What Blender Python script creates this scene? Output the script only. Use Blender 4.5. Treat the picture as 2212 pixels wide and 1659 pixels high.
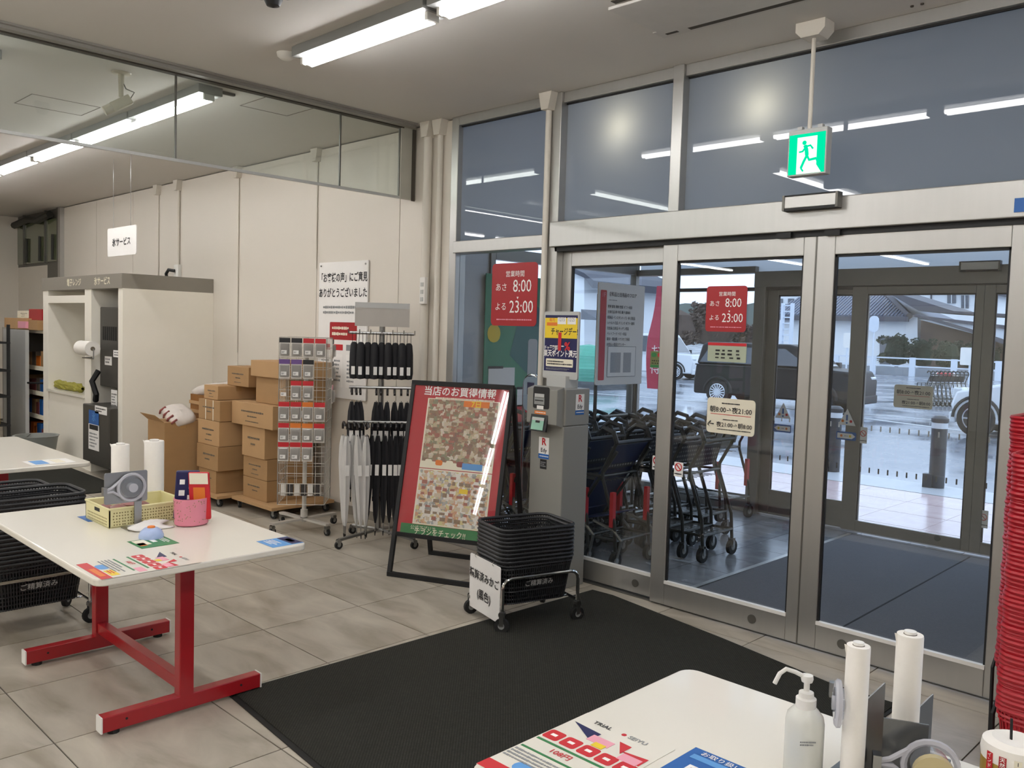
import bpy, bmesh, math, random
from mathutils import Vector, Matrix
random.seed(7)
for o in list(bpy.data.objects): bpy.data.objects.remove(o)
S = bpy.context.scene
COL = S.collection
# ---------------------------------------------------------------- camera
FPX, CW, CH, EYE = 1870.7, 2212.0, 1659.0, 1.59
YAW, PITCH, ROLL = math.radians(44.4837), math.radians(-3.4420), math.radians(1.7229)
_f = Vector((-math.sin(YAW)*math.cos(PITCH), math.cos(YAW)*math.cos(PITCH), math.sin(PITCH)))
_r = Vector((math.cos(YAW), math.sin(YAW), 0)); _u = _r.cross(_f)
RT = _r*math.cos(ROLL)+_u*math.sin(ROLL); UP = _u*math.cos(ROLL)-_r*math.sin(ROLL); FW = _f
CAM = Vector((0, 0, EYE))
cd = bpy.data.cameras.new('camera'); cam = bpy.data.objects.new('camera', cd); COL.objects.link(cam)
cd.sensor_fit = 'HORIZONTAL'; cd.sensor_width = 36; cd.lens = FPX/CW*36; cd.clip_end = 2000; cd.clip_start = .05
cam.matrix_world = Matrix(((RT.x, UP.x, -FW.x, 0), (RT.y, UP.y, -FW.y, 0), (RT.z, UP.z, -FW.z, EYE), (0, 0, 0, 1)))
S.camera = cam
# ---------------------------------------------------------------- sky and exposure
w = bpy.data.worlds.new('overcast_sky'); S.world = w; w.use_nodes = True
nt = w.node_tree; nt.nodes.clear()
bg = nt.nodes.new('ShaderNodeBackground'); wo = nt.nodes.new('ShaderNodeOutputWorld')
tc = nt.nodes.new('ShaderNodeTexCoord'); nz = nt.nodes.new('ShaderNodeTexNoise'); cr = nt.nodes.new('ShaderNodeValToRGB')
nz.inputs['Scale'].default_value = 2.2; nz.inputs['Detail'].default_value = 4
cr.color_ramp.elements[0].color = (.50, .62, .86, 1); cr.color_ramp.elements[1].color = (.62, .72, .92, 1)
nt.links.new(tc.outputs['Generated'], nz.inputs['Vector']); nt.links.new(nz.outputs['Fac'], cr.inputs['Fac'])
nt.links.new(cr.outputs['Color'], bg.inputs['Color']); bg.inputs['Strength'].default_value = 2.3
nt.links.new(bg.outputs[0], wo.inputs[0])
TUBE = 29.5           # ceiling tube emission
S.view_settings.view_transform = 'Standard'; S.view_settings.look = 'None'
S.view_settings.exposure = 0.08; S.view_settings.gamma = 1; S.view_settings.use_curve_mapping = False
# ---------------------------------------------------------------- pixel -> place helpers
def ray(x, y): return FW*FPX+RT*(x-CW/2)-UP*(y-CH/2)
def onz(x, y, z=0): d = ray(x, y); return CAM+d*((z-EYE)/d.z)
def ony(x, y, Y): d = ray(x, y); return CAM+d*(Y/d.y)
def onx(x, y, X): d = ray(x, y); return CAM+d*(X/d.x)
def ond(x, y, dist): d = ray(x, y); return CAM+d*(dist/FPX)      # at a depth along the view axis
# ---------------------------------------------------------------- materials
def lin(c):
    if isinstance(c, str): c = [int(c[i:i+2], 16)/255 for i in (0, 2, 4)]
    else: return tuple(c)
    return tuple(v/12.92 if v <= .04045 else ((v+.055)/1.055)**2.4 for v in c)
MATS = {}
def M(name, col=(.5, .5, .5), rough=.5, metal=0., var=.06, scale=12., bump=0., emit=0., coat=0., spec=.5, vec=None, trans=0., alpha=1., stretch=None):
    """principled material whose colour and roughness vary with a noise"""
    if name in MATS: return MATS[name]
    col = lin(col); m = bpy.data.materials.new(name); m.use_nodes = True; MATS[name] = m
    n = m.node_tree.nodes; l = m.node_tree.links; p = n['Principled BSDF']
    p.inputs['Roughness'].default_value = rough; p.inputs['Metallic'].default_value = metal
    p.inputs['Specular IOR Level'].default_value = spec
    if coat: p.inputs['Coat Weight'].default_value = coat; p.inputs['Coat Roughness'].default_value = .05
    if trans: p.inputs['Transmission Weight'].default_value = trans
    if alpha < 1: p.inputs['Alpha'].default_value = alpha
    t = n.new('ShaderNodeTexCoord'); nz = n.new('ShaderNodeTexNoise'); nz.inputs['Scale'].default_value = scale; nz.inputs['Detail'].default_value = 3
    src = t.outputs['Object']
    if stretch:
        mp = n.new('ShaderNodeMapping'); mp.inputs['Scale'].default_value = stretch; l.new(src, mp.inputs['Vector']); src = mp.outputs['Vector']
    l.new(src, nz.inputs['Vector'])
    mx = n.new('ShaderNodeMix'); mx.data_type = 'RGBA'
    mx.inputs[6].default_value = tuple(max(0, c*(1-var)) for c in col)+(1,); mx.inputs[7].default_value = tuple(min(1, c*(1+var)) for c in col)+(1,)
    l.new(nz.outputs['Fac'], mx.inputs[0]); l.new(mx.outputs[2], p.inputs['Base Color'])
    if bump:
        b = n.new('ShaderNodeBump'); b.inputs['Strength'].default_value = bump; b.inputs['Distance'].default_value = .003
        l.new(nz.outputs['Fac'], b.inputs['Height']); l.new(b.outputs['Normal'], p.inputs['Normal'])
    if emit:
        p.inputs['Emission Color'].default_value = col+(1,); p.inputs['Emission Strength'].default_value = emit
    return m
def schlick(n, l, ior):
    """two-sided sheet reflectance"""
    f0 = ((ior-1)/(ior+1))**2; lw = n.new('ShaderNodeLayerWeight'); lw.inputs['Blend'].default_value = .5
    p5 = n.new('ShaderNodeMath'); p5.operation = 'POWER'; l.new(lw.outputs['Facing'], p5.inputs[0]); p5.inputs[1].default_value = 5
    ma = n.new('ShaderNodeMath'); ma.operation = 'MULTIPLY_ADD'; l.new(p5.outputs[0], ma.inputs[0]); ma.inputs[1].default_value = 1-f0; ma.inputs[2].default_value = f0
    return ma.outputs[0]
def glass(name, tint=(1, 1, 1), ior=1.45, haze=0., rough=0., boost=1.):
    """clear pane: fresnel reflection over a straight view through; haze adds a faint diffuse film"""
    m = bpy.data.materials.new(name); m.use_nodes = True; MATS[name] = m
    n = m.node_tree.nodes; l = m.node_tree.links; n.remove(n['Principled BSDF']); out = n['Material Output']
    tr = n.new('ShaderNodeBsdfTransparent'); tr.inputs[0].default_value = tuple(tint)+(1,)
    gl = n.new('ShaderNodeBsdfAnisotropic'); gl.inputs['Roughness'].default_value = rough; gl.inputs[0].default_value = (boost, boost, boost, 1)
    a = n.new('ShaderNodeMixShader'); l.new(schlick(n, l, ior), a.inputs[0])
    base = tr.outputs[0]
    if haze:
        di = n.new('ShaderNodeBsdfTranslucent'); di.inputs[0].default_value = (.85, .9, .92, 1)
        b = n.new('ShaderNodeMixShader'); b.inputs[0].default_value = haze
        nz = n.new('ShaderNodeTexNoise'); nz.inputs['Scale'].default_value = 300
        l.new(tr.outputs[0], b.inputs[1]); l.new(di.outputs[0], b.inputs[2]); base = b.outputs[0]
    l.new(base, a.inputs[1]); l.new(gl.outputs[0], a.inputs[2]); l.new(a.outputs[0], out.inputs[0])
    return m
def emitter(name, col, strength):
    m = bpy.data.materials.new(name); m.use_nodes = True; MATS[name] = m
    n = m.node_tree.nodes; l = m.node_tree.links; n.remove(n['Principled BSDF'])
    e = n.new('ShaderNodeEmission'); e.inputs[0].default_value = lin(col)+(1,); e.inputs[1].default_value = strength
    l.new(e.outputs[0], n['Material Output'].inputs[0]); return m
def cells(name, cols, scale, rough=.5, aspect=(1, 1, 1), kind='voronoi', coat=0.):
    """flat print made of random coloured cells (flyers, packed goods)"""
    if name in MATS: return MATS[name]
    m = bpy.data.materials.new(name); m.use_nodes = True; MATS[name] = m
    n = m.node_tree.nodes; l = m.node_tree.links; p = n['Principled BSDF']; p.inputs['Roughness'].default_value = rough
    if coat: p.inputs['Coat Weight'].default_value = coat; p.inputs['Coat Roughness'].default_value = .12
    t = n.new('ShaderNodeTexCoord'); mp = n.new('ShaderNodeMapping'); mp.inputs['Scale'].default_value = aspect
    v = n.new('ShaderNodeTexVoronoi'); v.inputs['Scale'].default_value = scale; v.distance = 'CHEBYCHEV'
    l.new(t.outputs['Object'], mp.inputs['Vector']); l.new(mp.outputs[0], v.inputs['Vector'])
    sp = n.new('ShaderNodeSeparateColor'); l.new(v.outputs['Color'], sp.inputs[0])
    r = n.new('ShaderNodeValToRGB'); r.color_ramp.interpolation = 'CONSTANT'
    el = r.color_ramp.elements
    while len(el) < len(cols): el.new(.5)
    for i, c in enumerate(cols): el[i].position = i/len(cols); el[i].color = lin(c)+(1,)
    l.new(sp.outputs[0], r.inputs[0])
    nz = n.new('ShaderNodeTexNoise'); nz.inputs['Scale'].default_value = scale*5; nz.inputs['Detail'].default_value = 2; l.new(mp.outputs[0], nz.inputs['Vector'])
    mx = n.new('ShaderNodeMix'); mx.data_type = 'RGBA'; mx.blend_type = 'OVERLAY'; mx.inputs[0].default_value = .55
    l.new(r.outputs[0], mx.inputs[6]); l.new(nz.outputs['Color'], mx.inputs[7]); l.new(mx.outputs[2], p.inputs['Base Color'])
    return m
# ---------------------------------------------------------------- geometry helpers
class MB:
    def __init__(s): s.v = []; s.f = []
    def add(s, vs, fs):
        b = len(s.v); s.v += [Vector(p) for p in vs]; s.f += [tuple(b+i for i in q) for q in fs]; return s
    def bx(s, x0, x1, y0, y1, z0, z1):
        if x0 > x1: x0, x1 = x1, x0
        if y0 > y1: y0, y1 = y1, y0
        if z0 > z1: z0, z1 = z1, z0
        return s.add([(x0, y0, z0), (x1, y0, z0), (x1, y1, z0), (x0, y1, z0), (x0, y0, z1), (x1, y0, z1), (x1, y1, z1), (x0, y1, z1)],
                     [(0, 3, 2, 1), (4, 5, 6, 7), (0, 1, 5, 4), (1, 2, 6, 5), (2, 3, 7, 6), (3, 0, 4, 7)])
    def ob(s, c, u, v, n, a, b, t):
        """oriented box: centre c, half sizes a,b,t along u,v,n"""
        c, u, v, n = Vector(c), Vector(u).normalized(), Vector(v).normalized(), Vector(n).normalized()
        P = [c+u*a*i+v*b*j+n*t*k for k in (-1, 1) for i, j in ((-1, -1), (1, -1), (1, 1), (-1, 1))]
        return s.add(P, [(0, 3, 2, 1), (4, 5, 6, 7), (0, 1, 5, 4), (1, 2, 6, 5), (2, 3, 7, 6), (3, 0, 4, 7)])
    def prism(s, pts, d):
        """polygon pts (3d, ccw seen against d) extruded by vector d"""
        n = len(pts); d = Vector(d); P = [Vector(p) for p in pts]
        return s.add(P+[p+d for p in P], [tuple(range(n-1, -1, -1)), tuple(range(n, 2*n))]+[(i, (i+1) % n, n+(i+1) % n, n+i) for i in range(n)])
    def poly(s, pts): return s.add(pts, [tuple(range(len(pts)))])
    def cyl(s, a, b, r, r2=None, n=12, cap=True):
        a, b = Vector(a), Vector(b); r2 = r if r2 is None else r2
        d = (b-a).normalized(); x = d.orthogonal().normalized(); y = d.cross(x)
        ring = [(math.cos(2*math.pi*i/n), math.sin(2*math.pi*i/n)) for i in range(n)]
        vs = [a+(x*c+y*q)*r for c, q in ring]+[b+(x*c+y*q)*r2 for c, q in ring]
        fs = [(i, (i+1) % n, n+(i+1) % n, n+i) for i in range(n)]
        if cap: fs += [tuple(range(n-1, -1, -1)), tuple(range(n, 2*n))]
        return s.add(vs, fs)
    def tube(s, pts, r, n=6, closed=False):
        P = [Vector(p) for p in pts]; m = len(P); rings = []; up = None; vs = []; fs = []
        for i in range(m):
            t = ((P[(i+1) % m] if closed or i < m-1 else P[i])-(P[i-1] if closed or i else P[i]))
            t = t.normalized() if t.length > 1e-9 else Vector((0, 0, 1))
            if up is None: up = t.orthogonal().normalized()
            up = (up-t*up.dot(t)); up = up.normalized() if up.length > 1e-6 else t.orthogonal().normalized()
            y = t.cross(up)
            vs += [P[i]+(up*math.cos(2*math.pi*k/n)+y*math.sin(2*math.pi*k/n))*r for k in range(n)]
        for i in range(m if closed else m-1):
            j = (i+1) % m
            fs += [(i*n+k, i*n+(k+1) % n, j*n+(k+1) % n, j*n+k) for k in range(n)]
        if not closed: fs += [tuple(range(n-1, -1, -1)), tuple(range((m-1)*n, m*n))]
        return s.add(vs, fs)
    def lathe(s, prof, c=(0, 0, 0), n=16, sx=1., sy=1.):
        c = Vector(c); vs = []; fs = []; m = len(prof)
        for r, z in prof: vs += [c+Vector((r*sx*math.cos(2*math.pi*k/n), r*sy*math.sin(2*math.pi*k/n), z)) for k in range(n)]
        for i in range(m-1): fs += [(i*n+k, i*n+(k+1) % n, (i+1)*n+(k+1) % n, (i+1)*n+k) for k in range(n)]
        if prof[0][0] > 1e-6: fs.append(tuple(range(n-1, -1, -1)))
        if prof[-1][0] > 1e-6: fs.append(tuple(range((m-1)*n, m*n)))
        return s.add(vs, fs)
    def rpanel(s, c, u, v, w, h, t, rad=.02, k=4):
        """rounded rectangle of thickness t (towards u x v from the back), centre c"""
        c, u, v = Vector(c), Vector(u).normalized(), Vector(v).normalized(); nn = u.cross(v); pts = []
        for (sx, sy, a0) in ((1, 1, 0), (-1, 1, 90), (-1, -1, 180), (1, -1, 270)):
            for i in range(k+1):
                a = math.radians(a0+90*i/k)
                pts.append(c+u*(sx*(w/2-rad)+rad*math.cos(a))+v*(sy*(h/2-rad)+rad*math.sin(a))-nn*t/2)
        return s.prism(pts, nn*t)
    def build(s, name, mat, parent=None, world=False, smooth=False, bevel=0., kind=None, seg=2):
        me = bpy.data.meshes.new(name); vs = s.v; o = bpy.data.objects.new(name, me)
        if parent is not None:
            o.parent = parent
            if world: inv = ROOTM[root_of(parent).name].inverted(); vs = [inv@p for p in vs]
        else:
            lo = [min(p[i] for p in vs) for i in range(3)]; hi = [max(p[i] for p in vs) for i in range(3)]
            b = Vector(((lo[0]+hi[0])/2, (lo[1]+hi[1])/2, lo[2])); vs = [p-b for p in vs]; o.location = b; ROOTM[o.name] = Matrix.Translation(b)
        me.from_pydata([tuple(p) for p in vs], [], s.f); me.update()
        bm = bmesh.new(); bm.from_mesh(me); bmesh.ops.recalc_face_normals(bm, faces=bm.faces)
        bm.to_mesh(me); bm.free()
        if smooth:
            me.polygons.foreach_set('use_smooth', [True]*len(me.polygons))
            if hasattr(me, 'set_sharp_from_angle'): me.set_sharp_from_angle(angle=math.radians(40))
        me.materials.append(MATS[mat] if isinstance(mat, str) else mat)
        COL.objects.link(o)
        if parent is None: ROOTM[o.name] = Matrix.Translation(o.location)
        if bevel:
            b = o.modifiers.new('bevel', 'BEVEL'); b.width = bevel; b.segments = seg; b.limit_method = 'ANGLE'
        if kind: o['kind'] = kind
        return o
ROOTM = {}
def root_of(o):
    while o.parent is not None: o = o.parent
    return o
def thing(name, label, cat, loc=(0, 0, 0), rotz=0., group=None):
    o = bpy.data.objects.new(name, None); COL.objects.link(o); o.empty_display_size = .05
    o.location = loc; o.rotation_euler = (0, 0, rotz); o['label'] = label; o['category'] = cat
    if group: o['group'] = group
    ROOTM[o.name] = Matrix.Translation(Vector(loc)) @ Matrix.Rotation(rotz, 4, 'Z'); return o
def tag(o, label, cat, group=None):
    o['label'] = label; o['category'] = cat
    if group: o['group'] = group
    return o
def struct(name, loc=(0, 0, 0)):
    o = bpy.data.objects.new(name, None); COL.objects.link(o); o.empty_display_size = .05; o.location = loc; o['kind'] = 'structure'
    ROOTM[o.name] = Matrix.Translation(Vector(loc)); return o
def dup(root, loc=None, rotz=None, label=None, group=None, scale=None):
    r = root.copy(); COL.objects.link(r)
    if loc is not None: r.location = loc
    if rotz is not None: r.rotation_euler = (0, 0, rotz)
    if scale: r.scale = scale
    if label: r['label'] = label
    if group: r['group'] = group
    for ch in list(root.children):
        c = ch.copy(); COL.objects.link(c); c.parent = r
        for g in list(ch.children):
            d = g.copy(); COL.objects.link(d); d.parent = c
    ROOTM[r.name] = Matrix.Translation(Vector(r.location)) @ Matrix.Rotation(r.rotation_euler.z, 4, 'Z'); return r
TXT = {}
def text(s, size, o, u, v, mat, parent, world=False, align='CENTER', bold=0., sx=1., name='lettering', vert='CENTER'):
    """flat lettering standing a hair proud of its surface; o = anchor, u = reading direction, v = up"""
    key = (s, align, bold, vert)
    if key not in TXT:
        c = bpy.data.curves.new('t', 'FONT'); c.body = s; c.size = 1; c.align_x = align; c.align_y = vert; c.resolution_u = 2; c.offset = bold
        ob = bpy.data.objects.new('t', c); COL.objects.link(ob); dg = bpy.context.evaluated_depsgraph_get()
        me = bpy.data.meshes.new_from_object(ob.evaluated_get(dg)); bpy.data.objects.remove(ob); TXT[key] = me
    me = TXT[key].copy(); me.name = name; o, u, v = Vector(o), Vector(u).normalized(), Vector(v).normalized(); n = u.cross(v)
    T = Matrix(((u.x*size*sx, v.x*size, n.x, o.x), (u.y*size*sx, v.y*size, n.y, o.y), (u.z*size*sx, v.z*size, n.z, o.z), (0, 0, 0, 1)))
    if world: T = ROOTM[root_of(parent).name].inverted()@T
    me.transform(T); me.materials.clear(); me.materials.append(MATS[mat] if isinstance(mat, str) else mat)
    ob = bpy.data.objects.new(name, me); COL.objects.link(ob); ob.parent = parent; return ob
class Face:
    """a flat face to print on: origin o (centre), axes u, v; p(a,b) gives points, lift = height off the surface"""
    def __init__(s, o, u, v, parent, world=False, lift=.0012):
        s.o, s.u, s.v = Vector(o), Vector(u).normalized(), Vector(v).normalized(); s.n = s.u.cross(s.v); s.par = parent; s.w = world; s.l = lift; s.k = 0
    def p(s, a, b, l=None): return s.o+s.u*a+s.v*b+s.n*(s.l if l is None else l)
    def rect(s, a, b, w, h, mat, name='print_patch', lift=None, rad=0.):
        l = s.l if lift is None else lift; m = MB()
        if rad: m.rpanel(s.p(a, b, l), s.u, s.v, w, h, .0004, rad, 3)
        else: m.ob(s.p(a, b, l), s.u, s.v, s.n, w/2, h/2, .0003)
        return m.build(name, mat, s.par, world=s.w)
    def text(s, t, size, a, b, mat, align='CENTER', bold=0., sx=1., lift=None):
        return text(t, size, s.p(a, b, (s.l if lift is None else lift)+.0008), s.u, s.v, mat, s.par, s.w, align, bold, sx)
    def lines(s, a, b, w, h, rows, mat, fill=.85, seed=1, name='small_print', cw=None):
        """rows of small print too fine to read: short dashes in word lengths"""
        R = random.Random(seed); m = MB(); rh = h/rows; cw = cw or rh*.7
        for i in range(rows):
            x = a-w/2; y = b+h/2-(i+.5)*rh; end = a-w/2+w*(R.uniform(.55, 1) if rows > 1 else 1)
            while x < end:
                l = cw*R.uniform(.5, 1.0); m.ob(s.p(x+l/2, y, s.l+.0006), s.u, s.v, s.n, l/2, rh*.28*R.uniform(.6, 1), .0002); x += l+cw*(1-fill)*R.uniform(.6, 1.6)
        return m.build(name, mat, s.par, world=s.w, kind='stuff')
def arc(c, u, v, r, a0, a1, k=8):
    c, u, v = Vector(c), Vector(u), Vector(v)
    return [c+u*(r*math.cos(math.radians(a0+(a1-a0)*i/k)))+v*(r*math.sin(math.radians(a0+(a1-a0)*i/k))) for i in range(k+1)]
X, Y, Z3 = Vector((1, 0, 0)), Vector((0, 1, 0)), Vector((0, 0, 1))
# ---------------------------------------------------------------- common materials
M('white_paint', 'd8d2c6', .55, var=.02, scale=3); M('ceiling_paint', 'cfcbc5', .8, var=.02, scale=2)
M('wall_panel', 'd9d2c6', .45, var=.015, scale=2); M('joint_dark', '4a443c', .8); M('grout', '4f4a41', .9)
M('aluminium', 'b6b5b1', .34, metal=.75, var=.04, scale=30, stretch=(1, 1, .05)); M('aluminium_dark', '6a6862', .4, metal=.6, var=.05)
M('bronze_alu', '8a8780', .4, metal=.4, var=.05); M('chrome', 'c8c8c6', .12, metal=1., var=.02); M('steel', '9a9a98', .3, metal=1., var=.05, scale=40)
M('rubber', '1b1b1a', .7, var=.1); M('black_plastic', '202123', .45, var=.1, scale=30); M('black_matte', '151516', .6, var=.1)
M('grey_plastic', '8f918f', .45, var=.03); M('light_grey', 'b9bab7', .45, var=.03); M('white_plastic', 'e6e4de', .35, var=.02); M('paper', 'eeece8', .6, var=.02)
M('red_paint', 'a01820', .32, var=.06, scale=6, coat=.2); M('sign_red', 'a61a22', .4, var=.03); M('print_red', 'c8202a', .45, var=.04); M('print_black', '1c1c1e', .5)
M('print_white', 'f4f2ee', .5, var=.02); M('print_grey', '8d8f90', .55); M('print_blue', '1f5fa8', .45); M('print_navy', '16184f', .4); M('print_yellow', 'e8c928', .45)
M('print_green', '2f7a45', .45); M('print_pink', 'e8a0b0', .5); M('print_orange', 'e07a28', .5); M('print_cream', 'e9e2cc', .5); M('print_sky', '5c9ad6', .45); M('laminate', 'e4dfd2', .28, var=.015, scale=3, coat=.3)
M('cardboard', 'a8845a', .8, var=.08, scale=6, stretch=(1, 1, 3)); M('cardboard_pale', 'b99468', .8, var=.08, scale=6); M('tape_tan', 'b08a58', .35)
glass('clear_glass', (.955, .97, .965), 1.5); glass('curtain_glass', (.86, .89, .87), 1.5, haze=.03)
glass('film', (.97, .97, .97), 1.4)
# ================================================================ STRUCTURE
WY = 4.277; CEIL = 3.14; OY = 7.2
def node_mat(name, rough=.4):
    m = bpy.data.materials.new(name); m.use_nodes = True; MATS[name] = m
    return m, m.node_tree.nodes, m.node_tree.links, m.node_tree.nodes['Principled BSDF']
# stone-look tile: cloudy veins, each tile picks another part of the noise through its object position
def tile_mat(name, c0, c1, c2, rough, sc=2.2, stretch=(1., 2.6, 1)):
    m, n, l, p = node_mat(name); g = n.new('ShaderNodeNewGeometry'); oi = n.new('ShaderNodeObjectInfo')
    mp = n.new('ShaderNodeMapping'); mp.inputs['Scale'].default_value = stretch
    ad = n.new('ShaderNodeVectorMath'); ad.operation = 'SCALE'; l.new(oi.outputs['Location'], ad.inputs[0]); ad.inputs['Scale'].default_value = 3.7
    a2 = n.new('ShaderNodeVectorMath'); l.new(g.outputs['Position'], a2.inputs[0]); l.new(ad.outputs[0], a2.inputs[1]); l.new(a2.outputs[0], mp.inputs['Vector'])
    nz = n.new('ShaderNodeTexNoise'); nz.inputs['Scale'].default_value = sc; nz.inputs['Detail'].default_value = 6; nz.inputs['Roughness'].default_value = .55; nz.inputs['Distortion'].default_value = .6
    l.new(mp.outputs[0], nz.inputs['Vector']); r = n.new('ShaderNodeValToRGB'); e = r.color_ramp.elements
    e[0].position = .3; e[0].color = lin(c0)+(1,); e[1].position = .72; e[1].color = lin(c2)+(1,); k = e.new(.5); k.color = lin(c1)+(1,)
    l.new(nz.outputs['Fac'], r.inputs[0]); l.new(r.outputs[0], p.inputs['Base Color'])
    ma = n.new('ShaderNodeMapRange'); ma.inputs['To Min'].default_value = rough-.08; ma.inputs['To Max'].default_value = rough+.12; l.new(nz.outputs['Fac'], ma.inputs['Value']); l.new(ma.outputs[0], p.inputs['Roughness'])
    return m
tile_mat('floor_tile', '938a79', 'aea698', 'c1b9a9', .34)
tile_mat('vestibule_tile', '74777c', '84878d', '94979d', .22, 6, (1, 1, 1)); tile_mat('paving', 'dcc2c4', 'e4cccc', 'ecd8d8', .14, 3, (1, 1, 1))
def wet_mat(name, c0, c1, r0, r1, sc):
    m, n, l, p = node_mat(name); g = n.new('ShaderNodeNewGeometry'); nz = n.new('ShaderNodeTexNoise'); nz.inputs['Scale'].default_value = sc; nz.inputs['Detail'].default_value = 4
    l.new(g.outputs['Position'], nz.inputs['Vector']); mx = n.new('ShaderNodeMix'); mx.data_type = 'RGBA'; mx.inputs[6].default_value = lin(c0)+(1,); mx.inputs[7].default_value = lin(c1)+(1,)
    l.new(nz.outputs['Fac'], mx.inputs[0]); l.new(mx.outputs[2], p.inputs['Base Color']); r = n.new('ShaderNodeMapRange'); r.inputs['From Min'].default_value = .35; r.inputs['From Max'].default_value = .65
    r.inputs['To Min'].default_value = r0; r.inputs['To Max'].default_value = r1; l.new(nz.outputs['Fac'], r.inputs['Value']); l.new(r.outputs[0], p.inputs['Roughness'])
wet_mat('wet_asphalt', '7a8089', '9ea3ad', .06, .35, .5)
# frosted pane: light spreads through it, the sheet itself still mirrors the room
m, n, l, p = node_mat('frosted_glass'); n.remove(p)
tl = n.new('ShaderNodeBsdfTranslucent'); tl.inputs[0].default_value = (.50, .54, .56, 1); df = n.new('ShaderNodeBsdfDiffuse'); df.inputs[0].default_value = (.26, .28, .29, 1)
nzf = n.new('ShaderNodeTexNoise'); nzf.inputs['Scale'].default_value = 900; bp = n.new('ShaderNodeBump'); bp.inputs['Strength'].default_value = .05; l.new(nzf.outputs['Fac'], bp.inputs['Height']); l.new(bp.outputs[0], df.inputs['Normal'])
mxa = n.new('ShaderNodeMixShader'); mxa.inputs[0].default_value = .3; l.new(tl.outputs[0], mxa.inputs[1]); l.new(df.outputs[0], mxa.inputs[2])
gl = n.new('ShaderNodeBsdfAnisotropic'); gl.inputs['Roughness'].default_value = .0; mxb = n.new('ShaderNodeMixShader'); l.new(schlick(n, l, 1.5), mxb.inputs[0]); l.new(mxa.outputs[0], mxb.inputs[1]); l.new(gl.outputs[0], mxb.inputs[2]); l.new(mxb.outputs[0], n['Material Output'].inputs[0])

# ---- shop floor
T = .6; TX0, TY0 = -3.405, 1.079        # one joint crossing
floor = MB().bx(-15.4, 3.2, -9, WY+.1, -.12, -.004).build('floor', 'grout'); floor['kind'] = 'structure'
tm = {}
rest = MB()
for i in range(-19, 11):
    for j in range(-17, 6):
        x0, y0 = TX0+i*T, TY0+j*T; x1, y1 = x0+T, min(y0+T, WY+.05)
        if x1 > 3.1 or x0 < -15.3 or y1-y0 < .02: continue
        near = -9.6 < x0 and x1 < 0.1 and y0 > .4 and y1 > -(x0)*.05
        if not near: rest.bx(x0+.002, x1-.002, y0+.002, y1-.002, -.004, 0); continue
        key = round(y1-y0, 3)
        if key not in tm:
            b = MB().bx(-T/2+.003, T/2-.003, -key/2+.003, key/2-.003, -.004, 0); o = b.build('tile', 'floor_tile', floor); tm[key] = o; first = o
        else: o = tm[key].copy(); COL.objects.link(o); o.parent = floor
        o.location = Vector(((x0+x1)/2, (y0+y1)/2, 0))-floor.location
rest.build('tile', 'floor_tile', floor, world=True, kind='stuff')
# ---- vestibule floor
vf = MB().bx(-5.36, .4, WY+.1, OY+.1, -.12, -.006).build('floor_vestibule', 'grout'); vf['kind'] = 'structure'; t0 = None
for i in range(14):
    for j in range(7):
        if t0 is None: t0 = MB().bx(-.198, .198, -.198, .198, -.004, 0).build('tile', 'vestibule_tile', vf); o = t0
        else: o = t0.copy(); COL.objects.link(o); o.parent = vf
        o.location = Vector((-5.1+.4*i, WY+.3+.4*j, -.001))-vf.location
# ---- pavement and parking lot outside
pv = MB().bx(-14, 4, OY+.1, 9.98, -.2, -.055).build('floor_pavement', 'grout'); pv['kind'] = 'structure'; t0 = None
for i in range(26):
    for j in range(4):
        if t0 is None: t0 = MB().bx(-.298, .298, -.32, .32, -.006, 0).build('tile', 'paving', pv); o = t0
        else: o = t0.copy(); COL.objects.link(o); o.parent = pv
        o.location = Vector((-12.6+.6*i, OY+.45+.65*j, -.05))-pv.location
k = MB().bx(-30, 12, 9.98, 10.75, -.3, -.06).build('trim_1', M('kerb_concrete', 'c8ccd2', .3, var=.1, scale=4)); k['kind'] = 'structure'
g = MB().bx(-160, 120, 10.75, 260, -.4, -.075).build('floor_parking', 'wet_asphalt'); g['kind'] = 'structure'
g2 = MB().bx(-160, -5.4, -40, 10.75, -.4, -.085).build('floor_yard', 'wet_asphalt'); g2['kind'] = 'structure'
M('road_paint', 'd8dce0', .25)
for k2, (a, b) in enumerate([((1880, 905), (2075, 930)), ((1520, 868), (1700, 882))]):
    A, B = onz(*a, -.07), onz(*b, -.07); d = (B-A).normalized(); s_ = Vector((-d.y, d.x, 0)); o = MB().ob((A+B)/2, d, s_, Z3, (B-A).length/2+4, .06, .003).build('parking_line', 'road_paint', g, world=True)
# ---- ceiling
c = MB().bx(-15.4, 3.2, -9, WY+.1, CEIL, CEIL+.1).build('ceiling', 'ceiling_paint'); c['kind'] = 'structure'
hm = M('hatch_line', '6b6258', .8)
for (p0, p1) in (((35, 220), (205, 228)), ((525, 225), (650, 235))):
    A = onz(*p0, CEIL); B = onz(*p1, CEIL); x0, x1 = A.x-.05, B.x-.02; y0, y1 = min(A.y, B.y), max(A.y, B.y)+.05
    if x1-x0 < .3: x1 = x0+.45
    b = MB()
    for q in ((x0, x1, y0, y0+.006), (x0, x1, y1-.006, y1), (x0, x0+.006, y0, y1), (x1-.006, x1, y0, y1)): b.bx(*q, CEIL-.002, CEIL+.002)
    b.build('hatch_frame', 'hatch_line', c, world=True)
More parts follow.
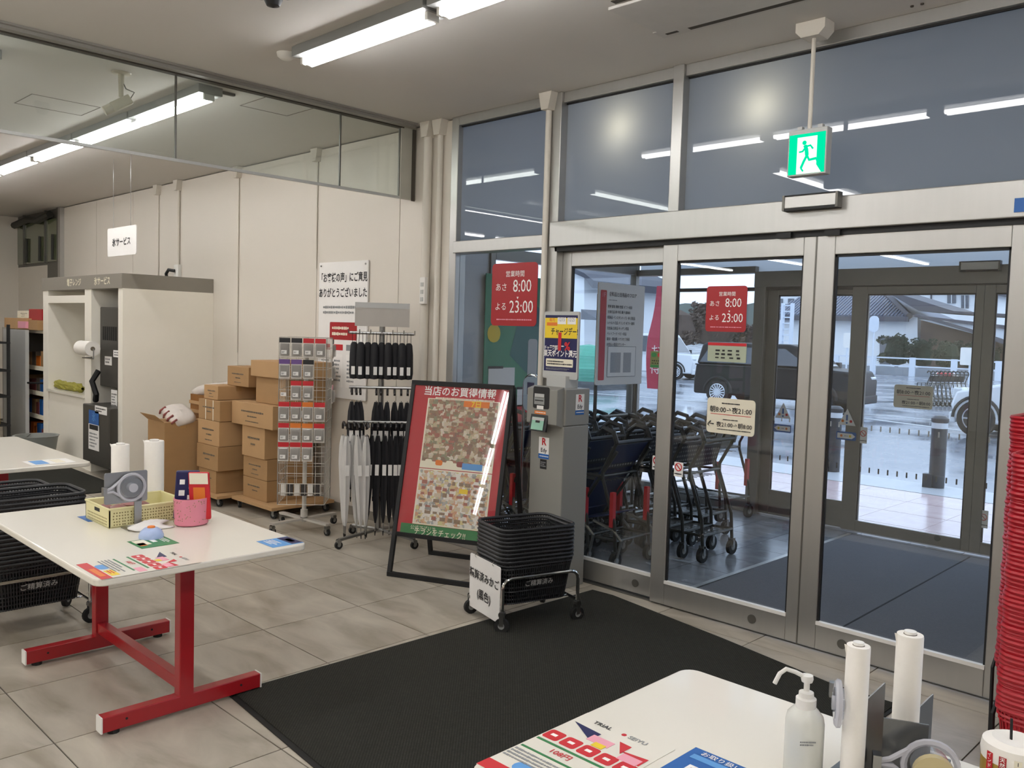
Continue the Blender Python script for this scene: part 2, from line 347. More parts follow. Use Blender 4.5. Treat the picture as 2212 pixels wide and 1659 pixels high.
# ---- back wall of pale panels, left of the entrance
wb = struct('wall_back', (-9.2, WY+.05, 0)); seams = [-15.2, -13.05, -11.85, -10.68, -9.94, -8.07, -6.66, -5.49, -4.86]
MB().bx(-15.2, -4.86, WY+.02, WY+.1, 0, CEIL).build('backing', 'joint_dark', wb, world=True)
for a, b in zip(seams, seams[1:]): MB().bx(a+.004, b-.004, WY-.005, WY+.02, 0, CEIL-.01).build('panel', 'wall_panel', wb, world=True)
wl = struct('wall_left', (-15.2, 1, 0))
MB().bx(-15.2, -15.1, -9, WY, 0, CEIL).build('panel', 'wall_panel', wl, world=True)
wr = struct('wall_right', (3.15, 0, 0)); MB().bx(3.1, 3.2, -9, WY, 0, CEIL).build('panel', 'wall_panel', wr, world=True)
wf = struct('wall_front', (-6, -9, 0)); MB().bx(-15.2, 3.2, -9.1, -9, 0, CEIL).build('panel', 'wall_panel', wf, world=True)
bbm = M('baseboard', '8a8378', .5); o = MB().bx(-13, -4.88, WY-.018, WY-.005, 0, .07).build('baseboard_back', 'baseboard'); o['kind'] = 'structure'
# ---- internal window high in the far left corner
w1 = struct('window_1', (-14, WY-.1, 2.3)); M('green_pane', '5b6247', .15, var=.2, scale=4, coat=.5); M('window_dark', '2c2c26', .6)
MB().bx(-15.08, -13.12, WY-.012, WY-.004, 2.36, CEIL-.001).build('backing', 'aluminium_dark', w1, world=True); MB().bx(-13.72, -13.1, WY-.013, WY-.003, 2.05, 2.36).build('lower_panel', 'aluminium_dark', w1, world=True)
for i, (a, b) in enumerate(((-15.05, -14.72), (-14.68, -13.75), (-13.71, -13.25))): MB().bx(a, b, WY-.03, WY-.018, 2.4, 3.0).build('pane', 'green_pane', w1, world=True)
for a in (-14.7, -13.73, -13.2): MB().bx(a-.02, a+.02, WY-.05, WY-.012, 2.38, CEIL-.001).build('mullion', 'aluminium_dark', w1, world=True)
MB().tube([(-15.0, WY-.09, 3.0), (-14.4, WY-.08, 3.05), (-13.9, WY-.09, 3.0), (-13.4, WY-.08, 3.06)], .05, 8).build('duct', 'window_dark', w1, world=True, smooth=True)
MB().bx(-13.14, -13.05, WY-.06, WY-.006, 2.05, CEIL-.001).build('frame', 'aluminium', w1, world=True)
for q in (-14.55, -13.95, -13.4): MB().cyl((q, WY-.05, 2.42), (q+.01, WY-.05, 2.78), .018, n=8).build('pipe', 'window_dark', w1, world=True)
# ---- conduits on the wall with their ceiling caps
def conduit(x, y, r, z0, lab, z1=CEIL-.001, cap=.055):
    t = thing('wall_conduit', lab, 'pipe', (x, y, z0)); MB().cyl((x, y, z0), (x, y, z1-.05), r, n=12).build('pipe', 'white_paint', t, world=True, smooth=True)
    b = MB(); b.prism([(x-cap, y-cap*.8, z1), (x+cap, y-cap*.8, z1), (x+cap*.55, y-cap*.8, z1-.11), (x-cap*.55, y-cap*.8, z1-.11)], (0, cap*1.6, 0)); b.build('ceiling_cap', 'white_paint', t, world=True)
    return t
conduit(-6.66, WY-.014, .007, 2.1, 'thin white conduit ending above the customer notice board')
conduit(-8.07, WY-.014, .007, 1.3, 'thin white conduit behind the stacked cardboard boxes')
conduit(-9.94, WY-.014, .007, 2.05, 'thin white conduit nearer the hanging white sign')
ct = conduit(-9.40, WY-.022, .014, 2.22, 'white conduit ending in the power socket above the booth')
conduit(-5.12, WY-.04, .033, 0, 'thick white pipe nearer the hanging glass curtain post'); conduit(-4.99, WY-.03, .022, 0, 'slimmer white pipe between thick pipe and window frame')
conduit(-3.87, WY-.07, .02, 0, 'white conduit running down the window mullion beside the kiosk')
t = thing('power_socket', 'white wall socket box with a black plug above the booth', 'socket', (-9.4, WY-.03, 2.08))
MB().bx(-9.45, -9.35, WY-.05, WY-.005, 2.06, 2.22).build('box', 'white_plastic', t, world=True, bevel=.006); MB().tube([(-9.41, WY-.06, 2.15), (-9.47, WY-.1, 2.16), (-9.53, WY-.1, 2.12), (-9.55, WY-.08, 2.05)], .018, 8).build('plug', 'black_plastic', t, world=True, smooth=True)
t = thing('wall_switch', 'small pale switch plate stack on the white pipe', 'switch', (-5.06, WY-.07, 1.8)); MB().bx(-5.11, -5.05, WY-.1, WY-.07, 1.78, 1.98).build('plate', 'white_plastic', t, world=True, bevel=.004)
for i in range(3): MB().bx(-5.095, -5.065, WY-.104, WY-.1, 1.80+.055*i, 1.83+.055*i).build('key', 'light_grey', t, world=True)
# ---- glazed entrance wall: window_2 (left bay), window_3/4 (clerestory), header, doors
def bars(par, items, mat='aluminium'):
    for nm, x0, x1, y0, y1, z0, z1 in items: MB().bx(x0, x1, y0, y1, z0, z1).build(nm, mat, par, world=True, bevel=.004)
F0, F1 = WY-.03, WY+.07
w2 = struct('window_2', (-4.35, WY, 0))
bars(w2, [('frame_post', -4.865, -4.79, F0, F1, 0, CEIL), ('top_rail', -4.79, -3.885, F0, F1, 3.075, CEIL), ('transom', -4.79, -3.885, F0-.03, F1, 2.15, 2.235), ('sill', -4.79, -3.885, F0, F1, 0, .12)])
MB().poly([(-4.79, WY+.014, 2.235), (-3.885, WY+.014, 2.235), (-3.885, WY+.014, 3.075), (-4.79, WY+.014, 3.075)]).build('frosted_pane', 'frosted_glass', w2, world=True); MB().bx(-4.79, -3.885, WY+.01, WY+.018, .12, 2.15).build('pane', 'clear_glass', w2, world=True)
w3 = struct('window_3', (-3.35, WY, 2.3)); bars(w3, [('mullion', -3.885, -3.78, F0-.02, F1, 0, CEIL), ('top_rail', -3.78, -2.93, F0, F1, 3.075, CEIL)])
MB().poly([(-3.78, WY+.014, 2.30), (-2.93, WY+.014, 2.30), (-2.93, WY+.014, 3.075), (-3.78, WY+.014, 3.075)]).build('frosted_pane', 'frosted_glass', w3, world=True)
w4 = struct('window_4', (-1.4, WY, 2.3)); bars(w4, [('mullion', -2.93, -2.858, F0-.02, F1, 2.30, CEIL), ('top_rail', -2.858, .6, F0, F1, 3.075, CEIL)])
MB().poly([(-2.858, WY+.014, 2.30), (.6, WY+.014, 2.30), (.6, WY+.014, 3.075), (-2.858, WY+.014, 3.075)]).build('frosted_pane', 'frosted_glass', w4, world=True)
for wn, a, b in ((w2, -4.79, -3.885), (w3, -3.78, -2.93), (w4, -2.858, .6)): MB().bx(a, b, WY-.0, WY+.012, 3.066, 3.077).build('gasket', 'black_matte', wn, world=True)
tr = struct('trim_2', (-2, WY-.05, 2.148)); MB().bx(-3.83, .6, WY-.075, F1, 2.148, 2.31).build('header_cover', 'aluminium', tr, world=True, bevel=.005); MB().bx(-3.8, .6, WY-.05, WY+.05, 2.12, 2.148).build('track', 'black_matte', tr, world=True)
MB().bx(-.99, .6, WY-.04, F1, 0, 2.12).build('side_post', 'aluminium', tr, world=True); MB().bx(-3.9, .6, WY-.02, WY+.1, -.01, .004).build('threshold', 'aluminium_dark', tr, world=True)
def leaf(name, x0, x1, yc, top=2.125, sl=.09, sr=.09, bot=.14, topr=.10, bump=None, glass_='clear_glass', alu='aluminium', th=.036):
    d = struct(name, ((x0+x1)/2, yc, 0)); y0, y1 = yc-th/2, yc+th/2
    bars(d, [('stile', x0, x0+sl, y0, y1, .012, top), ('stile', x1-sr, x1, y0, y1, .012, top), ('top_rail', x0+sl, x1-sr, y0, y1, top-topr, top), ('kick_rail', x0+sl, x1-sr, y0, y1, .012, bot)], alu)
    MB().bx(x0+sl, x1-sr, yc-.004, yc+.004, bot, top-topr).build('pane', glass_, d, world=True)
    b = MB()
    for q in ((x0+sl, x1-sr, top-topr-.012, top-topr), ): b.bx(q[0], q[1], yc-.008, yc+.008, q[2], q[3])
    b.bx(x0+sl, x0+sl+.01, yc-.008, yc+.008, bot, top-topr); b.bx(x1-sr-.01, x1-sr, yc-.008, yc+.008, bot, top-topr); b.build('gasket', 'black_matte', d, world=True)
    MB().bx(x0+sl, x1-sr, yc-th/2-.004, yc+.004, bot-.002, bot+.016).build('glazing_bead', 'white_plastic' if alu == 'aluminium' else alu, d, world=True)
    if bump is not None: MB().cyl((bump, y0-.006, .075), (bump, y0, .075), .024, n=16).build('bumper', 'aluminium_dark', d, world=True)
    return d
leaf('door_1', -3.78, -2.93, WY+.03, sl=.075, sr=.06, bump=-3.1)
d2 = leaf('door_2', -2.955, -2.023, WY-.025, sl=.10, sr=.065, bump=-2.28); d3 = leaf('door_3', -2.017, -1.035, WY-.025, sl=.095, sr=.095, bump=-1.78)
for d, x in ((d2, -2.0215), (d3, -2.0185)): MB().bx(x-.0015, x+.0015, WY-.041, WY-.009, .012, 2.125).build('edge_seal', 'aluminium_dark', d, world=True)
MB().bx(-1.04, -1.0, WY-.03, WY+.03, 0, 2.12).build('edge_seal', 'aluminium_dark', d3, world=True)
# ---- vestibule shell and the outer doors
vc = MB().bx(-5.36, .4, WY+.08, OY+.1, 3.26, 3.3).build('ceiling_vestibule', M('vestibule_ceiling', 'dedcd6', .6)); vc['kind'] = 'structure'
vo = struct('trim_3', (-2.5, OY, 2.05)); MB().bx(-3.98, .4, OY-.06, OY+.09, 2.06, 2.2).build('outer_header', 'bronze_alu', vo, world=True, bevel=.004); MB().bx(-5.36, -3.98, OY-.05, OY+.06, 2.19, 2.25).build('outer_header', 'bronze_alu', vo, world=True); MB().poly([(-5.3, OY+.015, 2.2), (.4, OY+.015, 2.2), (.4, OY+.015, 2.5), (-5.3, OY+.015, 2.5)]).build('outer_fascia', 'frosted_glass', vo, world=True)
MB().bx(-5.0, .3, OY-.04, OY+.06, 2.03, 2.06).build('track', 'black_matte', vo, world=True)
w5 = struct('window_5', (-2.5, OY, 2.5)); MB().bx(-5.36, .4, OY+.01, OY+.02, 2.5, 3.3).build('pane', 'clear_glass', w5, world=True); bars(w5, [('top_rail', -5.36, .4, OY-.02, OY+.08, 3.24, 3.34)] + [('mullion', q, q+.06, OY-.02, OY+.06, 2.5, 3.3) for q in (-5.36, -3.9, -2.4, -.9)])
pr_ = MB().bx(-5.36, .6, WY+.1, OY+.1, 3.3, 3.36).build('ceiling_plenum', 'light_grey'); pr_['kind'] = 'structure'
wv = struct('wall_vestibule_left', (-5.36, 5.7, 0)); M('pale_film', 'c6cbd0', .35, var=.04, scale=200)
MB().bx(-5.36, -5.32, WY+.06, 5.1, 0, 2.46).build('film_panel', 'pale_film', wv, world=True); MB().bx(-5.36, -5.3, WY+.06, OY, 2.46, 3.34).build('fascia', 'light_grey', wv, world=True)
bars(wv, [('post', -5.37, -5.3, 5.1, 5.16, 0, 2.46), ('post', -5.37, -5.3, OY-.06, OY, 0, 2.46), ('rail', -5.37, -5.3, 5.16, OY-.06, 2.2, 2.3)], 'bronze_alu'); MB().bx(-5.345, -5.337, 5.16, OY-.06, .1, 2.2).build('pane', 'clear_glass', wv, world=True)
wv2 = struct('wall_vestibule_right', (.4, 5.7, 0)); MB().bx(.4, .5, WY+.07, OY+.1, 0, 3.34).build('panel', 'light_grey', wv2, world=True)
w6 = struct('window_6', (-4.7, OY, 0)); bars(w6, [('frame_post', -5.36, -5.28, OY-.03, OY+.05, 0, 2.06), ('mullion', -3.98, -3.87, OY-.05, OY+.06, 0, 2.19), ('sill', -5.28, -3.98, OY-.03, OY+.05, 0, .12)], 'bronze_alu'); MB().bx(-5.28, -3.98, OY+.0, OY+.008, .12, 2.19).build('pane', 'clear_glass', w6, world=True)
leaf('door_4', -3.87, -2.96, OY+.02, top=2.05, sl=.10, sr=.08, bot=.22, topr=.06, alu='bronze_alu'); leaf('door_5', -3.08, -2.07, OY-.025, top=2.05, sl=.125, sr=.06, bot=.085, topr=.06, bump=-2.3, alu='bronze_alu')
leaf('door_6', -2.07, -1.05, OY-.025, top=2.05, sl=.075, sr=.09, bot=.085, topr=.06, alu='bronze_alu')
MB().bx(-1.05, .4, OY-.03, OY+.05, 0, 2.06).build('side_panel', 'bronze_alu', vo, world=True)
# rows of small safety marks on the outer glass
mk = None
for dn, xa, xb, yy in (('door_4', -3.76, -3.06, OY+.012), ('door_5', -2.94, -2.14, OY-.032), ('door_6', -1.98, -1.2, OY-.032)):
    d_ = bpy.data.objects[dn]; q = xa
    while q < xb:
        for z_, mt in ((.535, 'aluminium_dark'), (.885, 'print_white')): MB().bx(q-.006, q+.006, yy, yy+.002, z_-.022, z_+.022).build('safety_mark', mt, d_, world=True)
        q += .075
# ---- entrance mats
def mat_w(name, c0, c1, sc):
    m, n, l, p = node_mat(name); g = n.new('ShaderNodeNewGeometry'); wv_ = n.new('ShaderNodeTexWave'); wv_.inputs['Scale'].default_value = sc; wv_.wave_type = 'BANDS'; wv_.bands_direction = 'DIAGONAL'; wv_.inputs['Distortion'].default_value = 3; wv_.inputs['Detail Scale'].default_value = 8
    l.new(g.outputs['Position'], wv_.inputs['Vector']); nz = n.new('ShaderNodeTexNoise'); nz.inputs['Scale'].default_value = 60; l.new(g.outputs['Position'], nz.inputs['Vector'])
    mm = n.new('ShaderNodeMath'); mm.operation = 'MULTIPLY'; l.new(wv_.outputs['Fac'], mm.inputs[0]); l.new(nz.outputs['Fac'], mm.inputs[1])
    mx = n.new('ShaderNodeMix'); mx.data_type = 'RGBA'; mx.inputs[6].default_value = lin(c0)+(1,); mx.inputs[7].default_value = lin(c1)+(1,); l.new(mm.outputs[0], mx.inputs[0]); l.new(mx.outputs[2], p.inputs['Base Color'])
    b = n.new('ShaderNodeBump'); b.inputs['Strength'].default_value = .6; b.inputs['Distance'].default_value = .004; l.new(mm.outputs[0], b.inputs['Height']); l.new(b.outputs[0], p.inputs['Normal']); p.inputs['Roughness'].default_value = .95; p.inputs['Specular IOR Level'].default_value = .15
mat_w('mat_pile', '2b2b27', '45443d', 42); mat_w('mat_vest', '74757a', '8a8b91', 60); M('mat_rim', '1d1d1b', .8)
def mat(name, lab, pts, t, pile):
    c = sum((Vector((p[0], p[1], 0)) for p in pts), Vector((0, 0, 0)))/len(pts); th = thing(name, lab, 'mat', (c.x, c.y, .0)); PILE = pile
    b = MB(); b.prism([Vector((p[0], p[1], .0005)) for p in pts], (0, 0, t*.6)); b.build('rubber_rim', 'mat_rim', th, world=True)
    b = MB(); b.prism([Vector((c.x+(p[0]-c.x)*.985, c.y+(p[1]-c.y)*.985, .0008)) for p in pts], (0, 0, t)); b.build('pile', pile, th, world=True)
mat('entrance_mat', 'large dark grey entrance mat in front of the inner sliding doors', [(-3.385, 1.76), (-2.6, 1.69), (-1.36, 1.66), (-1.357, 3.88), (-1.66, 3.875), (-2.33, 4.02), (-3.18, 4.17), (-3.33, 4.16)], .009, 'mat_pile')
mat('vestibule_mat', 'flat grey mat covering the vestibule floor between both door pairs', [(-2.93, 4.42), (-.2, 4.42), (-.2, 7.05), (-2.98, 7.05)], .006, 'mat_vest')
b = MB().bx(-2.965, -2.93, 4.40, 7.05, .0005, .008); b.build('edge_strip', 'aluminium', [o for o in bpy.data.objects if o.name == 'vestibule_mat'][0], world=True)
A_, B_ = onz(1822, 1354, .006), onz(2072, 1216, .006); d_ = (B_-A_).normalized(); MB().ob((A_+B_)/2+Z3*.0015, d_, Vector((-d_.y, d_.x, 0)), Z3, (B_-A_).length/2+.25, .005, .0012).build('seam', 'mat_rim', [o for o in bpy.data.objects if o.name == 'vestibule_mat'][0], world=True)
mat('booth_mat', 'dark strip mat on the floor before the ice booth', [(-10.3, 2.45), (-8.2, 2.45), (-8.2, 3.25), (-10.3, 3.25)], .008, 'mat_pile')
# ---- glass smoke curtain hanging from the ceiling
gc = thing('smoke_curtain', 'frameless glass smoke curtain hanging from a ceiling rail', 'glass screen', (-5.32, 2, 2.6))
zb = onx(0, 282, -5.32).z; ys = [-1.2]+[onx(380, 200, -5.32).y, onx(735, 300, -5.32).y, onx(864, 300, -5.32).y]
for a, b in zip(ys, ys[1:]):
    MB().bx(-5.324, -5.316, a+.002, b-.002, zb, CEIL-.03).build('pane', 'curtain_glass', gc, world=True); MB().bx(-5.327, -5.313, b-.006, b+.004, zb, CEIL-.03).build('joint', 'aluminium_dark', gc, world=True)
MB().bx(-5.33, -5.31, ys[0], ys[-1], zb-.012, zb+.006).build('edge_strip', 'light_grey', gc, world=True)
MB().bx(-5.345, -5.295, ys[0], ys[-1]+.02, CEIL-.034, CEIL-.012).build('gap_channel', 'joint_dark', gc, world=True); MB().bx(-5.345, -5.2, ys[0], 4.2, CEIL-.012, CEIL-.0005).build('ceiling_rail', M('rail_grey', '8f8c85', .5), gc, world=True); MB().bx(-5.28, -5.225, ys[0], 4.2, CEIL-.03, CEIL-.012).build('rail_lip', 'rail_grey', gc, world=True)
MB().bx(-5.34, -5.30, ys[-1], WY-.006, zb-.01, CEIL-.001).build('end_panel', M('end_panel', 'b4b2a6', .4), gc, world=True); MB().bx(-5.30, -5.29, WY-.05, WY-.02, zb-.02, CEIL-.03).build('end_trim', 'joint_dark', gc, world=True)
# ---- ceiling lights
emitter('tube_light', (1., .985, .985), TUBE); M('lamp_housing', '8d8e8c', .5, var=.03); M('lamp_end', 'dcdad2', .4)
TR = 3.06
def in_view(a, b):
    for k in range(25):
        d = a.lerp(b, k/24)-CAM; z = d.dot(FW)
        if z > .1 and abs(FPX*d.dot(RT)/z) < CW/2+20 and abs(FPX*d.dot(UP)/z) < CH/2+20: return True
    return False
def lamp(name, lab, p0, p1, group):
    off = '' if in_view(Vector(p0), Vector(p1)) else '_offscreen'; name += off
    p0, p1 = Vector(p0), Vector(p1); d = (p1-p0).normalized(); s_ = d.cross(Z3); mid = (p0+p1)/2
    t = thing(name, lab, 'ceiling light', (mid.x, mid.y, CEIL-.001), 0, group); L = (p1-p0).length/2
    MB().ob((mid.x, mid.y, CEIL-.0275), d, s_, Z3, L+.02, .082, .0265).build('housing', 'lamp_housing', t, world=True); 
    for q in (-.022, .022): MB().cyl(p0+s_*q+d*.02, p1+s_*q-d*.02, .0145, n=10).build('tube'+off, 'tube_light', t, world=True, smooth=True)
    for e, sg in ((p0, 1), (p1, -1)): MB().ob(e+d*sg*.008+Z3*.012, d, s_, Z3, .010, .036, .022).build('lamp_holder', 'lamp_end', t, world=True)
    return t
LX = 1.17; GX = 'tube lights in the row along the entrance wall'; GY = 'tube lights in rows running into the shop'
x = -4.35
for i in range(5): lamp('tube_light_fixture', 'twin tube ceiling light in the row beside the entrance, right of the glass curtain', (x, 2.70, TR), (x+1.1, 2.70, TR), GX+' right of the curtain'); x += LX
x = -5.52
for i in range(6): lamp('tube_light_fixture', 'twin tube ceiling light in the row seen beyond the hanging glass curtain', (x-1.1, 2.70, TR), (x, 2.70, TR), GX+' beyond the curtain'); x -= LX
for xr in (-9.9, -7.9, -5.85, -3.78, -1.8, .25):
    for j in range(4): y1 = 1.53-j*2.5; lamp('tube_light_fixture', 'twin tube ceiling light in a row running back into the shop', (xr, y1-2.3, TR), (xr, y1, TR), GY)
t = thing('lamp_end_bar', 'short dark rail across the end of the far tube light row', 'ceiling rail', (-5.55, 2.75, CEIL-.005)); MB().bx(-5.58, -5.55, 2.64, 2.9, CEIL-.016, CEIL-.0005).build('bar', 'joint_dark', t, world=True)
t = thing('smoke_detector', 'round white detector beside the end of the tube light', 'detector', (-4.5, 2.66, CEIL)); b = MB().lathe([(.03, CEIL-.035), (.05, CEIL-.02), (.055, CEIL-.0005)], (-4.5, 2.66, 0), 16); b.build('body', 'white_plastic', t, world=True, smooth=True)
# ================================================================ FURNITURE AND LOOSE THINGS
# ---- packing tables
TZ = .675
def table(x0, x1, y0, y1, lab):
    cx, cy = (x0+x1)/2, (y0+y1)/2; t = thing('packing_table', lab, 'table', (cx, cy, 0), 0, 'white packing tables')
    MB().rpanel((cx, cy, TZ-.014), X, Y, x1-x0, y1-y0, .028, .045, 6).build('table_top', 'laminate', t, world=True, bevel=.006)
    for px in (x0+.23, x1-.235):
        MB().bx(px-.025, px+.025, cy-.03, cy+.03, .07, TZ-.028).build('post', 'red_paint', t, world=True, bevel=.003)
        f_ = MB().bx(px-.025, px+.025, cy-.33, cy+.33, .016, .076).build('foot_bar', 'red_paint', t, world=True, bevel=.003)
        for s_ in (-1, 1):
            MB().bx(px-.026, px+.026, cy+s_*.33, cy+s_*.336, .015, .077).build('end_cap', 'white_plastic', f_, world=True)
            MB().cyl((px, cy+s_*.28, 0), (px, cy+s_*.28, .018), .022, n=10).build('adjuster', 'rubber', f_, world=True)
            MB().cyl((px+.024, cy+s_*.24, .05), (px+.0265, cy+s_*.24, .05), .005, n=8).build('bolt', 'black_matte', f_, world=True)
        MB().bx(px-.02, px+.02, cy-.26, cy+.26, TZ-.05, TZ-.028).build('bracket', 'red_paint', t, world=True)
    MB().bx(x0+.255, x1-.26, cy-.022, cy+.022, .09, .14).build('stretcher', 'red_paint', t, world=True, bevel=.003)
    return t
table(-4.49, -3.12, 1.125, 1.985, 'white packing table on red legs with pink bin and cream tray')
table(-7.35, -5.78, 1.15, 2.06, 'white packing table with nothing but a few cards, near the ice booth')
table(-1.29, .1, 1.205, 2.045, 'white packing table holding the pump bottle and upright bag rolls')
# ---- printed stickers and cards lying on the tables
def flyer(x0, y0, lab, seed):
    w_, h_ = .25, .37; t = thing('notice_sticker', lab, 'sticker', (x0+w_/2, y0+h_/2, TZ)); F = Face((x0+w_/2, y0+h_/2, TZ+.0006), X, Y, t, True, .0002)
    F.rect(0, 0, w_, h_, 'laminate', 'sheet', .0002)
    F.l = .0008; F.text('TRIAL', .02, -.055, .155, 'print_black', bold=.02); F.text('SEIYU', .02, .045, .155, 'print_grey', bold=.02); F.rect(.006, .156, .012, .012, 'print_red', 'logo_dot', rad=.005)
    b = MB(); P = lambda a, c: F.p(a, c, .0012)
    b.poly([P(-.115, .125), P(-.03, .118), P(-.03, .075)]); b.build('roof_drawing', 'print_navy', t, world=True)
    b = MB(); b.poly([P(.02, .122), P(.055, .075), P(.055, .12)]); b.poly([P(.05, .09), P(.115, .06), P(.115, .1)]); b.build('roof_drawing', 'print_red', t, world=True)
    F.rect(-.01, .09, .06, .03, 'print_pink', lift=.001); F.rect(.085, .07, .05, .03, 'print_pink', lift=.001); F.rect(.0, .07, .03, .02, 'print_yellow', lift=.0013)
    for i in range(5): F.rect(-.1+.05*i, .035, .044, .044, 'print_red', 'icon', rad=.008); F.rect(-.1+.05*i, .035, .016, .010, 'print_white', 'icon_mark', lift=.0014)
    F.rect(-.02, 0, .2, .008, 'print_green', 'rule'); F.text('108円', .024, -.03, -.025, 'print_red', bold=.01); F.rect(-.02, -.052, .2, .007, 'print_green', 'rule'); F.rect(.08, -.03, .06, .03, 'print_pink')
    F.lines(-.02, -.09, .2, .05, 4, 'print_grey', seed=seed); F.rect(-.035, -.125, .07, .04, 'print_sky', rad=.018); F.rect(.06, -.125, .08, .03, 'print_yellow'); F.lines(.06, -.125, .07, .02, 2, 'print_red', seed=seed+1)
    F.rect(0, -.165, .25, .038, 'print_red'); F.rect(.03, -.165, .12, .02, 'print_orange', lift=.0014)
flyer(-3.368, 1.142, 'printed notice sticker on the table with the pink bin', 3); flyer(-1.285, 1.235, 'printed notice sticker on the table with the pump bottle', 5)
def card(name, lab, x0, x1, y0, y1, c0, bits, rot=0.):
    t = thing(name, lab, 'card', ((x0+x1)/2, (y0+y1)/2, TZ)); F = Face(((x0+x1)/2, (y0+y1)/2, TZ+.0006), X, Y, t, True, .0002)
    F.rect(0, 0, x1-x0, y1-y0, c0, 'sheet', .0002); F.l = .0009
    for (a, b, w_, h_, mt) in bits: F.rect(a, b, w_, h_, mt)
    return F
F = card('leaflet', 'green leaflet under the pale blue sponge dome', -3.6, -3.45, 1.42, 1.575, 'print_green', [(-.02, -.04, .09, .05, 'print_cream'), (.01, -.05, .05, .03, 'print_orange'), (-.03, .01, .06, .02, 'print_white')]); F.lines(.0, .05, .12, .03, 3, 'print_white', seed=4)
F = card('leaflet', 'blue and purple leaflet on a table corner beside the pink bin', -3.28, -3.145, 1.83, 1.975, 'print_sky', [(.0, .045, .12, .05, 'print_navy'), (.0, .045, .06, .025, 'print_pink')]); F.lines(0, -.03, .1, .05, 4, 'print_white', seed=9)
F = card('leaflet', 'dark blue leaflet slipped under the cream tray', -4.2, -4.06, 1.43, 1.53, 'print_blue', [(0, .02, .08, .03, 'print_white')])
F = card('leaflet', 'blue leaflet on the table with the pump bottle', -1.01, -.78, 1.33, 1.65, 'print_blue', [(0, .12, .2, .02, 'print_sky'), (-.02, .06, .12, .045, 'print_white'), (.04, -.02, .1, .05, 'print_navy')]); F.text('お取り扱いポイント', .02, 0, .142, 'print_white', bold=.01); F.lines(-.02, .06, .1, .03, 2, 'print_red', seed=2); F.lines(0, -.1, .18, .08, 5, 'print_white', seed=8)
F = card('leaflet', 'small grey leaflet on the empty packing table', -6.9, -6.7, 1.2, 1.4, 'print_grey', [(0, 0, .1, .1, 'print_white')])
F = card('leaflet', 'pale blue leaflet at the corner of the empty packing table', -6.03, -5.83, 1.72, 1.98, 'paper', [(0, -.06, .16, .08, 'print_sky'), (0, .05, .14, .06, 'print_cream')])
# ---- bag rolls on steel stand with tape dispensers
M('roll_paper', 'f0ece4', .6, var=.02, scale=80); M('roll_core', '6d6254', .8); glass('clear_tape', (.93, .93, .95), 1.45, haze=.25, boost=.9); M('cloudy', 'cfcfd6', .25, var=.05, alpha=.62); M('tape_amber', 'c9b98a', .2, coat=.5, alpha=.85)
def roll(x, y, z0, hh, r, lab, tilt=0., grp=None):
    t = thing('bag_roll', lab, 'roll', (x, y, z0), 0, grp); MB().lathe([(r*.45, z0+hh), (r*.97, z0+hh), (r, z0+hh-.004), (r, z0), (r*.4, z0)], (x, y, 0), 24).build('roll', 'roll_paper', t, world=True, smooth=True)
    MB().cyl((x, y, z0+hh-.004), (x, y, z0+hh+.001), r*.5, n=16).build('core', 'roll_core', t, world=True); MB().cyl((x, y, z0+hh-.001), (x, y, z0+hh+.007), r*.46, n=16).build('knob', 'white_plastic', t, world=True, smooth=True)
    a = -RT; n_ = MB(); n_.prism([(x+a.x*r*.9, y+a.y*r*.9, z0+hh-.002), (x+a.x*r*1.25, y+a.y*r*1.25, z0+hh+.002), (x+a.x*r*.97, y+a.y*r*.97, z0+hh-.03)], (.001, .001, 0)); n_.build('loose_end', 'roll_paper', t, world=True)
    return t
def dispenser(c, nrm, r, lab, d=.03):
    """round tape dispenser on a plate: c centre, nrm facing"""
    c, nrm = Vector(c), Vector(nrm).normalized(); u = Vector((-nrm.y, nrm.x, 0)); t = thing('tape_dispenser', lab, 'tape dispenser', (c.x, c.y, c.z-r))
    b = MB(); b.tube(arc(c+nrm*.012, u, Z3, r, 0, 360, 24)[:-1], .007, 6, True); tip = c-u*r*2.0-Z3*r*.1; b.tube([c+nrm*.012-u*r*.75+Z3*r*.65, c+nrm*.012-u*r*1.5+Z3*.004, tip+nrm*.012], .006, 6); b.tube([c+nrm*.012-u*r*.8-Z3*r*.6, c+nrm*.012-u*r*1.4-Z3*r*.2, tip+nrm*.012-Z3*r*.12], .006, 6); b.build('case', 'cloudy', t, world=True, smooth=True)
    b = MB(); b.cyl(c+nrm*.002, c+nrm*d, r*.74, n=24); b.build('tape', 'clear_tape', t, world=True, smooth=True)
    MB().cyl(c, c+nrm*(d+.004), r*.34, n=16).build('hub', 'cloudy', t, world=True, smooth=True); MB().ob(tip+nrm*.012, u, Z3, nrm, .008, .016, .012).build('cutter', 'steel', t, world=True)
    return t
def roll_stand(lab, base, plates, poles):
    t = thing('roll_stand', lab, 'stand', (base[0], base[1], TZ))
    for (x0, x1, y0, y1) in [(base[0]-base[2]/2, base[0]+base[2]/2, base[1]-base[3]/2, base[1]+base[3]/2)]: MB().bx(x0, x1, y0, y1, TZ, TZ+.006).build('base_plate', 'steel', t, world=True)
    for (p, u, w_, z0, z1) in plates:
        MB().ob((p[0], p[1], (z0+z1)/2), u, Z3, Vector(u).cross(Z3), w_/2, (z1-z0)/2, .002).build('plate', 'steel', t, world=True); MB().bx(p[0]-.012, p[0]-.003, p[1]-.004, p[1]+.018, TZ+.005, (z0+z1)/2).build('upright', 'steel', t, world=True)
    for (x, y, z1) in poles: MB().cyl((x, y, TZ+.005), (x, y, z1), .009, n=10).build('spindle', 'steel', t, world=True, smooth=True)
sx = -3.852; pya, pyb = onx(225, 1055, sx).y, onx(318, 1048, sx).y; pz0, pz1 = onx(270, 1086, sx).z, onx(270, 1019, sx).z; sy = onx(298, 1110, sx).y
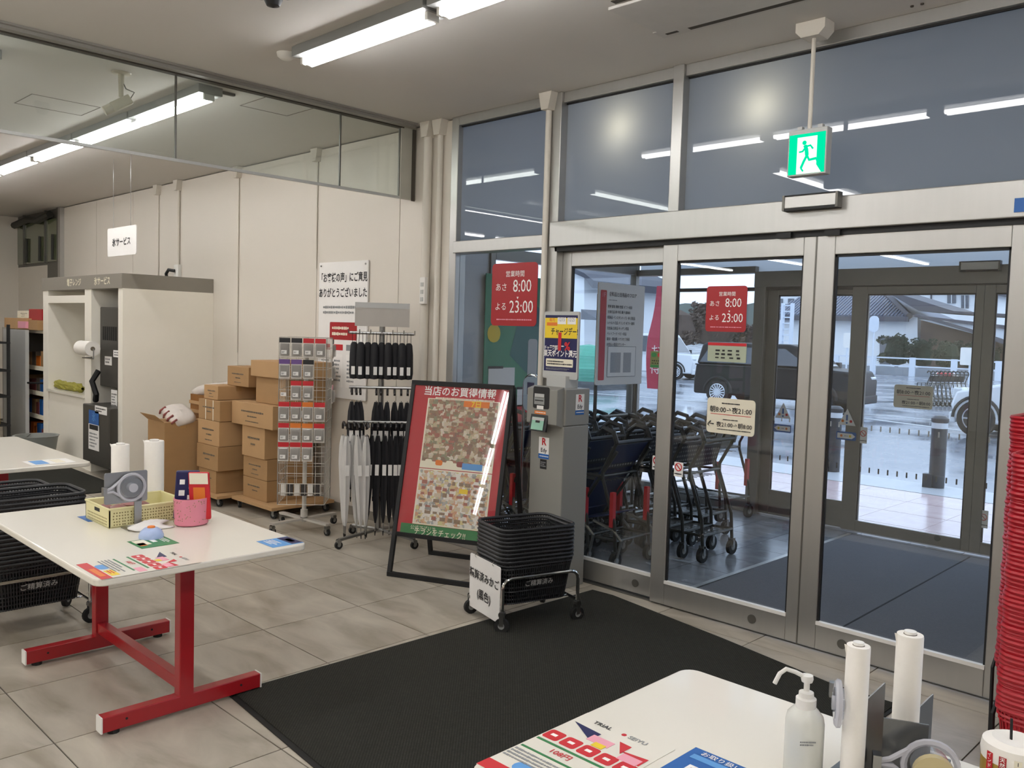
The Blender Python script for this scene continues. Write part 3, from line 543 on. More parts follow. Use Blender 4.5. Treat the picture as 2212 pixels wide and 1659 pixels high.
t = thing('tape_stand', 'steel stand with a plate for the round tape dispenser', 'stand', (sx, sy, TZ)); MB().bx(sx-.012, sx+.07, sy-.07, sy+.07, TZ, TZ+.004).build('base_plate', 'steel', t, world=True); MB().bx(sx-.004, sx+.002, sy-.016, sy+.016, TZ+.004, pz0+.02).build('upright', 'steel', t, world=True); MB().rpanel((sx, (pya+pyb)/2, (pz0+pz1)/2), Y, Z3, pyb-pya, pz1-pz0, .004, .008).build('plate', 'steel', t, world=True)
dispenser((sx+.004, pyb-.075, (pz0+pz1)/2), (1, 0, 0), .058, 'clear round tape dispenser on the plate above the cream tray')
rx = -4.225; ya, yb = onx(260, 1000, rx).y, onx(333, 1000, rx).y; zr0, zr1 = onx(333, 1062, rx).z, onx(333, 952, rx).z
t = thing('roll_stand', 'steel stand behind the cream tray carrying two bag rolls', 'stand', (rx, (ya+yb)/2, TZ)); MB().bx(rx-.06, rx+.06, ya-.06, yb+.06, TZ, TZ+.005).build('base_plate', 'steel', t, world=True)
for q in (ya, yb): MB().cyl((rx, q, TZ+.005), (rx, q, zr0+.01), .009, n=10).build('spindle', 'steel', t, world=True, smooth=True)
roll(rx, ya, zr0+.002, onx(260, 960, rx).z-zr0-.002, .041, 'thinner white bag roll behind the tape dispenser plate'); roll(rx, yb, zr0+.002, zr1-zr0-.002, .046, 'thicker white bag roll beside the cream tray')
# cream tray with bags inside
A, B, C_ = onz(235, 1143, TZ), onz(368, 1118, TZ), onz(195, 1112, TZ); M('cream_plastic', 'ded6a2', .45); M('speckle', '8d8152', .6); M('raw_red', '8a4a48', .6, var=.5, scale=25)
tx0, tx1, ty0, ty1 = -4.15, -3.87, 1.45, 1.80; t = thing('plastic_tray', 'cream plastic tray with perforated sides full of reddish bags', 'tray', ((tx0+tx1)/2, (ty0+ty1)/2, TZ)); zt = TZ+.085
MB().bx(tx0, tx1, ty0, ty1, TZ+.001, TZ+.006).build('bottom', 'cream_plastic', t, world=True)
for q in ((tx0, tx0+.005, ty0, ty1), (tx1-.005, tx1, ty0, ty1), (tx0, tx1, ty0, ty0+.005), (tx0, tx1, ty1-.005, ty1)): MB().bx(*q, TZ+.004, zt).build('side', 'cream_plastic', t, world=True)
b = MB(); b.tube([(tx0, ty0, zt), (tx1, ty0, zt), (tx1, ty1, zt), (tx0, ty1, zt)], .006, 6, True); b.build('rim', 'cream_plastic', t, world=True, smooth=True)
b = MB(); R = random.Random(2)
for i in range(26):
    for j in range(5):
        y = ty0+.02+(ty1-ty0-.04)*i/25+R.uniform(-.002, .002); z = TZ+.014+.013*j; b.bx(tx1, tx1+.0006, y-.003, y+.003, z-.003, z+.003)
for i in range(18):
    for j in range(3): x = tx0+.03+(tx1-tx0-.06)*i/17; z = TZ+.014+.013*j; b.bx(x-.003, x+.003, ty0-.0006, ty0, z-.003, z+.003)
b.build('perforation', 'speckle', t, world=True, kind='stuff'); MB().bx((tx0+tx1)/2-.03, (tx0+tx1)/2+.03, ty0-.001, ty0, zt-.028, zt-.012).build('handle_slot', 'black_matte', t, world=True)
for i in range(9):
    x, y = tx0+.05+.18*R.random(), ty0+.06+.24*R.random(); b = MB(); b.lathe([(.0, .0), (.035, .008), (.045, .02), (.02, .032), (0, .036)], (x, y, TZ+.03+.012*R.random()), 8, 1.3, .8); tag(b.build('plastic_bag', M('bag_red', '8f5a56', .4, var=.4, scale=30) if i % 3 else 'roll_paper', smooth=True), 'small crumpled '+('reddish' if i % 3 else 'white')+' bag lying in the cream tray', 'bag', 'bags in the cream tray')
# pink bin with packets
M('pink', 'e08a9c', .5, var=.04, scale=20); px_, py_ = -3.745, 1.765; t = thing('pink_bin', 'oval pink bin with tiny speckles holding printed packets', 'bin', (px_, py_, TZ))
MB().lathe([(.0, .003), (.062, .003), (.068, .008), (.072, .125), (.069, .125), (.064, .01), (0, .008)], (px_, py_, TZ), 28, .95, 1.1).build('bucket', 'pink', t, world=True, smooth=True)
b = MB(); R = random.Random(5)
for i in range(70): a = R.uniform(-2.2, 1.0); z = R.uniform(.015, .118); r = .0722; c = Vector((px_+r*.955*math.cos(a), py_+r*1.105*math.sin(a), TZ+z)); n_ = Vector((math.cos(a), math.sin(a), 0)); b.ob(c, n_.cross(Z3), Z3, n_, .0016, .0016, .0006)
b.build('speckle', 'speckle', t, world=True, kind='stuff')
def pack(x, y, z, w_, h_, rz, tilt, mt, lab, spots):
    u = Vector((math.cos(rz), math.sin(rz), 0)); v = (Z3*math.cos(tilt)+u*math.sin(tilt)).normalized(); nn = u.cross(v); t = thing('printed_packet', lab, 'packet', (x, y, z)); c = Vector((x, y, z))+v*h_/2
    MB().ob(c, u, v, nn, w_/2, h_/2, .012).build('pouch', mt, t, world=True, bevel=.006); F = Face(c+nn*.0125, u, v, t, True)
    for (a, b_, ww, hh, m_) in spots: F.rect(a, b_, ww, hh, m_)
    F.lines(0, -h_*.32, w_*.8, h_*.2, 3, 'print_white', seed=int(h_*1000))
pack(-3.77, 1.745, .70, .10, .22, 1.0, .06, 'print_navy', 'dark printed packet with white spots standing in the pink bin', [(-.02, .06, .022, .022, 'print_white'), (.02, .04, .022, .022, 'print_white'), (-.02, .01, .025, .025, 'print_white'), (.015, -.01, .02, .02, 'print_white')])
pack(-3.715, 1.795, .70, .09, .215, .95, -.05, 'print_red', 'red printed packet with a pale top standing in the pink bin', [(0, .08, .08, .05, 'print_cream'), (0, .01, .05, .06, 'print_orange')])
pack(-3.8, 1.79, .70, .07, .16, 1.3, .1, 'print_cream', 'cream packet tucked behind the others in the pink bin', [(0, .03, .05, .03, 'print_orange')])
# cloth and sponge dome
b = MB(); R = random.Random(1); nX, nY = 12, 8; G = [[Vector((-3.86+.13*i/(nX-1)+R.uniform(-.006, .006), 1.52+.15*j/(nY-1)+.03*math.sin(i*.6), TZ+.002+.02*abs(math.sin(i*.9+j*.7))*math.sin(math.pi*i/(nX-1))*math.sin(math.pi*j/(nY-1))+.012*math.sin(math.pi*i/(nX-1)))) for j in range(nY)] for i in range(nX)]
b.add([p for r_ in G for p in r_], [(i*nY+j, (i+1)*nY+j, (i+1)*nY+j+1, i*nY+j+1) for i in range(nX-1) for j in range(nY-1)]); o = b.build('cleaning_cloth', M('cloth_white', 'e6e3de', .85), smooth=True); sm = o.modifiers.new('s', 'SOLIDIFY'); sm.thickness = .004; sm.offset = 1; tag(o, 'crumpled white cloth between the cream tray and pink bin', 'cloth')
t = thing('sponge_dome', 'pale blue plastic moistening dome with an orange top on the table', 'sponge', (-3.61, 1.525, TZ)); MB().lathe([(.05, .001), (.05, .012), (.043, .03), (.028, .042), (0, .047)], (-3.61, 1.525, TZ), 24).build('dome', M('pale_blue', 'a9bbe0', .35), t, world=True, smooth=True); MB().lathe([(.018, .042), (.014, .05), (0, .053)], (-3.61, 1.525, TZ), 16).build('sponge_top', 'print_orange', t, world=True, smooth=True)
# ---- things on the table by the entrance: pump bottle, rolls, dispensers, chopsticks
bx_, by_ = onz(1733, 1672, TZ)[:2]
M('bottle_plastic', 'e4e5dd', .3, var=.03, alpha=.85, coat=.3); t = thing('pump_bottle', 'translucent white pump bottle of sanitiser with a long bent spout', 'bottle', (bx_, by_, TZ))
MB().lathe([(.0, .001), (.034, .001), (.037, .006), (.037, .115), (.034, .13), (.024, .143), (.02, .147)], (bx_, by_, TZ), 28, 1.1, .95).build('bottle', 'bottle_plastic', t, world=True, smooth=True)
MB().lathe([(.021, .143), (.021, .165), (.016, .168), (.015, .178), (.006, .181), (.006, .198), (.011, .2), (.013, .207), (.012, .214), (0, .216)], (bx_, by_, TZ), 20).build('pump_head', 'white_plastic', t, world=True, smooth=True)
sp = Vector((bx_, by_, TZ+.208)); dl = -RT*1.0; dl.z = 0; dl.normalize(); MB().tube([sp, sp+dl*.025+Z3*.012, sp+dl*.045+Z3*.018, sp+dl*.058+Z3*.008, sp+dl*.068-Z3*.014], .0048, 8).build('spout', 'white_plastic', t, world=True, smooth=True)
MB().cyl((bx_, by_, TZ+.01), (bx_, by_, TZ+.15), .003, n=6).build('dip_tube', 'white_plastic', t, world=True); F = Face((bx_, by_, 0), RT, Z3, t, True); nn = -FW.copy(); nn.z = 0; nn.normalize(); uu = Z3.cross(nn); F = Face(Vector((bx_, by_, TZ+.085))+nn*.0385, uu, Z3, t, True); F.lines(0, 0, .045, .012, 2, 'print_grey', seed=3)
# rolls stand in front of a tall steel plate; place from where the roll tops stand above the table
def at_depth(px, py, X0): return onx(px, py, X0)
r1 = onz(1838, 1700, TZ); r2 = onz(1950, 1650, TZ)
M('steel_plate', '77797a', .32, metal=.9, var=.06, scale=8)
pA = Vector((r1.x+.01, r1.y+.035, 0)); pB = Vector((r2.x-.02, r2.y+.05, 0))
z1t = (CAM+ray(1862, 1395)*(math.hypot(r1.x, r1.y)/math.hypot(ray(1862, 1395).x, ray(1862, 1395).y))).z; z2t = (CAM+ray(1980, 1372)*(math.hypot(r2.x, r2.y)/math.hypot(ray(1980, 1372).x, ray(1980, 1372).y))).z
t = thing('roll_stand', 'folded steel stand carrying the two tall bag rolls by the door', 'stand', (r1.x+.05, r1.y, TZ))
MB().bx(r1.x-.06, r2.x+.07, r1.y-.06, r2.y+.09, TZ, TZ+.005).build('base_plate', 'steel_plate', t, world=True)
for (c, zt_) in ((r1, z1t), (r2, z2t-.055)):
    uu = Vector((.35, .94, 0)).normalized(); c0 = Vector((c.x+.02, c.y+.035, 0)); b = MB(); h1 = zt_-.085; b.prism([c0-uu*.03+Z3*(TZ+.005), c0+uu*.032+Z3*(TZ+.005), c0+uu*.032+Z3*h1, c0-uu*.03+Z3*(h1-.035)], Vector((.003, -.001, 0))); b.build('plate', 'steel_plate', t, world=True)
    MB().cyl((c.x, c.y, TZ+.005), (c.x, c.y, zt_-.02), .008, n=10).build('spindle', 'steel', t, world=True)
MB().ob((r1.x+.045, r1.y+.08, TZ+.07), (.9, .43, 0), Z3, (-.43, .9, 0), .07, .065, .002).build('bracket_plate', 'steel_plate', t, world=True)
roll(r1.x, r1.y, TZ+.02, z1t-TZ-.02, .0235, 'shorter upright white bag roll beside the pump bottle'); roll(r2.x, r2.y, TZ+.02, z2t-TZ-.02, .0275, 'taller upright white bag roll nearest the chopstick pack')
dd = CAM+ray(1828, 1520)*(math.hypot(r1.x, r1.y)/math.hypot(ray(1828, 1520).x, ray(1828, 1520).y)); dispenser((r1.x-.018, r1.y-.012, dd.z), (-.85, -.45, 0), .042, 'white tape dispenser edge-on beside the shorter bag roll', .02)
e1 = onz(2005, 1690, TZ+.03); dispenser((e1.x, e1.y, TZ+.068), (.45, -.85, 0), .05, 'big clear tape dispenser with amber tape by the taller bag roll', .035)
t = thing('tape_reel', 'amber sticky tape reel loaded beside the big clear dispenser', 'tape', (e1.x+.02, e1.y-.04, TZ+.01)); MB().cyl((e1.x+.02, e1.y-.035, TZ+.068), (e1.x+.027, e1.y-.05, TZ+.068), .040, n=24).build('reel', 'tape_amber', t, world=True, smooth=True)
cp = onz(2185, 1725, TZ); t = thing('chopstick_pack', 'round pack of wooden chopsticks with a gold and red printed wrap', 'chopsticks', (cp.x, cp.y, TZ)); r_ = .060
M('gold_print', 'a8873a', .4, var=.15, scale=20); M('bamboo', 'c9b58a', .6, var=.12, scale=40, stretch=(8, 8, 1)); hz = (CAM+ray(2165, 1585)*(math.hypot(cp.x, cp.y)/math.hypot(ray(2165, 1585).x, ray(2165, 1585).y))).z-TZ
MB().lathe([(0, .001), (r_, .001), (r_, hz-.03), (r_*.97, hz-.03)], (cp.x, cp.y, TZ), 28).build('wrap', 'gold_print', t, world=True, smooth=True)
MB().lathe([(r_*1.0, hz-.045), (r_*1.03, hz-.03), (r_*.98, hz-.012), (r_*.7, hz-.004), (r_*.2, hz-.012), (0, hz-.012)], (cp.x, cp.y, TZ), 28).build('folded_top', 'roll_paper', t, world=True, smooth=True)
for k in range(9): a = math.radians(-38+k*6); MB().cyl((cp.x+r_*1.01*math.cos(a), cp.y+r_*1.01*math.sin(a), TZ+.004), (cp.x+r_*1.01*math.cos(a), cp.y+r_*1.01*math.sin(a), TZ+hz-.04), .0026, n=6).build('chopstick', 'bamboo', t, world=True)
for k, (a0, mt, tx) in enumerate(((-120, 'print_red', 'インドネシア産'), (-95, 'sign_red', '天然竹'), (-70, 'print_cream', '12cm'))):
    a = math.radians(a0); n_ = Vector((math.cos(a), math.sin(a), 0)); F = Face(Vector((cp.x, cp.y, TZ+hz*.5))+n_*(r_*1.004), Z3.cross(n_), Z3, t, True); F.rect(0, 0, .014, hz*.62, mt, 'label_strip')
    for i, ch in enumerate(tx): F.text(ch, .0105, 0, hz*.26-.0105*i*1.05, 'print_white' if k < 2 else 'print_black', bold=.01)
MB().tube([(cp.x-.01, cp.y+.01, TZ+hz-.015), (cp.x-.012, cp.y+.012, TZ+hz+.03)], .003, 6).build('tie', 'black_matte', t, world=True)
# ---- shopping baskets (black, red) and their dollies
def caster(par, x, y, z1, r=.035, rz=0., loc=True, mat='rubber', name='caster', w_=.022):
    d = Vector((math.cos(rz), math.sin(rz), 0)); s_ = Vector((-d.y, d.x, 0)); b = MB(); b.cyl(Vector((x, y, r))-s_*w_/2, Vector((x, y, r))+s_*w_/2, r, n=16); o = b.build(name, mat, par, smooth=True)
    b = MB(); b.ob(Vector((x, y, (r+z1)/2+.012))+s_*(w_/2+.004), d, Z3, s_, .012, (z1-r)/2+.012, .002); b.ob(Vector((x, y, (r+z1)/2+.012))-s_*(w_/2+.004), d, Z3, s_, .012, (z1-r)/2+.012, .002); b.ob((x, y, z1+.01), d, s_, Z3, .016, w_/2+.006, .008)
    b.build('fork', 'steel', o); MB().cyl(Vector((x, y, r))-s_*(w_/2+.001), Vector((x, y, r))+s_*(w_/2+.001), r*.45, n=12).build('hub', 'grey_plastic', o)
    return o
def rrect(w_, h_, r, z, k=3):
    P = []
    for sx, sy, a0 in ((1, 1, 0), (-1, 1, 90), (-1, -1, 180), (1, -1, 270)):
        for i in range(k+1): a = math.radians(a0+90*i/k); P.append(Vector((sx*(w_/2-r)+r*math.cos(a), sy*(h_/2-r)+r*math.sin(a), z)))
    return P
def make_basket(lab, mat, group, txt=None, detail=True):
    t = thing('shopping_basket', lab, 'basket', (0, 0, 0), 0, group); w0, l0, w1, l1, H = .27, .40, .335, .465, .24
    lo, hi = rrect(w0, l0, .05, .004), rrect(w1, l1, .06, H); n = len(lo)
    b = MB(); b.tube(hi, .009, 6, True); b.tube([p*1.0+Vector((0, 0, -.022)) for p in rrect(w1-.004, l1-.004, .06, H)], .006, 5, True); b.build('rim', mat, t, smooth=True, kind='stuff')
    b = MB(); b.poly(list(reversed(lo))); b.poly([p+Vector((0, 0, .004)) for p in lo]); b.build('bottom', mat, t)
    b = MB(); dens = .0145; i = 0
    for i in range(n):
        a0, a1 = lo[i], lo[(i+1) % n]; b0, b1 = hi[i], hi[(i+1) % n]; m_ = max(1, round((b1-b0).length/dens))
        for q in range(m_):
            s0, s1 = (q+.14)/m_, (q+.62)/m_; c = [a0.lerp(a1, s0), a0.lerp(a1, s1), b0.lerp(b1, s1), b0.lerp(b1, s0)]; nn = (c[1]-c[0]).cross(c[3]-c[0]).normalized()*.002
            b.prism(c, nn)
    for zf in (.02, .3, .62, .84):
        ring = [lo[k].lerp(hi[k], zf) for k in range(n)]; b.tube(ring, .0045, 4, True)
    b.build('slats', mat, t, kind='stuff')
    if txt:
        x = w0/2+(w1-w0)/2*.47+.0045; v = Vector(((w1-w0)/2, 0, H)).normalized(); F = Face((x, 0, H*.47), Y, v, t); F.rect(0, .0, .17, .04, mat, 'label_pad', lift=-.001); F.text(txt, .036, 0, 0, 'light_grey', bold=.01, lift=.0)
    return t
def dolly(name, lab, loc, rotz, sign=False):
    t = thing(name, lab, 'basket cart', loc, rotz); hx, hy, zt = .178, .24, .285
    for sx in (-1, 1):
        z0, r = .115, .05; P = [(sx*hx, -hy, z0)]+[(sx*hx, -hy+r-r*math.cos(a), zt-r+r*math.sin(a)) for a in (0, .5, 1.0, 1.57)]+[(sx*hx, hy-r+r*math.sin(a), zt-r+r*math.cos(a)) for a in (0, .5, 1.0, 1.57)]+[(sx*hx, hy, z0)]
        MB().tube(P, .010, 8).build('hoop', 'chrome', t, smooth=True)
    for sy in (-1, 1):
        MB().tube([(-hx, sy*hy, .12), (hx, sy*hy, .12)], .008, 6).build('cross_tube', 'chrome', t, smooth=True)
        for sx in (-1, 1): caster(t, sx*hx, sy*hy, .09, .04, 1.2*sx+.4*sy)
    for q in (-.08, .08): MB().tube([(q, -hy, .118), (q, hy, .118)], .006, 6).build('tray_wire', 'chrome', t, smooth=True)
    if sign:
        c = (0, -hy-.012, .2); p = MB().rpanel(c, X, Z3, .345, .30, .005, .012).build('sign_plate', 'paper', t); F = Face((0, -hy-.015, .2), X, Z3, p, False); F.text('精算済みかご', .056, 0, .045, 'print_black', bold=.02); F.text('(黒色)', .06, 0, -.055, 'print_black', bold=.02)
        for q in (-.1, .1): MB().tube(arc((q, -hy-.01, .352), Y, Z3, .012, 0, 360, 10)[:-1], .0018, 5, True).build('ring', 'chrome', p)
    return t
bk = make_basket('black slatted shopping basket in the stack on the cart with a white sign', 'black_plastic', 'black baskets by the sign cart', 'ご精算済み')
DL, DR = Vector((-3.265, 3.47, 0)), -.27
dolly('basket_dolly', 'chrome basket cart on casters with a white cardboard sign', DL, DR, True); bk.location = DL+Vector((0, 0, .125)); bk.rotation_euler = (0, 0, DR)
bk['label'] = 'black basket with white lettering at the bottom of the stack on the sign cart'; del bk['group']
plain = make_basket('black shopping basket nested in the stack on the cart with a white sign', 'black_plastic', 'black baskets nested on the sign cart')
for i in range(1, 9):
    o = plain if i == 1 else dup(plain); o.location = DL+Vector((0, 0, .125+.0215*i)); o.rotation_euler = (0, 0, DR+random.uniform(-.01, .01))
o['label'] = 'topmost black basket of the stack on the sign cart'
# second cart under the table with the pink bin, only its end shows
D2, R2 = Vector((-4.86, 1.42, 0)), .0; dolly('basket_dolly', 'basket cart half hidden under the packing table with the pink bin', D2, 0)
o = dup(bk, D2+Vector((0, 0, .125)), 0, 'black lettered basket at the bottom of the stack behind the table')
for i in range(1, 16): o = dup(plain, D2+Vector((0, 0, .125+.0215*i)), 0, 'black basket nested in the stack behind the table with the pink bin', 'black baskets nested behind the table')
o['label'] = 'topmost black basket of the stack behind the table with the pink bin'
D3 = Vector((-5.45, 1.45, 0)); dolly('basket_dolly', 'basket cart between the two packing tables holding a plastic bag', D3, 0)
for i in range(0, 13): o = dup(plain, D3+Vector((0, 0, .125+.0215*i)), 0, 'black basket nested in the stack between the two tables', 'black baskets nested between the tables')
o['label'] = 'topmost black basket holding a crumpled bag between the two tables'
M('maroon_bag', '7a2630', .35, var=.4, scale=18); b = MB(); R = random.Random(4); b.lathe([(.0, 0), (.13, .02), (.15, .07), (.1, .12), (.04, .14), (0, .145)], (D3.x+.02, D3.y+.05, .45), 12, .9, 1.2); tag(b.build('plastic_bag', 'maroon_bag', smooth=True), 'crumpled maroon bag heaped on the baskets between the tables', 'bag')
b = MB(); b.lathe([(.0, 0), (.1, .02), (.11, .06), (.09, .12), (.03, .165), (0, .17)], (D3.x+.1, D3.y+.2, .46), 11, .8, 1.0); tag(b.build('plastic_bag', M('bag_clear', 'd6d2cc', .3, alpha=.6, var=.1), smooth=True), 'clear crumpled bag on the baskets between the tables', 'bag')
# red basket towers by the door post
M('red_plastic', 'b01626', .35, var=.06, scale=30)
rb = make_basket('red shopping basket in the tall tower right beside the sliding door', 'red_plastic', 'red baskets in the tower by the door')
T1, T2 = Vector((-.735, 3.90, .0)), Vector((-.60, 3.42, 0))
for k, (tw, nn, gl, lb) in enumerate(((T1, 62, 'red baskets in the tower by the door', 'red shopping basket in the tall tower right beside the sliding door'), (T2, 56, 'red baskets in the nearer tower', 'red shopping basket in the tower standing before the door tower'))):
    t = thing('basket_stand', ('black wheeled stand under the red basket tower by the door' if k == 0 else 'black wheeled stand under the nearer red basket tower'), 'basket stand', tw)
    for sx in (-1, 1):
        MB().tube([(sx*.19, -.12, .1), (sx*.19, .12, .1)], .012, 6).build('side_tube', 'black_matte', t)
        for sy in (-1, 1): caster(t, sx*.19, sy*.12, .09, .04, .4*sx+sy)
    for sy in (-1, 1): MB().tube([(-.19, sy*.12, .1), (.19, sy*.12, .1)], .012, 6).build('end_tube', 'black_matte', t)
    MB().tube([(-.25, -.08, .03), (-.255, -.08, .3), (-.24, -.04, .4)], .008, 6).build('push_rod', 'black_matte', t)
    for i in range(nn):
        o = rb if (k == 0 and i == 0) else dup(rb); o.location = tw+Vector((random.uniform(-.003, .003), random.uniform(-.003, .003), .113+.0158*i)); o.rotation_euler = (0, 0, math.pi/2); o['label'] = lb; o['group'] = gl
    o['label'] = 'topmost red basket of the tower right beside the sliding door' if k == 0 else 'topmost red basket of the nearer tower'
# ---- charging kiosk with its poster
kx0, kx1, ky0, ky1 = -3.735, -3.46, 3.985, 4.225; M('kiosk_grey', '8b8a84', .4, var=.02); M('kiosk_side', '7f8186', .4, var=.02)
t = thing('charging_kiosk', 'slim grey payment charging kiosk with card slot and green screen', 'kiosk', ((kx0+kx1)/2, (ky0+ky1)/2, 0)); kc = (kx0+kx1)/2
MB().bx(kx0, kx1, ky0, ky1, .0, 1.02).build('lower_cabinet', 'kiosk_grey', t, world=True, bevel=.006); MB().bx(kx0, kx1, ky0+.01, ky1, 1.022, 1.25).build('upper_cabinet', 'kiosk_grey', t, world=True, bevel=.006)
b = MB(); yf = ky0-.055; b.prism([(kx0+.012, ky0+.012, 1.005), (kx0+.012, yf, 1.03), (kx0+.012, yf, 1.245), (kx0+.012, ky0+.012, 1.262)][::-1], (kx1-kx0-.024, 0, 0)); b.build('front_unit', 'kiosk_grey', t, world=True, bevel=.004)
F = Face((kc, yf, 1.14), X, Z3, t, True); F.rect(-.005, .05, .135, .135, 'black_plastic', 'slot_panel', rad=.012); F.rect(-.02, .062, .08, .024, 'light_grey', 'slot_label', lift=.002); F.rect(-.02, .03, .085, .045, 'grey_plastic', 'card_reader', lift=.002); F.rect(-.02, .032, .07, .006, 'black_matte', 'card_slot', lift=.004); F.rect(-.01, -.01, .055, .022, 'paper', 'receipt', lift=.003)
F.rect(-.01, -.042, .095, .02, 'print_orange', 'notice_strip'); F.lines(-.01, -.042, .08, .012, 1, 'print_white', seed=4)
b = MB(); b.prism([(kc-.085, yf-.001, 1.085), (kc-.085, yf-.02, .985), (kc+.055, yf-.02, .985), (kc+.055, yf-.001, 1.085)], (0, .012, -.004)); b.build('card_tray', 'black_plastic', t, world=True)
v2 = Vector((0, .19, 1)).normalized(); F2 = Face((kc-.017, yf-.013, 1.03), X, v2, t, True, .002); F2.rect(0, 0, .1, .078, M('screen_green', '8fc0a8', .2), 'screen'); F2.rect(0, .028, .1, .018, 'light_grey', 'screen_bar', lift=.003); F2.rect(.0, .012, .035, .014, 'black_matte', 'card_mark', lift=.004)
def edy(o, u, v, s_=1.):
    F = Face(o, u, v, t, True); F.rect(0, .012*s_, .085*s_, .105*s_, 'paper', 'decal'); F.text('R', .062*s_, 0, .035*s_, 'print_red', bold=.03); F.text('Edy', .036*s_, 0, -.018*s_, 'print_black', bold=.02); F.rect(0, -.055*s_, .088*s_, .03*s_, 'print_blue', 'decal_band'); F.lines(0, -.055*s_, .07*s_, .012*s_, 1, 'print_white', seed=7)
edy((kc-.02, ky0, .875), X, Z3); edy((kx1, 4.13, 1.155), Y, Z3, .95)
F = Face((kc-.02, ky0, .77), X, Z3, t, True); F.rect(0, 0, .055, .06, 'print_black', 'dark_decal'); F.lines(0, 0, .045, .035, 3, 'print_grey', seed=6)
# poster on top
t = thing('poster_stand', 'blue and yellow poster in a pale frame on the kiosk', 'poster', (kc, 4.13, 1.25)); pl, prr = ony(1176, 740, 4.12), ony(1251, 740, 4.12); pc, pw = (pl.x+prr.x)/2, prr.x-pl.x; zt, zb_ = ony(1215, 673, 4.12).z, ony(1208, 818, 4.12).z; ph = zt-zb_
MB().rpanel((pc, 4.12, (zt+zb_)/2), X, Z3, pw, ph, .014, .01).build('frame', 'light_grey', t, world=True); MB().bx(pc-.08, pc+.08, 4.08, 4.2, 1.25, zb_+.02).build('foot', 'light_grey', t, world=True)
F = Face((pc, 4.113, (zt+zb_)/2+.012), X, Z3, t, True); q = ph-.07; F.rect(0, .0, pw*.93, q, 'print_navy', 'poster_sheet'); F.l = .002; F.rect(0, q*.27, pw*.93, q*.36, 'print_yellow', 'yellow_band'); F.rect(pw*.02, q*.40, pw*.24, q*.12, 'paper', 'date_card', lift=.003); F.rect(pw*.3, q*.40, pw*.24, q*.12, 'paper', 'date_card', lift=.003)
F.text('12/15', .034, pw*.02, q*.42, 'print_grey', lift=.0035, sx=.7); F.text('12/25', .034, pw*.3, q*.42, 'print_grey', lift=.0035, sx=.7); F.rect(-pw*.26, q*.34, pw*.3, q*.06, 'print_orange', 'orange_tag', lift=.003); F.text('毎月', .024, -pw*.26, q*.41, 'print_orange', bold=.02)
F.text('チャージデー!', .05, pw*.1, q*.2, 'print_black', bold=.02, sx=.72); F.rect(-pw*.3, q*.2, pw*.24, q*.07, 'print_black', 'pill', rad=.008); F.text('1', .15, -pw*.02, .005, 'print_red', bold=.04, lift=.003); F.text('%', .07, pw*.2, -.02, 'print_red', bold=.03, lift=.003); F.text('チャージ額の', .028, -pw*.24, -q*.09, 'print_white', bold=.01, sx=.8); F.text('楽天ポイント還元', .047, 0, -q*.19, 'print_white', bold=.02, sx=.74)
F.rect(-.005, -q*.35, pw*.78, q*.14, 'print_cream', 'note_box', rad=.006); F.lines(-.005, -q*.35, pw*.7, q*.09, 2, 'print_black', seed=3); F.lines(0, -q*.46, pw*.8, q*.04, 2, 'print_grey', seed=5); F.lines(-.03, -.018, pw*.4, .012, 1, 'print_white', seed=5)
# ---- A-frame flyer board
fl, fr_ = Vector((-4.395, 3.385, 0)), Vector((-3.735, 3.675, 0)); u = (fr_-fl).normalized(); nb = Vector((-u.y, u.x, 0)); wA = (fr_-fl).length; dep, hA = .60, 1.235
t = thing('a_frame_board', 'black A-frame board showing two sales flyers on red paper', 'signboard', (fl+fr_)/2+nb*dep/2)
top = nb*(dep/2-.01)+Z3*hA; topb = nb*(dep/2+.01)+Z3*hA
def sq(a, b, r, nm): d = (b-a).normalized(); s_ = d.cross(nb if abs(d.dot(nb)) < .9 else Z3).normalized(); MB().ob((a+b)/2, d, s_, d.cross(s_), (b-a).length/2, r, r).build(nm, 'black_matte', t, world=True)
e = u*.012
for s0 in (fl+e, fr_-e): sq(s0+Z3*.013, s0+top, .013, 'front_leg'); sq(s0+nb*dep+Z3*.013, s0+topb, .013, 'rear_leg')
sq(fl+Z3*.014, fr_+Z3*.014, .014, 'foot_bar'); sq(fl+nb*dep+Z3*.014, fr_+nb*dep+Z3*.014, .014, 'foot_bar'); sq(fl+top, fr_+top, .015, 'top_bar'); sq(fl+nb*dep+Z3*.24-nb*.05, fr_+nb*dep+Z3*.24-nb*.05, .01, 'back_bar')
vt = top.normalized(); k0 = .215; k1 = 1.0
def PA(s, q): return fl+u*(wA*s)+top*q
sq(PA(0, k0), PA(1, k0), .013, 'bottom_bar'); vv = vt; cc = PA(.5, (k0+k1)/2); hh = top.length*(k1-k0); n_ = u.cross(vv)
F = Face(cc, u, vv, t, True, .004); M('poster_red', 'b3202c', .35, var=.05, scale=4, coat=.3); MB().ob(cc, u, vv, n_, wA/2-.015, hh/2, .003).build('poster', 'poster_red', t, world=True)
fm1 = cells('flyer_print_a', ['94785f', 'a88d70', 'c4b8a4', '87876c', 'a06e5c', 'b8a888', '86695a', 'd0c6b4', '9c8a70'], 40, .35, coat=.2); fm2 = cells('flyer_print_b', ['dcd6cc', 'c89878', 'e0dcd2', 'a8a8a4', 'd0b088', 'e0dcd4', '96928c', 'd0c48c', 'd8d2c6'], 46, .35, coat=.2)
ww = wA-.03
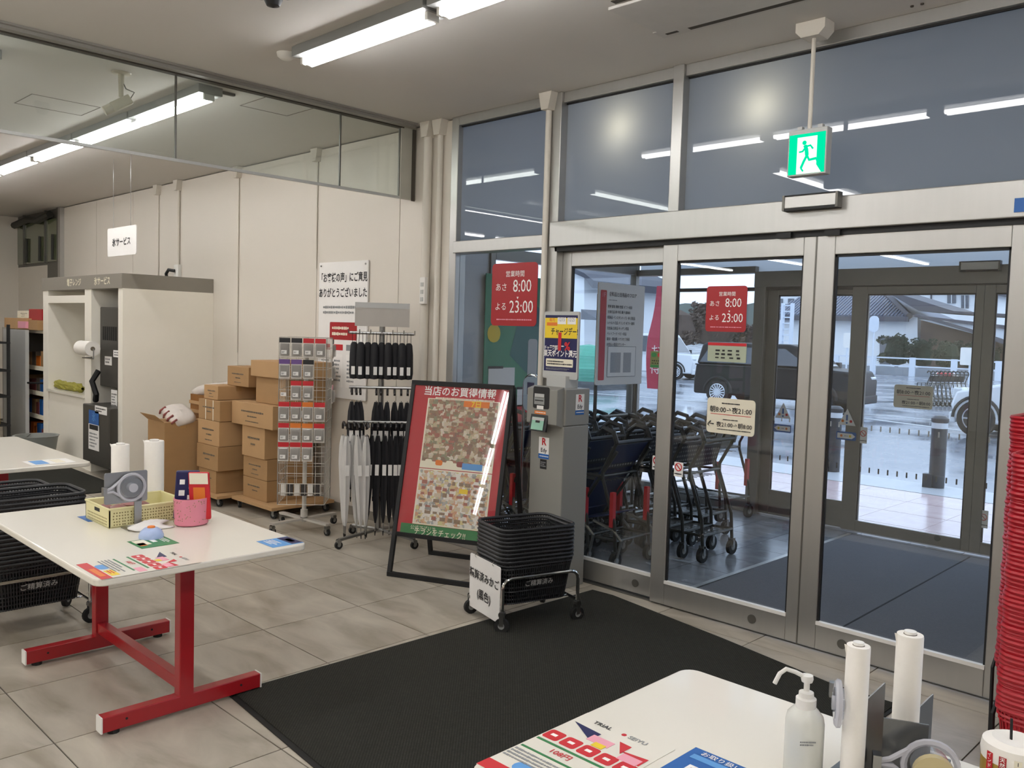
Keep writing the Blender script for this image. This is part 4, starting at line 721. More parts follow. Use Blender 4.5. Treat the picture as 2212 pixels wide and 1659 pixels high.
F.rect(.025, hh*.17, ww*.74, hh*.46, 'print_cream', 'flyer_margin', .0045); F.rect(.025, hh*.19, ww*.71, hh*.41, fm1, 'flyer_sheet', .0055); F.rect(.025, -hh*.245, ww*.74, hh*.36, 'print_cream', 'flyer_margin', .0045); F.rect(.025, -hh*.245, ww*.71, hh*.345, fm2, 'flyer_sheet', .0055)
F.rect(.12, hh*.375, ww*.26, hh*.04, 'print_orange', 'flyer_banner', .0065); F.text('7日', .05, .12, hh*.372, 'print_yellow', bold=.02, lift=.0065)
R = random.Random(11)
for (cx_, cy_, w_, h_, nx_, ny_) in ((.025, hh*.2, ww*.68, hh*.34, 9, 9), (.025, -hh*.245, ww*.68, hh*.31, 9, 8)):
    b = MB(); b2 = MB(); b3 = MB()
    for i in range(nx_):
        for j in range(ny_):
            x_ = cx_-w_/2+w_*(i+.5)/nx_; y_ = cy_-h_/2+h_*(j+.5)/ny_; tgt = R.choice((b, b2, b3)); tgt.ob(F.p(x_+R.uniform(-.006, .006), y_+R.uniform(-.004, .004), .0062), F.u, F.v, F.n, w_/nx_*R.uniform(.2, .42), h_/ny_*R.uniform(.15, .36), .0002)
    b.build('price_patch', M('flyer_pale', 'c8b8a0', .5), t, world=True, kind='stuff'); b2.build('goods_patch', M('flyer_brown', '8c7660', .5, var=.3, scale=60), t, world=True, kind='stuff'); b3.build('goods_patch', M('flyer_red', 'a4685a', .5, var=.3, scale=60), t, world=True, kind='stuff')
for i in range(4): F.rect(-.17+.075*i, -hh*.02, .05, .035, ['print_cream', 'print_orange', 'print_cream', 'raw_red'][i], 'goods_picture', .0065, rad=.012)
F.rect(.14, -hh*.03, .14, .04, 'print_sky', 'flyer_banner', .0065); F.rect(.1, -hh*.19, .06, .03, 'print_yellow', 'flyer_banner', .0067)
F.text('当店のお買得情報', .066, -.01, hh*.445, 'print_white', bold=.015, sx=.98); F.lines(.03, hh*.405, ww*.6, .016, 1, 'print_cream', seed=2); F.rect(0, -hh*.462, ww*.9, hh*.07, 'print_green', 'green_band', .0045); F.text('公式アプリで', .03, -.15, -hh*.45, 'print_cream', lift=.006); F.text('チラシをチェック!!', .05, -.03, -hh*.472, 'print_cream', bold=.01, lift=.006, sx=.85); F.text('お得な情報', .03, .2, -hh*.45, 'print_cream', lift=.006) if 0 else None
MB().ob(cc+n_*.009, u, vv, n_, wA/2-.02, hh/2-.01, .0008).build('cover_film', 'film', t, world=True)
# ---- hanging/wall signs inside
t = thing('hanging_sign', 'white hanging sign reading ice service above the booth', 'sign', (-9.98, 3.3, 2.35)); s1, s2 = ony(233, 493, 3.3), ony(295, 487, 3.3); s3 = ony(234, 555, 3.3); sw, sh = s2.x-s1.x, (s1.z+s2.z)/2-s3.z; sc_ = Vector(((s1.x+s2.x)/2, 3.3, (s1.z+s2.z)/2-sh/2))
MB().rpanel(sc_, X, Z3, sw, sh, .006, .02).build('panel', 'paper', t, world=True); F = Face(sc_-Y*.003, X, Z3, t, True); F.text('氷サービス', .08, 0, -.01, 'print_black', bold=.02, sx=1.0*sw/.62)
for q in (-.3, .3): MB().cyl(sc_+X*q*sw+Z3*(sh/2-.01), Vector((sc_.x+q*sw, 3.3, CEIL)), .002, n=5).build('wire', 'steel', t, world=True)
a_, b_, c_ = ony(691, 568, WY-.02), ony(796, 566, WY-.02), ony(700, 830, WY-.02)
t = thing('notice_board', 'large white customer comment notice on the panel wall', 'notice board', ((a_.x+b_.x)/2, WY-.02, c_.z)); nw, nh = b_.x-a_.x, a_.z-.98; nc = Vector(((a_.x+b_.x)/2, WY-.018, a_.z-nh/2)); MB().rpanel(nc, X, Z3, nw, nh, .012, .004).build('panel', 'paper', t, world=True); F = Face(nc-Y*.006, X, Z3, t, True)
F.text('「お客様の声」にご意見', .085, 0, nh/2-.14, 'print_black', bold=.02, sx=nw/.86*.92); F.text('ありがとうございました', .085, 0, nh/2-.27, 'print_black', bold=.02, sx=nw/.86*.92); F.lines(0, nh/2-.41, nw*.8, .09, 2, 'print_grey', seed=2, cw=.03); F.rect(nw*.03, nh/2-.59, nw*.56, .15, 'sign_red', 'red_banner', rad=.012); F.lines(nw*.03, nh/2-.59, nw*.46, .1, 2, 'print_cream', seed=9, cw=.03)
for i, mt in enumerate(('sign_red', 'print_red', 'print_grey')): F.rect(-nw*.34+nw*.27*i, nh/2-.73, nw*.2, .05, mt, 'tab'); F.rect(-nw*.34+nw*.27*i, nh/2-.93, nw*.2, .28, 'print_white', 'slip'); F.lines(-nw*.34+nw*.27*i, nh/2-.93, nw*.16, .2, 6, 'print_grey', seed=i)
for q, z in ((-nw/2+.03, nh/2-.03), (nw/2-.03, nh/2-.03)): MB().cyl(F.p(q, z, 0), F.p(q, z, .006), .008, n=8).build('pin', 'steel', t, world=True)
t = thing('paper_notice', 'printed paper sheet with a small photo pinned beside the notice board', 'paper', (-6.0, WY-.02, 1.4)); q0, q1 = ony(752, 728, WY-.02), ony(780, 775, WY-.02); pc_ = (q0+q1)/2; MB().ob(pc_, X, Z3, Y, (q1.x-q0.x)/2, (q0.z-q1.z)/2, .001).build('sheet', 'paper', t, world=True); F = Face(pc_-Y*.001, X, Z3, t, True); F.rect(0, -.05, (q1.x-q0.x)*.9, .14, 'print_grey', 'photo'); F.lines(0, .08, .18, .05, 3, 'print_grey', seed=4)
# ---- opening-hours signs and stickers on the glass
def hours(c, w_, h_, lab, y):
    t = thing('opening_hours_sign', lab, 'sign', (c[0], y, c[1]-h_/2)); cc = Vector((c[0], y, c[1])); MB().rpanel(cc, X, Z3, w_, h_, .004, .03*w_/.42).build('panel', 'sign_red', t, world=True); F = Face(cc-Y*.002, X, Z3, t, True, .001)
    F.text('営業時間', .105*w_, .02*w_, .32*h_, 'print_white'); F.text('あさ', .135*w_, -.28*w_, .11*h_, 'print_white'); F.text('8:00', .275*w_, .18*w_, .125*h_, 'print_white', sx=.86); F.text('▼', .05*w_, .09*w_, -.06*h_, 'print_white'); F.text('よる', .135*w_, -.28*w_, -.2*h_, 'print_white'); F.text('23:00', .275*w_, .17*w_, -.205*h_, 'print_white', sx=.86); F.lines(0, -.4*h_, .74*w_, .035*h_, 1, 'print_pink', seed=2, cw=.02)
hours((-4.178, 1.846), .436, .43, 'red opening hours sign on the window beside the kiosk', WY-.03); hours((-2.53, 1.752), .252, .252, 'red opening hours sign on the left sliding door', WY-.032)
def plate(name, lab, c, w_, h_, y, mt='print_cream', n=-1, build=None, cat='sign', rad=.02):
    t = thing(name, lab, cat, (c[0], y, c[1]-h_/2)); cc = Vector((c[0], y, c[1])); MB().rpanel(cc, X, Z3, w_, h_, .003, rad).build('panel', mt, t, world=True); return Face(cc-Y*.0018, X, Z3, t, True, .0008), t
def exit_hours(F, s_, arrow=True):
    F.lines(0, .07*s_, .11*s_, .012*s_, 1, 'print_black', seed=2); F.text('朝8:00→夜21:00', .038*s_, 0, .032*s_, 'print_black', bold=.01); F.rect(0, .008*s_, .25*s_, .003*s_, 'print_red', 'rule'); F.lines(0, -.02*s_, .09*s_, .01*s_, 1, 'print_black', seed=3)
    F.text('夜21:00→朝8:00', .032*s_, .025*s_, -.05*s_, 'print_black', bold=.01); F.lines(.02*s_, -.075*s_, .2*s_, .01*s_, 1, 'print_black', seed=4)
    if arrow: F.text('←', .05*s_, -.12*s_, -.05*s_, 'print_black', bold=.03)
F, t = plate('door_hours_sign', 'cream rounded sign with door hours on the left sliding door', (-2.472, 1.16), .297, .197, WY-.033); exit_hours(F, 1.)
F, t = plate('door_hours_sign', 'cream rounded sign with door hours on the outer door', (-2.55, 1.168), .30, .185, OY-.03); exit_hours(F, 1., False)
F, t = plate('paper_notice', 'framed green notice with red top strip on the left sliding door', (-2.514, 1.512), .24, .105, WY-.031, M('pale_green', 'aab39c', .5), rad=.006, cat='notice'); F.rect(0, .045, .24, .016, 'print_red', 'strip'); F.lines(.02, -.01, .18, .06, 3, 'print_black', fill=.4, seed=6, cw=.03)
for (c, lab, y) in (((-2.988, .831), 'small no-entry sticker on the fixed side pane', WY+.024), ((-2.795, .822), 'small no-entry sticker on the left sliding door', WY-.031), ((-1.985, .28), 'white no-smoking sticker low on the outer door', OY-.032), ((-2.93, .82), 'small red-ringed sticker on the outer door glass', OY-.032)):
    w_ = .06 if y < 5 else .065; F, t = plate('warning_sticker', lab, c, w_, .085 if y < 5 else .135, y, 'paper', rad=.004, cat='sticker'); cc = F.p(0, .015, .001); b = MB(); b.tube(arc(cc, X, Z3, w_*.36, 0, 360, 20)[:-1], .003, 4, True); b.tube([cc+(-X+Z3)*w_*.25, cc+(X-Z3)*w_*.25], .003, 4); b.build('prohibition_ring', 'print_red', t, world=True); F.lines(0, -.025 if y < 5 else -.045, w_*.8, .014, 1, 'print_black', seed=3)
F, t = plate('switch_plate', 'olive door switch plate with green and red buttons', (-3.012, 1.451), .095, .10, WY+.02, M('olive', '6d7448', .5), rad=.006, cat='switch'); F.rect(-.022, .028, .036, .026, 'print_green', 'button', rad=.01); F.rect(.024, .028, .036, .026, 'print_red', 'button', rad=.01); F.lines(0, -.015, .07, .03, 2, 'print_black', seed=2, fill=.5); F.rect(0, -.04, .09, .015, 'print_green', 'strip')
def warn(px, py, y, lab, flip=1):
    c = ony(px, py, y); t = thing('warning_sticker', lab, 'sticker', (c.x, y, c.z-.09)); b = MB(); b.prism([c+Vector((-.075, 0, -.065)), c+Vector((.075, 0, -.065)), c+Vector((0, 0, .075))], (0, -.002, 0)); b.build('triangle', 'paper', t, world=True); F = Face(c-Y*.0025, X, Z3, t, True); F.rect(0, .0, .016, .05, 'print_blue', 'mark', rad=.006); F.rect(0, -.045, .016, .016, 'print_blue', 'mark', rad=.006); F.rect(-.035, -.03, .022, .022, 'print_orange', 'dot', rad=.008); F.rect(.035, -.03, .022, .022, 'print_red', 'dot', rad=.008)
    F = Face(c-Y*.0015-Z3*.155, X, Z3, t, True); F.rect(0, 0, .17, .07, 'print_blue', 'arrow_field', rad=.01); b = MB(); P = lambda a, d: F.p(a*flip, d, .002); pts = [P(-.075, -.022), P(.05, -.022), P(.078, 0), P(.05, .022), P(-.075, .022)]; b.poly(pts); b.build('arrow', 'paper', t, world=True); F.rect(-.04*flip, 0, .02, .02, 'print_orange', 'dot', lift=.003, rad=.008); F.rect(.035*flip, 0, .02, .02, 'print_yellow', 'dot', lift=.003, rad=.008); F.lines(0, 0, .03, .012, 1, 'print_black', seed=2)
warn(1830, 902, OY-.05, 'warning triangle sticker with arrow on the outer door stile', 1); warn(1692, 888, OY-.0, 'warning triangle sticker with arrow on the outer fixed pane', -1)
# ---- exit sign, sensors, air conditioner, cameras
t = thing('exit_sign', 'lit green running-man exit sign hanging on a white rod', 'exit sign', (-2.05, 4.1, 2.45)); ey = 4.06
e0, e1_ = ony(1704, 283, ey), ony(1788, 272, ey); e2_ = ony(1703, 378, ey); ew = e1_.x-e0.x; eh = (e0.z+e1_.z)/2-e2_.z+.01; ec = Vector(((e0.x+e1_.x)/2, ey, (e0.z+e1_.z)/2-eh/2))
MB().bx(ec.x-ew/2, ec.x+ew/2, ey, ey+.055, ec.z-eh/2, ec.z+eh/2).build('case', 'light_grey', t, world=True, bevel=.004); emitter('exit_green', (.0, .75, .36), 1.1); emitter('exit_white', (.85, 1., .93), 1.15)
F = Face((ec.x, ey, ec.z-.008), X, Z3, t, True); fw_, fh_ = ew*.93, eh*.86; F.rect(0, 0, fw_, fh_, 'exit_green', 'green_face'); b = MB(); b.poly([F.p(-fw_*.27, -fh_*.5, .002), F.p(fw_*.42, -fh_*.5, .002), F.p(fw_*.28, -fh_*.3, .002), F.p(fw_*.28, fh_*.42, .002), F.p(-fw_*.27, fh_*.42, .002)]); b.build('doorway_shape', 'exit_white', t, world=True)
m_ = MB(); s_ = fh_; P = lambda a, d: F.p(a*s_, d*s_, .004)
def limb(pts, r): m_.tube([P(*p) for p in pts], r*s_, 6)
m_.cyl(P(-.06, .27), F.p(-.06*s_, .27*s_, .006), .055*s_, n=14); limb([(-.04, .2), (.0, .1), (.02, -.05)], .05); limb([(-.03, .17), (.1, .19), (.17, .1)], .024); limb([(-.02, .16), (-.1, .06), (-.19, .05)], .024); limb([(.02, -.05), (-.06, -.2), (-.13, -.36)], .032); limb([(.02, -.05), (.08, -.17), (.27, -.15)], .032); limb([(-.13, -.36), (-.07, -.44)], .022); limb([(.27, -.15), (.29, -.22)], .02)
m_.build('running_figure', 'exit_green', t, world=True)
MB().cyl((ec.x-.005, ey+.028, ec.z+eh/2), (ec.x-.005, ey+.028, CEIL-.07), .011, n=10).build('rod', 'white_paint', t, world=True, smooth=True); b = MB(); cx_ = ec.x-.005; b.prism([(cx_-.045, ey-.02, CEIL-.075), (cx_+.045, ey-.02, CEIL-.075), (cx_+.075, ey-.02, CEIL-.045), (cx_+.075, ey-.02, CEIL-.001), (cx_-.075, ey-.02, CEIL-.001), (cx_-.075, ey-.02, CEIL-.045)], (0, .1, 0)); b.build('ceiling_box', 'white_paint', t, world=True)
for q in (-.05, .055): MB().bx(ec.x+q-.012, ec.x+q+.012, ey+.015, ey+.04, ec.z+eh/2, ec.z+eh/2+.018).build('clip', 'light_grey', t, world=True)
def sensor(c, w_, y, lab):
    t = thing('door_sensor', lab, 'sensor', (c[0], y, c[1]-.03)); MB().bx(c[0]-w_/2, c[0]+w_/2, y-.05, y, c[1]-.033, c[1]+.033).build('body', 'aluminium', t, world=True, bevel=.006); MB().bx(c[0]-w_/2-.004, c[0]+w_/2+.004, y-.053, y+.0, c[1]-.042, c[1]-.03).build('lens_strip', 'black_matte', t, world=True); MB().bx(c[0]-w_/2-.003, c[0]+w_/2+.003, y-.052, y, c[1]+.03, c[1]+.036).build('top_edge', 'black_matte', t, world=True)
    for q in (-1, 1): MB().bx(c[0]+q*w_/2-.006, c[0]+q*w_/2+.006, y-.054, y, c[1]-.04, c[1]+.036).build('end_cap', 'aluminium_dark', t, world=True)
sensor((-2.03, 2.29), .28, WY-.075, 'slim silver motion sensor on the inner door header'); sensor((-2.1, 2.19), .27, OY-.06, 'slim silver motion sensor on the outer door header')
for x_ in (-2.19, -1.93): t = thing('door_stop', 'small black door stop under the header '+('above the left door' if x_ < -2 else 'above the right door'), 'door stop', (x_, WY-.06, 2.125)); MB().bx(x_-.04, x_+.04, WY-.07, WY-.048, 2.118, 2.146).build('block', 'black_matte', t, world=True)
b = thing('blue_tag', 'small blue tag on the header near the red basket tower', 'tag', (-1.0, WY-.08, 2.16)); MB().bx(-1.12, -.98, WY-.0785, WY-.0755, 2.17, 2.23).build('plate', 'print_blue', b, world=True)
t = thing('air_conditioner', 'flush ceiling air conditioner panel with dark slot vents', 'air conditioner', (-2.1, 3.5, CEIL)); M('ac_panel', 'c4c0ba', .5); MB().bx(-2.66, -1.4, 3.28, 3.72, CEIL-.016, CEIL-.0005).build('panel', 'ac_panel', t, world=True, bevel=.004); MB().bx(-2.52, -1.5, 3.735, 3.775, CEIL-.006, CEIL-.0003).build('vent_slot', 'joint_dark', t, world=True); MB().bx(-2.655, -2.585, 3.745, 3.765, CEIL-.006, CEIL-.0003).build('vent_slot', 'joint_dark', t, world=True); MB().bx(-2.6, -1.5, 3.225, 3.262, CEIL-.006, CEIL-.0003).build('vent_slot', 'joint_dark', t, world=True); MB().bx(-2.7, -1.38, 3.70, 3.80, CEIL-.004, CEIL-.0002).build('frame', 'ac_panel', t, world=True)
cc = onz(262, 157, CEIL); t = thing('security_camera', 'cream security camera on a short ceiling stalk beyond the glass', 'camera', (cc.x, cc.y, CEIL)); M('camera_cream', 'c4bba8', .45)
MB().lathe([(.012, CEIL-.012), (.055, CEIL-.008), (.06, CEIL-.0005)], (cc.x, cc.y, 0), 16).build('mount', 'camera_cream', t, world=True, smooth=True); MB().cyl((cc.x, cc.y, CEIL-.01), (cc.x, cc.y, CEIL-.15), .02, .015, n=10).build('stalk', 'camera_cream', t, world=True, smooth=True)
dv = (RT*-.75-Z3*.55-FW*.4).normalized(); p0 = Vector((cc.x, cc.y, CEIL-.19)); MB().ob(p0, dv, dv.cross(Z3), dv.cross(dv.cross(Z3)), .065, .028, .03).build('body', 'camera_cream', t, world=True, bevel=.006); MB().cyl(p0+dv*.06, p0+dv*.115, .03, n=16).build('lens_hood', 'camera_cream', t, world=True, smooth=True); MB().tube([Vector((cc.x, cc.y, CEIL-.04)), Vector((cc.x, cc.y, CEIL-.1))+RT*.03, p0-dv*.09+Z3*.03, p0-dv*.06], .004, 6).build('cable', 'aluminium_dark', t, world=True)
dd = onz(590, -4, 3.1); t = thing('dome_camera', 'black ceiling camera cluster near the tube light', 'camera', (dd.x, dd.y, CEIL)); MB().lathe([(0, CEIL-.085), (.03, CEIL-.075), (.045, CEIL-.045), (.045, CEIL-.0005)], (dd.x, dd.y, 0), 16).build('dome', 'black_plastic', t, world=True, smooth=True)
for q in (-.06, .06): p = Vector((dd.x, dd.y, CEIL-.04))+RT*q; MB().cyl(p, p+Z3*.039, .025, n=12).build('spot', 'black_plastic', t, world=True)
dt = onz(1980, 10, CEIL); t = thing('sprinkler_mark', 'pair of tiny dark fixings in the ceiling by the air conditioner', 'fixing', (dt.x, dt.y, CEIL)); 
for q in (-.02, .025): MB().cyl((dt.x+q, dt.y, CEIL-.006), (dt.x+q, dt.y, CEIL), .008, n=8).build('fixing', 'joint_dark', t, world=True)
# ---- cardboard boxes on flat dollies in front of the panel wall
def flat_dolly(lab, x0, x1, y0, y1, zt=.1):
    t = thing('flat_dolly', lab, 'dolly', ((x0+x1)/2, (y0+y1)/2, 0)); c = Vector(((x0+x1)/2, (y0+y1)/2, 0))
    MB().bx(x0, x1, y0, y1, zt-.025, zt).build('deck', 'cardboard_pale', t, world=True)
    for sx in (-1, 1):
        for sy in (-1, 1): caster(t, sx*((x1-x0)/2-.05), sy*((y1-y0)/2-.05), zt-.04, .032, .3*sx)
    return t
def carton(x0, x1, y0, y1, z0, z1, lab, mt='cardboard', seed=1, marks=True, open_=False, label_side=False, group='cartons stacked by the panel wall'):
    t = thing('cardboard_box', lab, 'box', ((x0+x1)/2, (y0+y1)/2, z0), 0, group); w_, d_, h_ = x1-x0, y1-y0, z1-z0
    MB().bx(x0, x1, y0, y1, z0+.001, z1-.002).build('carton', mt, t, world=True, bevel=.003)
    MB().bx(x0+.002, x1-.002, (y0+y1)/2-.025, (y0+y1)/2+.025, z1-.002, z1-.0008).build('tape', 'tape_tan', t, world=True); MB().bx(x1, x1+.0008, (y0+y1)/2-.025, (y0+y1)/2+.025, z1-min(.06, h_*.4), z1-.002).build('tape', 'tape_tan', t, world=True)
    if marks:
        F = Face(((x0+x1)/2, y0, (z0+z1)/2), X, Z3, t, True); R = random.Random(seed); F.lines(R.uniform(-.03, .03), h_*.12, w_*.5, h_*.14, 1, 'roll_core', seed=seed, cw=.03); F.lines(0, -h_*.08, w_*.2, h_*.12, 1, 'roll_core', seed=seed+1, cw=.03)
        if seed % 2: F.lines(0, -h_*.3, w_*.3, h_*.08, 1, 'roll_core', seed=seed+2, cw=.02)
    if label_side: F = Face((x1, (y0+y1)/2-.02, z0+h_*.62), Y, Z3, t, True); F.rect(0, 0, min(.12, d_*.4), h_*.3, 'paper', 'shipping_label'); F.lines(0, 0, min(.1, d_*.32), h_*.2, 3, 'print_grey', seed=seed)
    return t
flat_dolly('low flat dolly under the taller carton stack', -7.47, -6.95, 3.50, 4.12); flat_dolly('low flat dolly under the carton stack beside the wire spinner', -6.92, -6.25, 3.62, 4.22); 
ax0, ax1, ay0 = -7.43, -7.03, 3.555
carton(ax0+.02, ax1-.05, ay0, 4.05, .10, .30, 'lowest carton of the taller stack', seed=1); carton(ax0, ax1, ay0-.01, 4.08, .30, .515, 'second carton up in the taller stack', seed=2); carton(ax0+.0, ax1+.0, ay0, 4.06, .515, .735, 'third carton up in the taller stack', 'cardboard_pale', 3)
c4 = carton(ax0+.01, ax1+.01, ay0+.0, 4.06, .735, .915, 'strapped fourth carton of the taller stack', seed=4)
for q in (.14, .28): MB().bx(ax0+q, ax0+q+.012, ay0-.0015, ay0, .736, .914).build('strap', 'print_cream', c4, world=True)
carton(ax0+.05, ax1-.09, ay0+.03, 3.98, .915, 1.04, 'short carton near the top of the taller stack', 'cardboard_pale', 5); carton(-7.25, -6.87, 3.74, 4.15, 1.04, 1.215, 'topmost carton crowning the taller stack', seed=7, label_side=True)
MB  # keep
carton(-7.33, -6.93, 3.99, 4.2, .915, 1.04, 'carton filling the back of the taller stack', 'cardboard', 6, False)
b0 = -6.87
carton(b0, b0+.40, 3.70, 4.15, .10, .28, 'lowest carton of the stack beside the wire spinner', seed=8); carton(b0, b0+.40, 3.70, 4.15, .28, .46, 'second carton of the stack beside the wire spinner', seed=9); carton(b0-.0, b0+.38, 3.685, 4.15, .46, .725, 'third carton of the stack beside the wire spinner', 'cardboard_pale', 10, label_side=True)
carton(b0-.14, b0+.55, 3.66, 4.18, .725, .925, 'wide carton on the stack beside the wire spinner', 'cardboard_pale', 11, label_side=True)
for q, z in ((b0+.03, .4), (b0+.03, .22)): pass
t = thing('lidded_carton', 'tall carton with a loose lid topping the stack beside the spinner', 'box', (b0+.34, 3.9, .925), 0, 'cartons stacked by the panel wall'); MB().bx(b0+.13, b0+.60, 3.74, 4.14, .926, 1.16).build('carton', 'cardboard', t, world=True, bevel=.003); b = MB(); b.bx(b0+.09, b0+.63, 3.71, 4.17, 1.15, 1.285); o = b.build('lid', 'cardboard_pale', t, world=True, bevel=.003)
# left-hand pile: tall brown box, amber crate, sacks
carton(-7.85, -7.50, 3.28, 3.62, .02, .70, 'tall brown carton with an open flap standing left of the stacks', 'cardboard', 13); b = MB(); b.prism([(-7.85, 3.28, .70), (-7.50, 3.28, .70), (-7.52, 3.20, .765), (-7.83, 3.20, .765)], (0, .002, .002)); o = b.build('open_flap', 'cardboard_pale', bpy.data.objects[[x_.name for x_ in bpy.data.objects if x_.get('label', '').startswith('tall brown carton')][0]], world=True)
M('amber_crate', '8a5a22', .5, var=.15); t = thing('crate', 'amber plastic crate set behind the tall brown carton', 'crate', (-7.62, 3.85, .0)); MB().bx(-7.85, -7.46, 3.68, 4.1, .62, .92).build('crate_body', 'amber_crate', t, world=True)
for z in (.67, .75, .83): MB().bx(-7.86, -7.455, 3.672, 4.1, z, z+.03).build('band', 'cardboard_pale', t, world=True)
carton(-7.86, -7.47, 3.68, 4.1, .0, .62, 'plain carton carrying the amber crate', 'cardboard', 14, False)
M('sack_white', 'd8d0c8', .6, var=.12, scale=20); M('sack_stripe', '8c4a48', .6)
def sack(c, sx, sy, sz, lab, stripes=False, tilt=(0, 0, 0)):
    t = thing('sack', lab, 'sack', c); b = MB(); n, m_ = 16, 9; vs = []; R = random.Random(int(sx*1000)); E = Matrix.Rotation(tilt[0], 3, 'X') @ Matrix.Rotation(tilt[1], 3, 'Y')
    for j in range(m_+1):
        ph = math.pi*(j/m_-.5)
        for i in range(n):
            a = 2*math.pi*i/n; f_ = lambda v: math.copysign(abs(v)**.55, v); vs.append(E@Vector((sx*f_(math.cos(a))*math.cos(ph)**.45*(1+R.uniform(-.05, .05)), sy*f_(math.sin(a))*math.cos(ph)**.45*(1+R.uniform(-.05, .05)), sz*(math.sin(ph)+1)+R.uniform(-.006, .006))))
    b.add(vs, [(j*n+i, j*n+(i+1) % n, (j+1)*n+(i+1) % n, (j+1)*n+i) for j in range(m_) for i in range(n)]); b.build('bag', 'sack_white', t, smooth=True)
    if stripes:
        for k in range(4): b = MB(); b.tube([E@Vector((-sx*.8+sx*.5*k, -sy*1.0, sz*.5)), E@Vector((-sx*.7+sx*.5*k, -sy*1.04, sz*1.2)), E@Vector((-sx*.6+sx*.5*k, -sy*.7, sz*1.95))], .010, 5); b.build('stripe', 'sack_stripe', t)
sack((-7.66, 3.86, .92), .27, .18, .055, 'crumpled white sack draped over the amber crate', False, (.1, -.15, 0)); sack((-7.64, 3.47, .70), .15, .12, .055, 'striped white sack lying on the tall brown carton', True, (.15, .45, 0))
# ---- wire spinner rack with carded packs
SP = Vector((-5.83, 3.66, 0)); sn = Vector((.76, -.65, 0)).normalized(); su = Vector((-sn.y, sn.x, 0)); rot = math.atan2(su.y, su.x)
M('wire_white', 'c9c5bd', .35, metal=.3); t = thing('spinner_rack', 'pale wire spinner rack on a four-star wheeled base', 'display rack', SP, rot); W2 = .175; zb0, zt0 = .23, 1.50
MB().cyl((0, 0, .06), (0, 0, 1.5), .017, n=12).build('pole', 'wire_white', t, smooth=True); MB().cyl((0, 0, .1), (0, 0, .16), .028, n=12).build('hub', 'wire_white', t, smooth=True)
for k in range(4):
    a = math.radians(45+90*k); d = Vector((math.cos(a), math.sin(a), 0)); b = MB(); b.ob(d*.15+Z3*.085, d, d.cross(Z3), (Z3+d*.25), .15, .022, .008); b.build('base_arm', 'wire_white', t); p = d*.29; caster(t, p.x, p.y, .05, .027, a)
for k in range(4):
    Rm = Matrix.Rotation(math.pi/2*k, 3, 'Z'); b = MB()
    for i in range(6): x_ = -W2+2*W2*i/5; b.tube([Rm@Vector((x_, -W2, zb0)), Rm@Vector((x_, -W2, zt0))], .0022 if 0 < i < 5 else .004, 5)
    for i in range(17): z = zb0+(zt0-zb0)*i/16; b.tube([Rm@Vector((-W2, -W2, z)), Rm@Vector((W2, -W2, z))], .0022, 5)
    b.build('wire_grid', 'wire_white', t, kind='stuff')
heads = {'red': 'print_red', 'orange': 'print_orange', 'purple': M('print_purple', '6a4a8a', .45), 'dark': 'print_black', 'pink': 'print_pink'}; M('blister', 'b9b4ae', .15, alpha=.55, coat=.5); M('gadget', '3a3634', .4, var=.5, scale=60); M('pack_card', 'd9d4cc', .5, var=.1, scale=30)
rows = [(1.425, 'top', ['dark', 'dark', 'red', 'red']), (1.265, 'second', ['purple', 'purple', 'dark']), (1.105, 'third', [None, 'red', 'red']), (.945, 'fourth', ['red', 'red', 'orange', 'red']), (.785, 'fifth', ['red', 'orange', 'orange', 'red']), (.64, 'sixth', ['red', 'red', 'red'])]
cache = {}
def pk(col, lab, grp, p, rz):
    if col not in cache:
        q = thing('carded_pack', lab, 'carded pack', (0, 0, 0), 0, grp); MB().bx(-.04, .04, -.003, 0, -.075, .07).build('card', 'pack_card', q); MB().bx(-.04, .04, -.0042, -.003, .035, .07).build('header', heads[col], q); b = MB(); b.bx(-.034, .034, -.022, -.003, -.062, .03); b.build('blister', 'blister', q, bevel=.006)
        R = random.Random(len(cache)); b = MB(); b.tube([(-.026, -.012, -.03), (-.012, -.014, .012), (0, -.012, -.005), (.014, -.014, .014), (.026, -.012, -.03)], .007, 6); b.build('goods', 'gadget', q, smooth=True); cache[col] = q; o = q
    else: o = dup(cache[col])
    o.location = p; o.rotation_euler = (.0, 0, rz); o['label'] = lab; o['group'] = grp; return o
def price(p, rz, lab, grp): 
    if 'tag' not in cache: q = thing('price_tag', lab, 'price tag', (0, 0, 0), 0, grp); MB().bx(-.02, .02, -.001, 0, -.014, .014).build('card', 'paper', q); F = Face((0, -.001, 0), X, Z3, q); F.lines(0, 0, .03, .014, 2, 'print_black', seed=1); MB().tube([(0, 0, .0), (0, .06, .004)], .002, 5).build('hook', 'wire_white', q); cache['tag'] = q; o = q
    else: o = dup(cache['tag'])
    o.location = p; o.rotation_euler = (0, 0, rz); o['label'] = lab; o['group'] = grp
for z, rn, cs in rows:
    for i, c_ in enumerate(cs):
        base = SP+su*(-.13+.0875*i)+sn*(W2+.03)+Z3*z
        if c_: pk(c_, f'{c_}-topped carded pack in the {rn} row of the wire spinner', f'{rn} row packs on the spinner', base, rot); price(base+sn*.036-Z3*.035, rot, f'white price tag before the packs in the {rn} spinner row', f'{rn} row price tags')
        else: price(base+sn*.036-Z3*.03, rot, f'white price tag on an empty hook in the {rn} spinner row', f'{rn} row empty hooks')
for z, rn, c_ in ((1.42, 'upper', 'dark'), (1.25, 'middle', 'dark'), (1.07, 'lower', 'pink')): pk(c_, f'{c_}-topped carded pack hanging {rn} on the spinner side toward the umbrellas', 'packs on the spinner side', SP+su*(W2+.03)+sn*.05+Z3*z, rot+math.pi/2)
